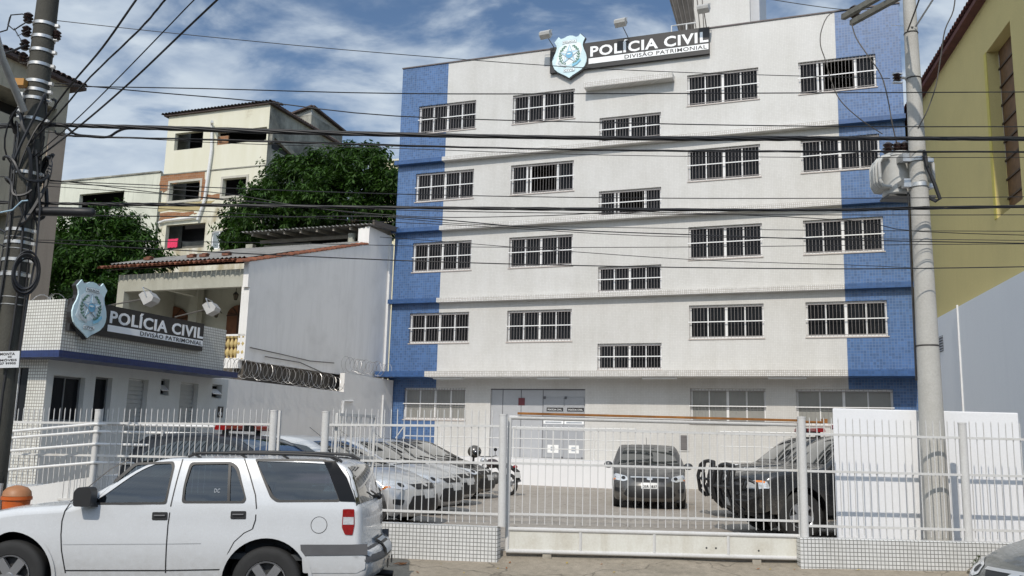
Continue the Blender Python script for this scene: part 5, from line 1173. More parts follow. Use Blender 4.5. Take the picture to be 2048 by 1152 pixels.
wl = [
 ('highest thin wire running down right to the insulator on the right pole', [(85,38,D),(400,72,D),(790,108,D),(1250,140,D+.2),(1780,157,13.0)], .0055),
 ('thin wire nearly level under the roof sign of the station', [(95,172,D),(400,177,D),(800,187,D),(1300,187,D+.1),(2250,183,D+.4)], .008),
 ('thin wire leaving the eave corner and slanting down across the top floor windows', [(110,166,D),(300,184,D),(520,203,D),(790,232,D),(1250,246,D+.1),(1700,253,D+.3),(2250,253,D+.5)], .008),
 ('fine wire just under the second cable line', [(60,262,D),(400,284,D),(800,297,D),(1200,310,D+.1),(1700,315,D+.3),(2250,314,D+.5)], .005),
 ('thin wire above the third floor cable bundle', [(100,362,D),(400,374,D),(790,388,D),(1270,396,D+.1),(1800,396,D+.3),(2250,391,D+.5)], .0065),
 ('thin wire closely under the third floor cable bundle', [(-100,352,D),(80,358,D),(450,400,D),(800,420,D),(1300,428,D+.1),(1800,430,D+.3),(2250,429,D+.5)], .0065),
 ('thin wire crossing the mango tree and sagging below the third floor bundle', [(60,364,D),(420,384,D),(620,415,D),(850,434,D),(1100,431,D+.1),(1300,424,D+.1),(1700,441,D+.3),(1840,463,D+.4),(2250,475,D+.6)], .006),
 ('thin wire dropping from the left pole across the mango tree to the middle windows', [(50,430,D),(500,434,D),(800,434,D),(1100,458,D+.1),(1400,470,D+.1),(1700,480,D+.3),(2250,490,D+.5)], .008),
 ('fine wire crossing the middle of the station facade', [(60,370,D),(500,402,D),(900,446,D),(1300,456,D+.1),(1700,461,D+.3),(2250,463,D+.5)], .005),
 ('fine wire slanting across the third floor windows', [(200,410,D),(700,440,D),(950,452,D),(1300,472,D+.1),(1700,477,D+.3),(2250,483,D+.5)], .005),
 ('fine level wire over the second row of windows', [(60,480,D),(500,485,D),(950,494,D),(1380,494,D+.1),(1850,489,D+.3),(2250,487,D+.5)], .005),
 ('thin wire from the left pole passing below the house tiles to the right edge', [(60,483,D),(330,499,D),(800,521,D),(1200,532,D+.1),(1550,537,D+.2),(1820,537,D+.3),(2250,530,D+.5)], .008),
 ('fine wire slanting down from the old house shed across the blue strip', [(760,474,14),(900,484,D),(1100,500,D),(1400,520,D+.1),(1700,530,D+.3),(1830,536,D+.4)], .005),
]
for l_, pts, r in wl: wire('overhead_wire', l_, pts, r, group='overhead wires crossing the station')
# lines that climb from the left pole towards the viewer's side of the street
for l_, pts, r, b in (('upper left of the four cables climbing from the left pole to the top edge', [(72,262,12.2),(140,172,11.4),(205,95,10.6),(272,0,9.8),(330,-80,9.2)], .014, 0),
    ('thick twisted cable climbing from the left pole, second of four', [(45,300,12.2),(110,235,11.6),(180,155,10.9),(280,58,10.0),(330,0,9.5),(400,-80,8.9)], .011, 3),
    ('thinnest of the four cables climbing from the left pole', [(60,320,12.2),(145,246,11.4),(225,168,10.6),(330,60,9.8),(388,0,9.3),(470,-80,8.6)], .008, 0),
    ('lowest right of the four cables climbing from the left pole', [(75,316,12.2),(165,247,11.4),(260,165,10.6),(360,70,9.8),(434,0,9.2),(520,-80,8.5)], .013, 0)):
    wire('climbing_cable', l_, pts, r, bundle=b, group='cables climbing from the left pole', cat='cable', sub=6)
for l_, pts, r in (('thin wire curving from the crossarm down the top right window', [(1699,18,13.4),(1660,28,13.3),(1643,60,13.2),(1641,90,13.2),(1650,118,13.2),(1662,160,13.2),(1680,200,13.2),(1720,238,13.2),(1765,268,13.3)], .008),
    ('thin wire curving from the crossarm end over the blue strip to the transformer', [(1702,42,13.5),(1712,75,13.5),(1735,110,13.4),(1762,150,13.4),(1775,195,13.4),(1784,245,13.4),(1793,285,13.5)], .009),
    ('thin wire hanging in front of the mustard building from the top edge', [(1912,-30,12.4),(1907,20,12.5),(1890,60,12.6),(1882,110,12.7),(1872,170,12.8),(1855,220,12.9),(1836,256,13.0)], .009),
    ('thin taut stay wire running up right from the right pole', [(1815,62,13.0),(1838,0,12.2),(1850,-40,11.8)], .012),
    ('thin wire along the top edge to the crossarm insulator', [(1480,-12,D),(1600,8,12.6),(1700,20,13.4),(1760,16,13.5)], .006)):
    wire('loose_wire', l_, pts, r, mat=WIREG)
px_tube('jumper_wire', 'loose black jumper loops at the upper left of the dark pole', 'wire', [(-20,70,12.1),(14,60,12.1),(22,30,12.0),(45,28,12.0),(60,40,12.1),(40,52,12.0),(28,60,12.0),(16,50,12.0),(20,34,12.1)], .010)
px_tube('jumper_wire', 'loose thin wire swinging between clamps left of the dark pole', 'wire', [(58,60,12.1),(35,72,12.0),(28,56,12.0),(45,85,12.0),(58,92,12.1)], .006)
px_tube('jumper_wire', 'black cable sweeping in from the left edge to the pole below the lamp arm', 'cable', [(-60,130,12.0),(0,110,12.0),(30,100,12.0),(52,90,12.1)], .016)
px_tube('service_cable', 'pale blue service cable drooping at the left edge beside the pole', 'cable', [(-40,425,12.0),(0,425,12.0),(25,420,12.0),(44,402,11.95),(56,401,11.95)], .010, plain('pale_blue_cable', (.35,.50,.60), .5))
for k, (pts, l_) in enumerate((([(-60,425,12.6),(20,470,12.3),(60,440,12.2)], 'black cable loop from the left edge behind the pole'), ([(-50,475,12.3),(20,495,12.1),(45,430,12.0),(30,380,12.0)], 'black cable hanging in a loop on the left side of the pole'), ([(72,300,12.1),(80,420,12.1),(70,520,12.05),(55,600,12.0),(40,700,12.0)], 'black cable running down the right side of the dark pole'))):
    px_tube('service_cable', l_, 'cable', pts, .014)
# ================================================================== weeds and litter
pw = PZ(1868, 1116, .38); pw.y = 12.52
wd = thing('weed_plant', 'small weedy plant growing at the foot of the right tiled wall', 'plant', (pw.x, 12.5, .33), FI)
mb = MB()
for k in range(9):
    a = rnd(-1.2, 1.2); h = rnd(.10, .24); b = Vector((pw.x+rnd(-.08,.08), 12.5, .35)); tip = b+Vector((a*.12+rnd(-.05,.05), rnd(-.08,.0), h)); mb.tube([b, b.lerp(tip,.5)+Vector((0,0,.02)), tip], .003, 4)
    for j in range(6):
        q = b.lerp(tip, .35+.65*j/5); d = Vector((rnd(-1,1), rnd(-1,.3), rnd(-.1,.5))).normalized()*.05; s_ = d.cross(Vector((0,0,1))).normalized()*.014; mb.add([q, q+d*.5+s_, q+d, q+d*.5-s_], [(0,1,2,3)])
mb.build('leaves', plain('weed_green', (.10,.13,.06), .7, var=.3), wd)
mb = MB(); mb.ell((pw.x, 12.49, .36), .13, .07, .04, 10, 6); mb.build('soil_clump', plain('grey_clump', (.20,.18,.14), .9, var=.2), wd)
LV = plain('dead_leaf', (.30,.11,.03), .8, var=.3); LY = plain('yellow_leaf', (.42,.30,.05), .8, var=.2)
def leaf_at(px_, py_, s, mat, label, n=1):
    p = PZ(px_, py_, .32); yy = max(11.7, min(12.55, p.y)); z = pz(p.x, yy)+.006; mb = MB()
    for i in range(n):
        c = Vector((p.x+rnd(-s,s)*(n>1), yy+rnd(-s,s)*.4*(n>1), z)); a = rnd(0, 3.1); u = Vector((math.cos(a), math.sin(a), 0))*s; v = Vector((-u.y, u.x, 0))*.4
        mb.add([c-u, c+v*.8+Vector((0,0,s*.25)), c+u+Vector((0,0,s*.4)), c-v+Vector((0,0,s*.15))], [(0,1,2,3)])
    tag(mb.build('fallen_leaf', mat, None), label, 'leaf', 'dead leaves on the pavement')
leaf_at(822, 1097, .06, LV, 'pile of rust brown dead leaves against the left tiled wall', 7)
for i in range(26):
    leaf_at(rnd(800, 1850), rnd(1112, 1148), rnd(.018, .04), (LV, LY)[i % 2], ('small brown dead leaf lying on the pavement before the fence', 'small yellow dead leaf lying on the pavement before the fence')[i % 2])
# ================================================================== vehicles
def paint(name, c, rough=.3, metal=0, coat=.6, dirt=.12):
    m, N_, L_, P = newmat(name); n = noise(N_, L_, 2.5, 6, .65); f = noise(N_, L_, 14, 5, .7)
    cc = mixc(N_, L_, ramp(N_, L_, n, [(.5,(0,0,0)),(.85,(dirt,dirt,dirt))]), c, (.25,.22,.18))
    t_ = N_.new('ShaderNodeTexCoord'); s_ = N_.new('ShaderNodeSeparateXYZ'); L_.new(t_.outputs['Object'], s_.inputs[0]); z_ = N_.new('ShaderNodeMapRange'); L_.new(s_.outputs[2], z_.inputs[0])
    z_.inputs[1].default_value = .85; z_.inputs[2].default_value = .30; z_.inputs[3].default_value = 0; z_.inputs[4].default_value = .55; mz_ = N_.new('ShaderNodeMath'); mz_.operation = 'MULTIPLY'; L_.new(z_.outputs[0], mz_.inputs[0]); L_.new(ramp(N_, L_, f, [(.3,(.35,.35,.35)),(.7,(1,1,1))]), mz_.inputs[1])
    cc = mixc(N_, L_, mz_.outputs[0], cc, (.20,.175,.14)); L_.new(cc, P.inputs['Base Color'])
    L_.new(ramp(N_, L_, f, [(.3,(rough*.8,)*3),(.7,(rough*1.3,)*3)]), P.inputs['Roughness']); P.inputs['Metallic'].default_value = metal
    P.inputs['Coat Weight'].default_value = coat; P.inputs['Coat Roughness'].default_value = .05; MATS[name] = m; return m
P_WHITE = paint('white_car_paint', (.57,.585,.60), .25); P_SILV = paint('silver_car_paint', (.52,.53,.54), .32, .2); P_GREY = paint('dark_grey_car_paint', (.06,.062,.066), .3, .3)
P_BLACK = paint('black_car_paint', (.012,.013,.015), .25); P_GREEN = paint('grey_green_car_paint', (.12,.13,.125), .3, .4); P_BLUEB = paint('dark_blue_car_paint', (.012,.015,.022), .4, coat=.2)
TYRE = plain('tyre_rubber', (.018,.018,.018), .8, var=.2); ALLOY = plain('alloy_rim', (.50,.50,.51), .3, .8, var=.06); TRIM = plain('black_trim', (.015,.015,.016), .5, var=.15); GTRIM = plain('grey_trim', (.09,.09,.095), .55, var=.1)
CHROME = plain('chrome', (.72,.72,.72), .28, .7, var=0); LAMPW = plain('lamp_clear', (.62,.64,.66), .08, .3, var=.2, scale=30, coat=1); LAMPR = plain('lamp_red', (.24,.005,.006), .12, var=.15, scale=30, coat=1); LAMPO = plain('lamp_amber', (.75,.22,.02), .15, var=.1, coat=1)
PLATE = plain('number_plate', (.55,.55,.54), .4, var=.05); SEATM = plain('seat_cloth', (.05,.055,.06), .9, var=.2)
AGL, N_, L_, P = newmat('car_glass_dark'); P.inputs['Base Color'].default_value = (.012,.017,.018,1); P.inputs['Roughness'].default_value = .03; P.inputs['Coat Weight'].default_value = 1; P.inputs['Coat Roughness'].default_value = .02; P.inputs['Specular IOR Level'].default_value = .7
# see-through tinted side glass
TGL, N_, L_, P = newmat('car_glass_tinted'); o_ = N_['Material Output']; tr_ = N_.new('ShaderNodeBsdfTransparent'); tr_.inputs[0].default_value = (.17,.22,.24,1); gl_ = N_.new('ShaderNodeBsdfGlossy'); gl_.inputs['Roughness'].default_value = .02; gl_.inputs[0].default_value = (.9,.95,1,1)
fr_ = N_.new('ShaderNodeFresnel'); fr_.inputs[0].default_value = 1.55; mm_ = N_.new('ShaderNodeMath'); mm_.operation = 'MULTIPLY_ADD'; L_.new(fr_.outputs[0], mm_.inputs[0]); mm_.inputs[1].default_value = 1.3; mm_.inputs[2].default_value = .03
ms_ = N_.new('ShaderNodeMixShader'); L_.new(mm_.outputs[0], ms_.inputs[0]); L_.new(tr_.outputs[0], ms_.inputs[1]); L_.new(gl_.outputs[0], ms_.inputs[2]); L_.new(ms_.outputs[0], o_.inputs[0])
def inpoly(p, poly):
    x, y = p; c = False; j = len(poly)-1
    for i in range(len(poly)):
        xi, yi = poly[i]; xj, yj = poly[j]
        if (yi > y) != (yj > y) and x < (xj-xi)*(y-yi)/(yj-yi+1e-12)+xi: c = not c
        j = i
    return c
def densify(poly, s, closed=True):
    o = []; n = len(poly)
    for i in range(n if closed else n-1):
        a = poly[i]; b = poly[(i+1) % n]; L0 = math.hypot(b[0]-a[0], b[1]-a[1]); k = max(1, int(L0/s))
        for j in range(k): o.append((a[0]+(b[0]-a[0])*j/k, a[1]+(b[1]-a[1])*j/k))
    if not closed: o.append(poly[-1])
    return o
def crom(pts, k=6):
    o = []; n = len(pts)
    for i in range(n-1):
        p0, p1, p2, p3 = pts[max(i-1,0)], pts[i], pts[i+1], pts[min(i+2,n-1)]
        for j in range(k):
            t = j/k; o.append(tuple(.5*((2*p1[c])+(p2[c]-p0[c])*t+(2*p0[c]-5*p1[c]+4*p2[c]-p3[c])*t*t+(3*p1[c]-p0[c]-3*p2[c]+p3[c])*t**3) for c in (0,1)))
    o.append(tuple(pts[-1])); return o
def cdt(poly, holes, s, gx=1.0):
    P_ = densify(poly, s); E = [(i, (i+1) % len(P_)) for i in range(len(P_))]; V = list(P_)
    for h in holes:
        H = densify(h, s); b = len(V); V += H; E += [(b+i, b+(i+1) % len(H)) for i in range(len(H))]
    xs = [p[0] for p in P_]; ys = [p[1] for p in P_]; x = min(xs)+s*.5
    allb = np.array(V)
    while x < max(xs):
        y = min(ys)+s*.5
        while y < max(ys):
            if inpoly((x, y), P_) and not any(inpoly((x, y), h) for h in holes) and (np.min((allb[:,0]-x)**2+(allb[:,1]-y)**2) > (s*.45)**2): V.append((x, y))
            y += s
        x += s
    r = geometry.delaunay_2d_cdt([Vector(v) for v in V], E, [], 0, 1e-6); vs = [tuple(v) for v in r[0]]; fs = []
    for f in r[2]:
        c = (sum(vs[i][0] for i in f)/3, sum(vs[i][1] for i in f)/3)
        if inpoly(c, P_) and not any(inpoly(c, h) for h in holes): fs.append(tuple(f))
    return vs, fs
def rounded(poly, r=.03, k=4):
    o = []; n = len(poly)
    for i in range(n):
        p = Vector(poly[i]); a = Vector(poly[i-1]); b = Vector(poly[(i+1) % n]); da = (a-p); db = (b-p); ra = min(r, da.length*.45, db.length*.45)
        A = p+da.normalized()*ra; B = p+db.normalized()*ra
        for j in range(k+1): t = j/k; q = A*(1-t)**2+p*2*t*(1-t)+B*t*t; o.append((q.x, q.y))
    return o
def sstep(x, a, b): t = max(0, min(1, (x-a)/(b-a))); return t*t*(3-2*t)
class Car:
    def __init__(s, root, F, prof, W, zb, tumble, r=.07, k=6, nose=(3.4, 4.31, .28), tail=(.0, .7, .12), taper=.06, bottom=.22, crown=.03, zr=None):
        s.t = root; s.F = F; s.W = W; s.zb = zb; s.tm = tumble; s.r = r; s.nose = nose; s.tail = tail; s.taper = taper; s.crown = crown; s.bottom = bottom
        s.P = crom(prof, k); s.n = len(s.P); s.N = []
        for i in range(s.n):
            a = s.P[max(i-1,0)]; b = s.P[min(i+1,s.n-1)]; d = Vector((b[0]-a[0], b[1]-a[1])).normalized(); s.N.append((-d.y, d.x))
        s.R = [r if zr is None else zr(p[0], p[1]) for p in s.P]
        s.O = [(p[0]-q*n[0], p[1]-q*n[1]) for p, n, q in zip(s.P, s.N, s.R)]
        s.x0 = min(p[0] for p in s.P); s.x1 = max(p[0] for p in s.P)
    def hw(s, x, z):
        w = s.W - .05*((max(0, s.zb-.35-z))/.5)**2 - .015*max(0, (z-s.zb+.3))*(z < s.zb)
        if z > s.zb: w -= s.tm*((z-s.zb)*.62+(z-s.zb)**2*.8)
        e = s.nose[1]; w -= s.taper*sstep(x, e-1.3, e); w -= s.taper*.6*(1-sstep(x, s.x0, s.x0+1.2)); return w
    def warp(s, x, y, z):
        q = min(1.1, abs(y)/s.W); x2 = x - s.nose[2]*q**2.6*sstep(x, s.nose[0]-.35, s.nose[1])*(1 if z < 1.3 else 1) + s.tail[2]*q**2.6*(1-sstep(x, s.tail[0], s.tail[1])); return Vector((x2, y, z))
    def S(s, x, z, side, e=0): return s.warp(x, side*(s.hw(x, z)+e), z)
    def idx(s, x, z): return min(range(s.n), key=lambda i: (s.P[i][0]-x)**2+(s.P[i][1]-z)**2)
    def T(s, i, y, e=0):
        i = max(0, min(s.n-1.001, i)); a = int(i); f = i-a; g = lambda L0: (L0[a][0]*(1-f)+L0[a+1][0]*f, L0[a][1]*(1-f)+L0[a+1][1]*f)
        p = g(s.P); n = g(s.N); o = g(s.O); w = s.hw(*o); ay = abs(y); sg_ = 1 if y >= 0 else -1; r_ = s.R[a]*(1-f)+s.R[a+1]*f
        fl = w-r_; cr_ = s.crown*(1-min(1, ay/w)**2)
        if ay <= fl: q = (p[0]+n[0]*(e+cr_), p[1]+n[1]*(e+cr_)); yy = ay
        else:
            t = min(1, (ay-fl)/r_); th = math.asin(t); q = (o[0]+n[0]*((r_+e)*math.cos(th)+cr_), o[1]+n[1]*((r_+e)*math.cos(th)+cr_)); yy = fl+(r_+e)*math.sin(th)
        return s.warp(q[0], sg_*yy, q[1])
    def top(s, name, mat, i0=None, i1=None):
        i0 = 0 if i0 is None else i0; i1 = s.n-1 if i1 is None else i1
        mb = MB(s.F); cols = [-1,-.97,-.9,-.8,-.7]; lat = []
        m = 9
        for i in range(i0, i1+1):
            w = s.hw(*s.O[i]); r_ = s.R[i]; fl = w-r_; ys = [-fl-r_*math.sin(R(a)) for a in (90,72,54,36,18)] + [-fl+2*fl*j/m for j in range(m+1)] + [fl+r_*math.sin(R(a)) for a in (18,36,54,72,90)]
            lat = [s.T(i, y) for y in ys]; mb.v += [tuple(v) for v in lat]
        c = len(lat); n = i1-i0
        mb.f = [(a*c+j, a*c+j+1, (a+1)*c+j+1, (a+1)*c+j) for a in range(n) for j in range(c-1)]; mb.mi = [0]*len(mb.f)
        return mb.build(name, mat, s.t, 50)
    def outline(s, arches, ra):
        up = list(s.O); x1 = up[-1][0]; x0 = up[0][0]; zb_ = s.bottom; o = list(up)
        o.append((x1, zb_))
        for xc, zc in sorted(arches, reverse=True):
            h = math.sqrt(max(.001, ra*ra-(zc-zb_)**2)); a0 = math.atan2(zb_-zc, h); a1 = math.pi-a0
            o += [(xc+ra*math.cos(a0+(a1-a0)*k/18), zc+ra*math.sin(a0+(a1-a0)*k/18)) for k in range(19)]
        o.append((x0, zb_)); q = []
        for p in o:
            if not q or math.hypot(p[0]-q[-1][0], p[1]-q[-1][1]) > .004: q.append(p)
        return q
    def side(s, name, mat, arches, ra, holes=(), sp=.09, sides=(-1, 1)):
        out_ = s.outline(arches, ra); vs, fs = cdt(out_, list(holes), sp)
        mb = MB(s.F)
        for sd_ in sides: mb.add([s.S(x, z, sd_) for x, z in vs], fs)
        return mb.build(name, mat, s.t, 50)
    def spanel(s, name, mat, poly, e=.004, side=-1, sp=.08, parent=None, holes=(), thick=None):
        vs, fs = cdt(poly, list(holes), sp)
        for sd_ in (side if isinstance(side, tuple) else (side,)): mb = MB(s.F); mb.add([s.S(x, z, sd_, e) for x, z in vs], fs); o = mb.build(name, mat, parent or s.t, 50)
        return o
    def tpanel(s, name, mat, poly, e=.004, parent=None, sp=None):
        # poly in (index, y); scaled so that triangles are even
        k = sum(math.dist(s.P[i], s.P[i+1]) for i in range(s.n-1))/(s.n-1)
        vs, fs = cdt([(a*k, y) for a, y in poly], [], sp or .05); mb = MB(s.F); mb.add([s.T(a/k, y, e) for a, y in vs], fs); return mb.build(name, mat, parent or s.t, 50)
    def fpanel(s, name, mat, poly, e=.004, parent=None, sp=.04, mirror=False, hint=None):
        # polygon in (y, z) on the nose (or the tail if hint == 'rear')
        rng = range(s.n//2, s.n) if hint != 'rear' else range(0, s.n//3)
        def iz(z):
            L0 = list(rng); 
            for a in L0[:-1]:
                z0, z1 = s.P[a][1], s.P[a+1][1]
                if min(z0, z1) <= z <= max(z0, z1) and abs(z1-z0) > 1e-6 and (hint == 'rear' or s.P[a][0] > s.nose[1]-1.0): return a+(z-z0)/(z1-z0)
            return L0[-1]-.01 if hint != 'rear' else 0
        vs, fs = cdt(poly, [], sp); mb = MB(s.F)
        o = None
        for m_ in ((1, -1) if mirror else (1,)): mb = MB(s.F); mb.add([s.T(iz(z), y*m_, e) for y, z in vs], fs); o = mb.build(name, mat, parent or s.t, 50)
        return o
    def line(s, name, pts, w=.008, e=.0025, side=-1, mat=None, parent=None):
        pts = densify(pts, .06, False)
        for sd_ in (side if isinstance(side, tuple) else (side,)):
            vs = []; mb = MB(s.F)
            for i, p in enumerate(pts):
                a = pts[max(i-1,0)]; b = pts[min(i+1,len(pts)-1)]; d = Vector((b[0]-a[0], b[1]-a[1])).normalized(); n = (-d.y*w/2, d.x*w/2)
                vs += [s.S(p[0]+n[0], p[1]+n[1], sd_, e), s.S(p[0]-n[0], p[1]-n[1], sd_, e)]
            mb.add(vs, [(2*i, 2*i+1, 2*i+3, 2*i+2) for i in range(len(pts)-1)]); o = mb.build(name, mat or TRIM, parent or s.t)
        return o
def wheel(root, F, x, y, z, r, w, side, spokes=5, rimr=.6, steer=0, rimmat=None, double=False):
    """y is the outer face of the tyre; side -1 = outer face towards -y"""
    rr0 = r*rimr; M = Matrix.Translation((x, y, z)) @ Matrix.Rotation(R(90)*(1 if side < 0 else -1), 4, 'X') @ Matrix.Rotation(steer, 4, 'Y')  # local z -> outward
    mb = MB(F); mb.lathe([(rr0*.97,-.03),(rr0+.008,-.008),(r*.80,.0),(r*.93,-.006),(r*.985,-.025),(r,-.06),(r,-w+.06),(r*.98,-w+.02),(r*.9,-w),(rr0,-w+.01)], M, 40); wh = mb.build('wheel', TYRE, root, 40)
    mb = MB(F); mb.lathe([(rr0*1.0,-.012),(rr0*.985,-.004),(rr0*.93,-.012),(rr0*.91,-.05),(rr0*.89,-w*.8)], M, 40)
    mb.lathe([(.001,-.018),(r*.10,-.020),(r*.13,-.035),(r*.13,-.09)], M, 16)
    for k in range(spokes):
        a0 = 2*math.pi*k/spokes+.3
        for dd in ((-.13, .13) if double else (0,)):
            a = a0+dd; ca, sa = math.cos(a), math.sin(a); wd0, wd1 = (.028, .036) if not double else (.016, .02); wd0 = wd0*r/.36*(1 if double else 1.5); wd1 *= r/.36*(1 if double else 1.25)
            P0 = [(r*.08, -wd0, -.026), (r*.08, wd0, -.026), (rr0*.93, wd1, -.012), (rr0*.93, -wd1, -.012)]
            vs = [M @ Vector((px_*ca-py_*sa, px_*sa+py_*ca, h)) for px_, py_, h in P0] + [M @ Vector((px_*ca-py_*sa, px_*sa+py_*ca, h-.04)) for px_, py_, h in P0]
            mb.add(vs, [(0,1,2,3),(7,6,5,4),(0,4,5,1),(1,5,6,2),(2,6,7,3),(3,7,4,0)])
    mb.build('rim', rimmat or ALLOY, wh, 35)
    mb = MB(F); mb.lathe([(.001,-.10),(rr0*.9,-.10)], M, 24); mb.build('brake_disc', plain('brake_dark', (.03,.03,.03), .6) if 'brake_dark' not in MATS else MATS['brake_dark'], wh)
    return wh
def wells(root, F, xs, z, ra, W):
    for xc in xs:
        for sd_ in (-1, 1):
            mb = MB(F); n = 16
            for k in range(n+1):
                a = -.5+(math.pi+1.0)*k/n
                for yy in (W-.03, W-.36): mb.v.append((xc+(ra+.006)*math.cos(a), sd_*yy, z+(ra+.006)*math.sin(a)))
            mb.f = [(2*k, 2*k+1, 2*k+3, 2*k+2) for k in range(n)] + [tuple(2*k+1 for k in range(n+1))]; mb.mi = [0]*len(mb.f)
            mb.build('wheel_well', MATS['dark_void'], root, 40)
def mirror_(root, F, x, y, z, side, mat, s=1.0):
    mb = MB(F); c = Vector((x, y+side*.12*s, z)); mb.ell(c, .07*s, .115*s, .085*s, 14, 10); mb.bar((x, y-side*.02, z-.05*s), c-Vector((0,0,.04*s)), .06*s, .03*s); return mb.build('mirror', mat, root, 50)
# ------------------------------------------------------------------ white SUV parked in front
SY = 9.86; SX0 = PY(530, 1151, SY).x
SF = Matrix.Translation((SX0, SY+.865, 0)) @ Matrix.Rotation(math.pi, 4, 'Z')
suv = thing('suv', 'white older four door SUV with black roof rails parked along the kerb in front', 'car', (0,0,0), SF)
sprof = [(-.95,.40),(-1.09,.44),(-1.14,.56),(-1.13,.70),(-1.05,.745),(-1.02,.80),(-1.01,1.0),(-.99,1.15),(-.94,1.24),(-.84,1.50),(-.75,1.60),(-.60,1.64),(-.2,1.655),(.4,1.655),(.9,1.642),(1.20,1.625),(1.38,1.565),(1.62,1.42),(1.86,1.27),(2.05,1.15),(2.25,1.115),(2.7,1.075),(3.1,1.01),(3.38,.90),(3.47,.75),(3.50,.55),(3.45,.38)]
S_ = Car(suv, SF, sprof, .865, 1.12, .27, r=.075, k=4, nose=(2.9, 3.5, .22), tail=(-1.15, -.85, .07), taper=.03, bottom=.37, crown=.02, zr=lambda x, z: .075-.048*sstep(z, 1.25, 1.52)*(1-.0*x))
def sc(px, py):
    d = 0
    for _ in range(6):
        p = PY(px, py, SY+d); x, z = SX0-p.x, p.z; d = .865-S_.hw(x, z)
    return (x, z)
PXS = lambda L0: [sc(*p) for p in L0]
wf_ = rounded(PXS([(190,1007),(197,994),(232,962),(272,928),(345,925),(347,935),(331,1006)]), .03)
wr_ = rounded(PXS([(366,1004),(370,970),(383,927),(461,926),(474,936),(491,996),(486,1004)]), .04)
wq_ = rounded(PXS([(512,920),(650,921),(656,930),(679,1001),(556,1002),(544,993)]), .03)
arch = [(0,.375),(2.71,.375)]
S_.side('body', P_WHITE, arch, .47, [wf_, wr_, wq_], .10)
S_.top('body_shell', P_WHITE)
for nm, pl in (('front_window', wf_), ('rear_window', wr_), ('quarter_window', wq_)):
    for sd_ in (-1, 1):
        S_.spanel(nm, TGL, pl, -.012, sd_)
    c_ = (sum(p[0] for p in pl)/len(pl), sum(p[1] for p in pl)/len(pl)); outp = [(c_[0]+(p[0]-c_[0])*1.0+math.copysign(.014, p[0]-c_[0]), c_[1]+(p[1]-c_[1])*1.0+math.copysign(.014, p[1]-c_[1])) for p in pl]; inp = [(c_[0]+(p[0]-c_[0])-math.copysign(.010, p[0]-c_[0]), c_[1]+(p[1]-c_[1])-math.copysign(.010, p[1]-c_[1])) for p in pl]
    S_.spanel('window_seal', TRIM, outp, .003, (-1, 1), holes=[inp])
a_, b_ = sc(460, 926), sc(457, 1004)
S_.spanel('window_divider', TRIM, [(b_[0]-.014, b_[1]), (b_[0]+.014, b_[1]), (a_[0]+.014, a_[1]), (a_[0]-.014, a_[1])], .001, (-1, 1))
# black rear pillar
S_.spanel('rear_pillar_trim', GLASSD, rounded(PXS([(646,920),(671,922),(694,955),(713,1004),(680,1003),(658,945)]), .01), .0045, (-1, 1))
hb = lambda pts: [sc(*p) for p in pts]
gaps = [hb([(141,1006),(130,1022),(124,1042),(122,1070),(123,1100),(131,1146)]), hb([(366,918),(352,968),(342,1010),(336,1050),(333,1090),(331,1146)]), hb([(141,1004),(160,988),(187,966),(222,938),(258,920)]),
        hb([(489,917),(500,950),(511,990),(513,1015),(511,1040),(505,1058)]), hb([(131,1141),(331,1141),(448,1139)])]
for g in gaps: S_.line('panel_gap', g, .013, side=(-1, 1))
S_.line('panel_gap', hb([(505,1058),(488,1066),(468,1084),(455,1108),(448,1139)]), .009, side=1)
S_.line('side_crease', hb([(125,1089),(330,1088),(402,1087)]), .008, .002, side=1, mat=plain('crease_shade', (.34,.35,.36), .4))
# wheel arch lips
for xc, zc in arch:
    pl = [(xc+.50*math.cos(a), zc+.50*math.sin(a)) for a in [R(-2+184*k/24) for k in range(25)]] + [(xc+.462*math.cos(a), zc+.462*math.sin(a)) for a in [R(182-184*k/24) for k in range(25)]]
    S_.spanel('arch_lip', P_WHITE, pl, .014, (-1, 1), .06)
for l, r_, y0_, y1_ in ((305,336,1024,1040), (462,493,1022,1038)):
    pl = rounded(hb([(l,y0_),(r_,y0_),(r_-1,y1_),(l-1,y1_)]), .015); h_ = S_.spanel('door_handle', TRIM, pl, .006, (-1, 1), .03)
    a_, b_ = sc(l+4, (y0_+y1_)/2-1), sc(r_-5, (y0_+y1_)/2-1); mb = MB(SF); mb.tube([S_.S(a_[0], a_[1], 1, .016), S_.S(b_[0], b_[1], 1, .016)], .009, 6); mb.build('grip', GTRIM, h_, 40)
fc = sc(638, 1050); S_.line('fuel_flap', [(fc[0]+.085*math.cos(a), fc[1]+.085*math.sin(a)) for a in [R(15*k) for k in range(25)]], .006, side=1)
# low black band and white rear bumper, tail lamp
S_.spanel('bumper_band', GTRIM, hb([(601,1089),(700,1089),(748,1088),(748,1110),(700,1110),(603,1111)]), .010, (-1, 1), .06)
S_.spanel('bumper_side', P_WHITE, rounded(hb([(604,1113),(744,1112),(742,1138),(720,1146),(606,1146)]), .02), .007, (-1, 1), .06)
tl_ = rounded(hb([(686,1018),(710,1018),(711,1050),(706,1070),(690,1069),(684,1055)]), .012); TL = S_.spanel('tail_lamp', LAMPR, tl_, .010, (-1, 1), .04)
S_.spanel('reversing_lens', LAMPW, hb([(687,1034),(709,1034),(709,1049),(686,1049)]), .013, (-1, 1), .04, parent=TL)
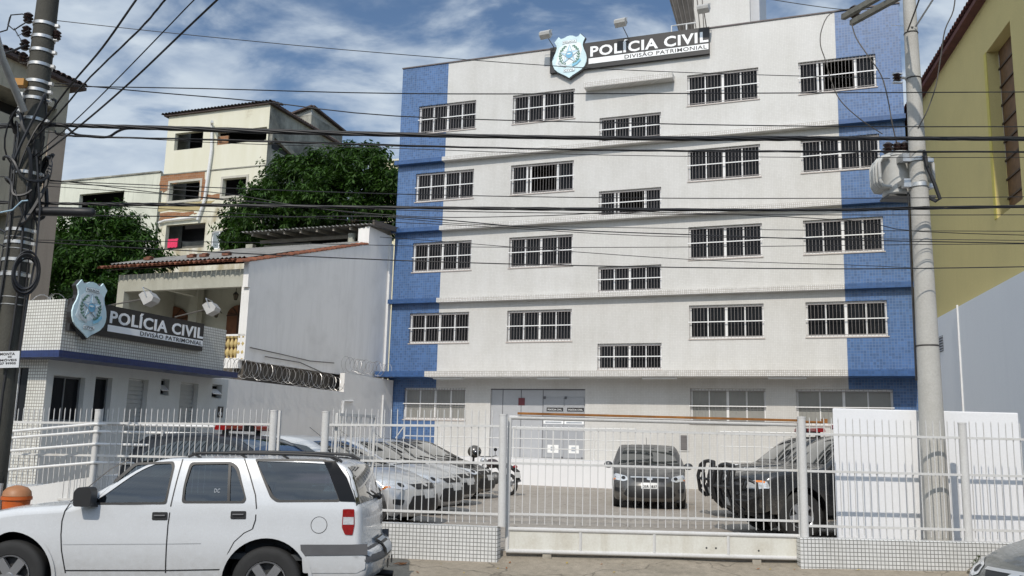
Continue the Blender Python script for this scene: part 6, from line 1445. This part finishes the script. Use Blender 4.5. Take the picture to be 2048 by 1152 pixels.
# rear face: bumper, tail gate glass, wiper, plate, lamps
ri = lambda z: min((i for i in range(0, S_.n//3)), key=lambda i: abs(S_.P[i][1]-z))
S_.fpanel('rear_bumper', P_WHITE, rounded([(-.80,.42),(.80,.42),(.82,.60),(-.82,.60)], .03), .012, hint='rear', sp=.07)
S_.fpanel('bumper_top', GTRIM, rounded([(-.84,.612),(.84,.612),(.83,.735),(-.83,.735)], .02), .018, hint='rear', sp=.07)
i0_, i1_ = S_.idx(-.985, 1.23), S_.idx(-.79, 1.58)
S_.tpanel('rear_glass', AGL, [(i0_, -.83), (i0_, .83), (i1_, .735), (i1_, -.735)], .005)
S_.fpanel('gate_badge', TRIM, [(-.45,.90),(-.36,.90),(-.36,1.00),(-.45,1.00)], .006, hint='rear')
S_.fpanel('plate_recess', TRIM, [(-.28,.62),(.28,.62),(.28,.80),(-.28,.80)], .022, hint='rear')
pn = S_.fpanel('number_plate', PLATE, [(-.22,.635),(.22,.635),(.22,.765),(-.22,.765)], .030, hint='rear')
for y_ in (-.30, .1): mb = MB(SF); c = S_.T(ri(.52), y_, .03); mb.lathe([(.045,.0),(.05,.01),(.02,.004)], Matrix.Translation(c) @ Matrix.Rotation(R(-90), 4, 'Y'), 12); mb.build('fog_lamp', TRIM, suv, 40)
mb = MB(SF); a_ = S_.T(ri(1.2), -.30, .03); b_ = S_.T(i0_+2, .15, .03); mb.tube([a_, b_], .010, 6); mb.ell(a_, .04, .05, .04, 8, 6); mb.build('rear_wiper', TRIM, suv, 40)
mb = MB(SF); mb.tube([(-.95, -.52, .33), (-1.18, -.52, .31)], .04, 10); mb.build('tow_hitch', TRIM, suv, 40)
mb = MB(SF); mb.tube([(-.7, -.62, .30), (-1.12, -.66, .29)], .032, 10); mb.build('exhaust', plain('exhaust', (.12,.11,.10), .5, .5), suv, 40)
# windscreen, wipers cowl
i0_, i1_ = S_.idx(1.24, 1.62), S_.idx(2.02, 1.17)
S_.tpanel('windscreen', AGL, [(i0_, -.60), (i0_, .60), (i1_, .73), (i1_, -.73)], .004)
i2_, i3_ = S_.idx(2.03, 1.165), S_.idx(2.20, 1.12); S_.tpanel('cowl', TRIM, [(i2_, -.78), (i2_, .78), (i3_, .72), (i3_, -.72)], .006)
i0_, i1_ = S_.idx(3.40, .88), S_.idx(3.48, .68); S_.tpanel('grille', TRIM, [(i0_, -.35), (i0_, .35), (i1_, .35), (i1_, -.35)], .006)
for sd_ in (-1, 1): S_.tpanel('headlight', LAMPW, [(i0_, sd_*.40), (i0_, sd_*.76), (i1_, sd_*.76), (i1_, sd_*.40)], .008)
# roof rails
for sd_ in (-1, 1):
    mb = MB(SF); pts = []
    for x in np.linspace(1.02, -.70, 16): i = S_.idx(x, 1.66); pts.append(S_.T(i, sd_*(S_.hw(x, 1.6)-.11), .05 if -.66 < x < .98 else .012))
    mb.tube(pts, [.014]+[.017]*14+[.014], 8)
    for k in (1, 5, 10, 14): p = pts[k]; mb.bar(p+Vector((.05,0,0)), p+Vector((-.05,0,-.05)), .03, .02)
    mb.build('roof_rail', TRIM, suv, 50)
# mirror on the near side
mc_ = sc(178, 990); mb = MB(SF); c = S_.S(mc_[0]-.02, mc_[1], 1, .13); 
for sd_ in (1, -1):
    c = S_.S(mc_[0], mc_[1]-.01, sd_, .10); mb = MB(SF); pr = rounded([(-.10,-.10),(.075,-.10),(.085,.05),(.04,.10),(-.08,.10),(-.105,.05)], .03)
    mb.prism(pr, Matrix.Translation((c.x, c.y-.07, c.z)) , .15); mb.bar((c.x-.05, c.y, c.z-.08), (c.x-.09, c.y-sd_*.10, c.z-.09), .06, .04); o = mb.build('mirror', TRIM, suv, 50); md = o.modifiers.new('b', 'BEVEL'); md.width = .02; md.segments = 3
tri_ = hb([(150,1007),(186,1008),(192,990),(178,996)]); S_.spanel('mirror_base', TRIM, tri_, .004, (-1, 1))
wells(suv, SF, (0, 2.71), .375, .47, .86)
for x in (0, 2.71):
    for sd_ in (-1, 1): wheel(suv, SF, x, sd_*.845, .372, .372, .235, sd_, 5, .60, double=False)
mb = MB(SF); mb.box(-.95, 3.3, -.70, .70, .30, .42); mb.box(.50, 2.2, -.80, .80, .33, .42); mb.build('underbody', DARK, suv)
# interior
mb = MB(SF); mb.box(-.9, 2.0, -.76, .76, .60, .66); mb.box(1.55, 2.0, -.74, .74, .66, 1.12); mb.build('cabin_floor', SEATM, suv)
for x, ys in ((1.0, (-.38, .38)), (.05, (-.36, .36)),):
    for y_ in ys:
        mb = MB(SF); mb.box(x-.25, x+.25, y_-.25, y_+.25, .66, .86)
        mb.add([(x-.22,y_-.25,.85),(x-.08,y_-.25,.85),(x-.24,y_-.22,1.32),(x-.34,y_-.22,1.32),(x-.22,y_+.25,.85),(x-.08,y_+.25,.85),(x-.24,y_+.22,1.32),(x-.34,y_+.22,1.32)], [(0,1,2,3),(7,6,5,4),(0,4,5,1),(1,5,6,2),(2,6,7,3),(3,7,4,0)])
        mb.box(x-.36, x-.26, y_-.12, y_+.12, 1.34, 1.50); o = mb.build('seat', SEATM, suv)
mb = MB(SF); n = 20; mb.tube([(1.50-.05*math.sin(2*math.pi*i/n)*0, -.38+.19*math.cos(2*math.pi*i/n), 1.10+.17*math.sin(2*math.pi*i/n)) for i in range(n+1)], .014, 6); mb.build('steering_wheel', TRIM, suv, 50)
# white sticker letters on the rear door glass
pz_ = sc(428, 985); mb, n_, m_, pr = text_part('window_sticker', 'DC', GREYL, suv, Matrix.Translation((0,0,0)), .06, .04, .001, .0); mb.F = SF
mb.v = [tuple(S_.S(pz_[0]-v[0], pz_[1]+v[2], 1, -.004)) for v in mb.v]; mb.build(n_, m_, pr)
# ------------------------------------------------------------------ hatchbacks
hprof = [(.16,.22),(.04,.30),(.0,.45),(.01,.62),(.05,.80),(.10,.95),(.19,1.06),(.34,1.27),(.47,1.39),(.66,1.45),(1.1,1.488),(1.6,1.49),(2.0,1.462),(2.26,1.40),(2.60,1.245),(2.90,1.10),(3.16,.985),(3.32,.945),(3.6,.895),(3.88,.825),(4.10,.745),(4.22,.665),(4.29,.55),(4.32,.40),(4.30,.28),(4.22,.20)]
def hatch(name, label, loc, head, pm, group=None, plate=None, F=FI, detail=True, sidewin=-1):
    F_ = F @ Matrix.Translation(Vector(loc)) @ Matrix.Rotation(head, 4, 'Z') @ Matrix.Translation((-4.3, 0, 0))
    t = thing(name, label, 'car', (2.15, 0, 0), F_, group=group)
    c = Car(t, F_, hprof, .905, .94, .34, r=.085, k=5, nose=(3.55, 4.31, .34), tail=(.0, .8, .14), taper=.05, bottom=.22, crown=.025)
    ar = [(.83,.32),(3.46,.32)]
    c.side('body', pm, ar, .375, (), .11); c.top('body_shell', pm)
    for pl in ([(3.02,.965),(2.86,1.05),(2.26,1.33),(1.86,1.385),(1.84,.955)], [(1.76,.955),(1.78,1.385),(1.25,1.37),(.80,1.26),(.56,1.12),(.66,1.03),(.95,.965)]):
        c.spanel('side_window', AGL, rounded(pl, .03), .004, (-1, 1), .1)
    i0, i1 = c.idx(2.24, 1.405), c.idx(3.13, .995)
    c.tpanel('windscreen', AGL, [(i0, -.60), (i0, 0), (i0, .60), (i1, .76), (i1+.6, 0), (i1, -.76)], .005, sp=.1)
    i0, i1 = c.idx(.20, 1.08), c.idx(.46, 1.38); c.tpanel('rear_window', AGL, [(i0, -.62), (i0, .62), (i1, .55), (i1, -.55)], .005, sp=.1)
    g = c.fpanel('grille', TRIM, rounded([(-.44,.715),(.44,.715),(.34,.625),(-.34,.625)], .03), .006)
    c.fpanel('grille_chrome', CHROME, [(-.45,.728),(.45,.728),(.45,.702),(-.45,.702)], .010, parent=g); c.fpanel('badge', CHROME, [(.07*math.cos(a), .68+.028*math.sin(a)) for a in [R(30*k) for k in range(12)]], .014, parent=g)
    c.fpanel('lower_grille', TRIM, rounded([(-.50,.53),(.50,.53),(.62,.34),(.50,.28),(-.50,.28),(-.62,.34)], .04), .006)
    h = c.fpanel('headlight', LAMPW, rounded([(.50,.655),(.54,.735),(.80,.80),(.88,.80),(.885,.72),(.80,.655),(.62,.625)], .03), .006, mirror=True, sp=.05)
    c.fpanel('indicator', LAMPO, [(.80,.67),(.86,.70),(.86,.73),(.80,.69)], .010, mirror=True, parent=h, sp=.03); c.fpanel('reflector', TRIM, [(.62+.05*math.cos(a), .70+.035*math.sin(a)) for a in [R(30*k) for k in range(12)]], .010, mirror=True, parent=h, sp=.03)
    c.fpanel('fog_lamp', TRIM, rounded([(.66,.47),(.82,.49),(.82,.40),(.70,.38)], .02), .006, mirror=True)
    pl = c.fpanel('number_plate', PLATE, [(-.20,.475),(.20,.475),(.20,.60),(-.20,.60)], .012)
    if plate:
        q = [c.T(0, 0)]; a = F_.inverted(); tip = max(c.S(x, .54, 1).x for x in (4.25,)); 
        mb, n_, m_, pr = text_part('plate_lettering', plate, TRIM, pl, Matrix.Identity(4), .33, .065, .002, .01); mb.F = F_
        xm = 4.30+.05; mb.v = [(xm+.0+(-v[1]), -.165+v[0], .505+v[2]) for v in mb.v]; mb.build(n_, m_, pr)
    for gx in (1.80,): c.line('panel_gap', [(gx,1.40),(gx+.02,.95),(gx,.35)], .01, side=(-1, 1))
    c.line('panel_gap', [(3.0,.97),(3.02,.75),(2.92,.35)], .01, side=(-1, 1)); c.line('panel_gap', [(1.05,1.0),(1.15,.70),(1.25,.45)], .01, side=(-1, 1))
    for gx in (2.35, 1.25): c.spanel('door_handle', TRIM if pm is P_BLACK else GTRIM, rounded([(gx,.86),(gx+.17,.87),(gx+.17,.90),(gx,.89)], .01), .014, (-1, 1), .05)
    for sd_ in (-1, 1): mirror_(t, F_, 2.86, sd_*.88, .99, sd_, pm)
    mb = MB(F_)
    for y0_, y1_ in ((.6, .02), (-.02, -.6)): mb.tube([c.T(c.idx(3.10,1.0), y0_, .015), c.T(c.idx(2.98,1.06), y1_, .012)], .008, 5)
    mb.build('wiper', TRIM, t, 40)
    i0 = c.idx(3.22, .97); mb = MB(F_)
    for k in (0,): pts = [c.T(i0-.2, y, .004) for y in np.linspace(-.74, .74, 12)]; mb.tube(pts, .012, 4)
    mb.build('cowl_line', TRIM, t, 50)
    mb = MB(F_); mb.tube([c.T(c.idx(1.0,1.48), 0, 0), c.T(c.idx(.75,1.46), 0, .22)], .006, 5); mb.build('aerial', TRIM, t)
    wells(t, F_, (.83, 3.46), .32, .375, .88)
    for x in (.83, 3.46):
        for sd_ in (-1, 1): wheel(t, F_, x, sd_*.88, .315, .315, .20, sd_, 5, .64, rimmat=ALLOY)
    mb = MB(F_); mb.box(.2, 4.1, -.70, .70, .17, .30); mb.build('underbody', DARK, t)
    return t, c
HB = -YAWB   # along the facade, nose to the right
def bpos(e, n): v = FB @ Vector((e, n, 0)); return (v.x, v.y, GZ)
s1c, c1_ = hatch('hatchback', 'silver hatchback, nearest and leftmost of the silver cars parked nose out by the boundary wall', bpos(-6.97, 14.75), HB, P_SILV, 'cars parked nose out along the left wall')
s2c = copy_tree(s1c); d_ = Vector(bpos(-7.62, 17.45))-Vector(bpos(-6.97, 14.75)); s2c.location = s1c.location + d_; s2c['label'] = 'silver hatchback in the middle of the row, between two other silver cars'
s3c = copy_tree(s1c); s3c.location = s1c.location + Vector(bpos(-8.35, 19.9))-Vector(bpos(-6.97, 14.75)); s3c['label'] = 'silver hatchback farthest back of the silver ones, next to the black car'
hatch('hatchback', 'black hatchback at the far end of the row beside the platform', bpos(-8.95, 22.7), HB, P_BLACK, 'cars parked nose out along the left wall')
pcar, pc = hatch('police_car', 'dark police car with a red roof light bar behind the left fence', bpos(-6.75, 12.35), HB, P_BLUEB)
gx_ = PY(1293, 1008, 22.3).x
hatch('hatchback', 'dark grey hatchback facing the gate in the middle of the courtyard', (gx_, 21.8, GZ), math.atan2(-21.8, -gx_)+R(1.5), P_GREY, plate='DSR 4837')
hatch('hatchback', 'grey hatchback corner showing at the lower right edge of the street', (4.98, 9.25, 0), math.atan2(-.30, -.954), P_GREEN)
def lightbar(name, F_, x, z, root, label=None):
    mb = MB(F_); pr = rounded([(-.12,0),(.12,0),(.10,.09),(-.10,.09)], .03)
    M_ = Matrix(((0,-1,0,x),(1,0,0,0),(0,0,1,z),(0,0,0,1)))
    M2 = Matrix.Translation((x, -.55, z)); mb.prism(pr, M2, 1.1); b_ = mb.build('light_bar', LAMPR, root, 50)
    mb = MB(F_); mb.box(x-.14, x+.14, -.12, .12, z-.01, z+.085); mb.box(x-.03, x+.03, -.45, .45, z-.012, z-.002)
    for y_ in (-.42, .42): mb.box(x-.05, x+.05, y_-.02, y_+.02, z-.10, z)
    mb.build('bar_mount', TRIM, b_)
lightbar('light_bar', pc.F, 1.85, 1.56, pcar)
# helmet perched over the motorcycle
# ------------------------------------------------------------------ pickups with bull bars
pprof = [(.05,.45),(.0,.60),(.0,.98),(.04,1.06),(.5,1.08),(1.45,1.09),(1.52,1.14),(1.60,1.50),(1.72,1.70),(2.0,1.755),(2.7,1.75),(3.02,1.70),(3.30,1.50),(3.62,1.24),(3.75,1.17),(4.1,1.14),(4.6,1.10),(4.86,1.03),(4.96,.92),(5.0,.75),(5.0,.55),(4.93,.42)]
def pickup(label, loc, head):
    F_ = Matrix.Translation(Vector(loc)) @ Matrix.Rotation(head, 4, 'Z') @ Matrix.Translation((-5.0, 0, 0)); t = thing('police_pickup', label, 'pickup', (2.5, 0, 0), F_, group='black police pickups on the right')
    c = Car(t, F_, pprof, .92, 1.10, .27, r=.09, k=4, nose=(4.3, 5.0, .24), tail=(0, .3, .03), taper=.03, bottom=.40, crown=.025)
    ar = [(.95,.40),(4.12,.40)]; c.side('body', P_BLACK, ar, .47, (), .12); c.top('body_shell', P_BLACK)
    for pl in ([(3.55,1.15),(3.40,1.22),(2.98,1.60),(2.50,1.655),(2.48,1.14)], [(2.40,1.14),(2.42,1.655),(1.80,1.64),(1.70,1.50),(1.66,1.16)]): c.spanel('side_window', AGL, rounded(pl, .03), .004, (-1, 1), .1)
    i0, i1 = c.idx(3.04, 1.69), c.idx(3.62, 1.25); c.tpanel('windscreen', AGL, [(i0, -.64), (i0, 0), (i0, .64), (i1, .76), (i1+.3, 0), (i1, -.76)], .005, sp=.1)
    g = c.fpanel('grille', TRIM, rounded([(-.46,.97),(.46,.97),(.44,.74),(-.44,.74)], .03), .008)
    c.fpanel('grille_bar', GTRIM, [(-.45,.88),(.45,.88),(.45,.84),(-.45,.84)], .016, parent=g)
    h = c.fpanel('headlight', LAMPW, rounded([(.56,.80),(.56,.93),(.88,.95),(.90,.84),(.80,.80)], .03), .008, mirror=True); c.fpanel('indicator', LAMPO, [(.70,.94),(.86,.945),(.86,.915),(.70,.91)], .014, mirror=True, parent=h)
    c.fpanel('bumper', TRIM, rounded([(-.86,.44),(.86,.44),(.88,.68),(-.88,.68)], .04), .02, sp=.08)
    mb = MB(F_)
    X0 = 5.10
    mb.tube([(X0-.12,-.52,.42),(X0+.03,-.50,.55),(X0+.08,-.48,.85),(X0+.03,-.44,1.10),(X0-.02,-.30,1.17),(X0,0,1.19),(X0-.02,.30,1.17),(X0+.03,.44,1.10),(X0+.08,.48,.85),(X0+.03,.50,.55),(X0-.12,.52,.42)], .040, 10)
    mb.tube([(X0+.07,-.48,.80),(X0+.09,0,.80),(X0+.07,.48,.80)], .03, 8); 
    for y_ in (-.2, .2): mb.tube([(X0-.05,y_,.42),(X0+.08,y_,.80),(X0,y_,1.18)], .03, 8)
    for sd_ in (-1, 1): mb.tube([(X0+.06,sd_*.49,.95),(X0-.05,sd_*.75,.98),(X0-.20,sd_*.90,.90),(X0-.22,sd_*.92,.70),(X0-.08,sd_*.76,.60),(X0+.04,sd_*.50,.60)], .028, 8)
    mb.build('bull_bar', TRIM, t, 50)
    pl = c.fpanel('number_plate', PLATE, [(-.20,.50),(.20,.50),(.20,.62),(-.20,.62)], .03)
    # white lettering on the front of the bonnet
    i0 = c.idx(4.72, 1.08); mb, n_, m_, pr = text_part('bonnet_lettering', 'POLÍCIA', SIGNW, t, Matrix.Identity(4), 1.0, .17, .001, .02); mb.F = F_
    mb.v = [tuple(c.warp(4.45+v[2]*-1+.25, v[0]-.5, 0)+Vector((0,0,c.P[c.idx(4.45+.25-v[2], 1.1)][1]+.036+(.001 if v[1] < 0 else 0)))) for v in mb.v]; mb.build(n_, m_, pr)
    for sd_ in (-1, 1): mirror_(t, F_, 3.42, sd_*.90, 1.22, sd_, TRIM, 1.1)
    c.line('panel_gap', [(2.44,1.66),(2.46,1.1),(2.44,.5)], .01, side=(-1, 1)); c.line('panel_gap', [(3.5,1.14),(3.56,.9),(3.5,.5)], .01, side=(-1, 1))
    wells(t, F_, (.95, 4.12), .40, .47, .90)
    for x in (.95, 4.12):
        for sd_ in (-1, 1): wheel(t, F_, x, sd_*.90, .385, .385, .24, sd_, 5, .56)
    mb = MB(F_); mb.box(.2, 4.8, -.7, .7, .33, .45); mb.build('underbody', DARK, t)
    lightbar('light_bar', F_, 2.75, 1.87, t)
    return t
q = PY(1466, 1010, 16.3); pk = pickup('black police pickup with bull bar, nearest to the gate on the right', (q.x, 16.35, GZ), math.atan2(-.11, -.994))
q2 = PY(1418, 960, 20.6); pk2 = copy_tree(pk); pk2.location = pk.location + Vector((q2.x, 20.2, GZ))-Vector((q.x, 16.35, GZ)); pk2['label'] = 'black police pickup parked behind the near one, its bull bar farther left'
# ------------------------------------------------------------------ motorcycle
mp = PY(1020, 972, 26.2)
MF = Matrix.Translation((mp.x, 26.2, GZ)) @ Matrix.Rotation(math.pi-YAWB-R(28), 4, 'Z')
mo = thing('motorcycle', 'black motorcycle parked behind the black hatchback with its tail to the right', 'motorcycle', (.6, 0, 0), MF)
for x, nm in ((0, 'wheel'), (1.28, 'wheel')):
    mb = MB(MF); mb.tube([(x+.26*math.cos(a), 0, .30+.26*math.sin(a)) for a in [2*math.pi*k/28 for k in range(29)]], .05, 8, caps=False); w_ = mb.build('wheel', TYRE, mo, 50)
    mb = MB(MF)
    for k in range(6): a = k*math.pi/3; mb.tube([(x, 0, .30), (x+.23*math.cos(a), 0, .30+.23*math.sin(a))], .012, 5)
    mb.lathe([(.001,-.05),(.06,-.05),(.06,.05),(.001,.05)], Matrix.Translation((x,0,.30)) @ Matrix.Rotation(R(90),4,'X'), 12); mb.build('rim', ALLOY, w_, 40)
def blob(name, c, r_, mat, root=mo, F=MF):
    mb = MB(F); mb.ell(c, *r_, 14, 10); return mb.build(name, mat, root, 60)
blob('fuel_tank', (.80, 0, .86), (.26, .13, .14), plain('dark_tank', (.03,.012,.012), .25, coat=1)); blob('seat', (.35, 0, .82), (.38, .13, .08), TRIM); blob('engine', (.65, 0, .45), (.20, .16, .18), plain('engine_grey', (.12,.12,.12), .5, .5))
mb = MB(MF); mb.tube([(0,0,.30),(.35,.0,.55),(.55,0,.75),(1.0,0,.88)], .03, 8); mb.tube([(.55,0,.4),(.95,0,.55),(1.02,0,.9)], .03, 8); mb.build('frame', TRIM, mo, 50)
mb = MB(MF)
for y_ in (-.09, .09): mb.tube([(1.28,y_,.30),(1.06,y_,.98)], .022, 8)
mb.tube([(1.02,-.36,1.08),(1.06,-.2,1.05),(1.06,.2,1.05),(1.02,.36,1.08)], .014, 8); mb.build('fork', plain('fork_steel', (.3,.3,.3), .3, .9), mo, 50)
for y_ in (-.30, .30):
    mb = MB(MF); mb.tube([(1.04,y_,1.06),(1.06,y_*1.1,1.22)], .008, 5); mb.ell((1.06, y_*1.1, 1.26), .02, .07, .05, 10, 8); mb.build('mirror', TRIM, mo, 50)
blob('headlamp', (1.20, 0, .92), (.10,.10,.10), LAMPW); mb = MB(MF); mb.tube([(.5,-.14,.30),(.1,-.16,.34),(-.25,-.16,.42)], .04, 10); mb.build('exhaust', CHROME, mo, 50)
mb = MB(MF); mb.bar((-.02,0,.80),(-.30,0,.66),.18,.05); mb.bar((-.26,0,.70),(-.33,0,.42),.17,.015); mb.build('rear_mudguard', TRIM, mo); blob('tail_light', (-.20,0,.80), (.05,.08,.05), LAMPR)
mb = MB(MF); mb.bar((-.30,0,.66),(-.345,0,.50),.19,.012); mb.build('number_plate', PLATE, mo)
# black top box / helmet carried over the far cars
hp = PY(949, 903, 25.0)
hm = thing('helmet', 'black helmet perched high above the black hatchback near the motorcycle', 'helmet', (hp.x, 25.0, hp.z-.15), FI)
HPm = Matrix.Translation((hp.x, 25.0, hp.z))
mb = MB(); mb.ell((hp.x, 25.0, hp.z), .19, .16, .17, 20, 14); mb.build('shell', P_BLACK, hm, 60)
mb = MB(); mb.ell((hp.x+.06, 24.9, hp.z-.02), .13, .09, .07, 16, 10); mb.build('visor', AGL, hm, 60)
mb = MB(); mb.tube([(hp.x-.02, 25.0, hp.z-.14), (hp.x-.03, 25.02, hp.z-.5), (hp.x-.03, 25.1, GZ+.9)], .03, 8); mb.build('strap', TRIM, hm, 50)
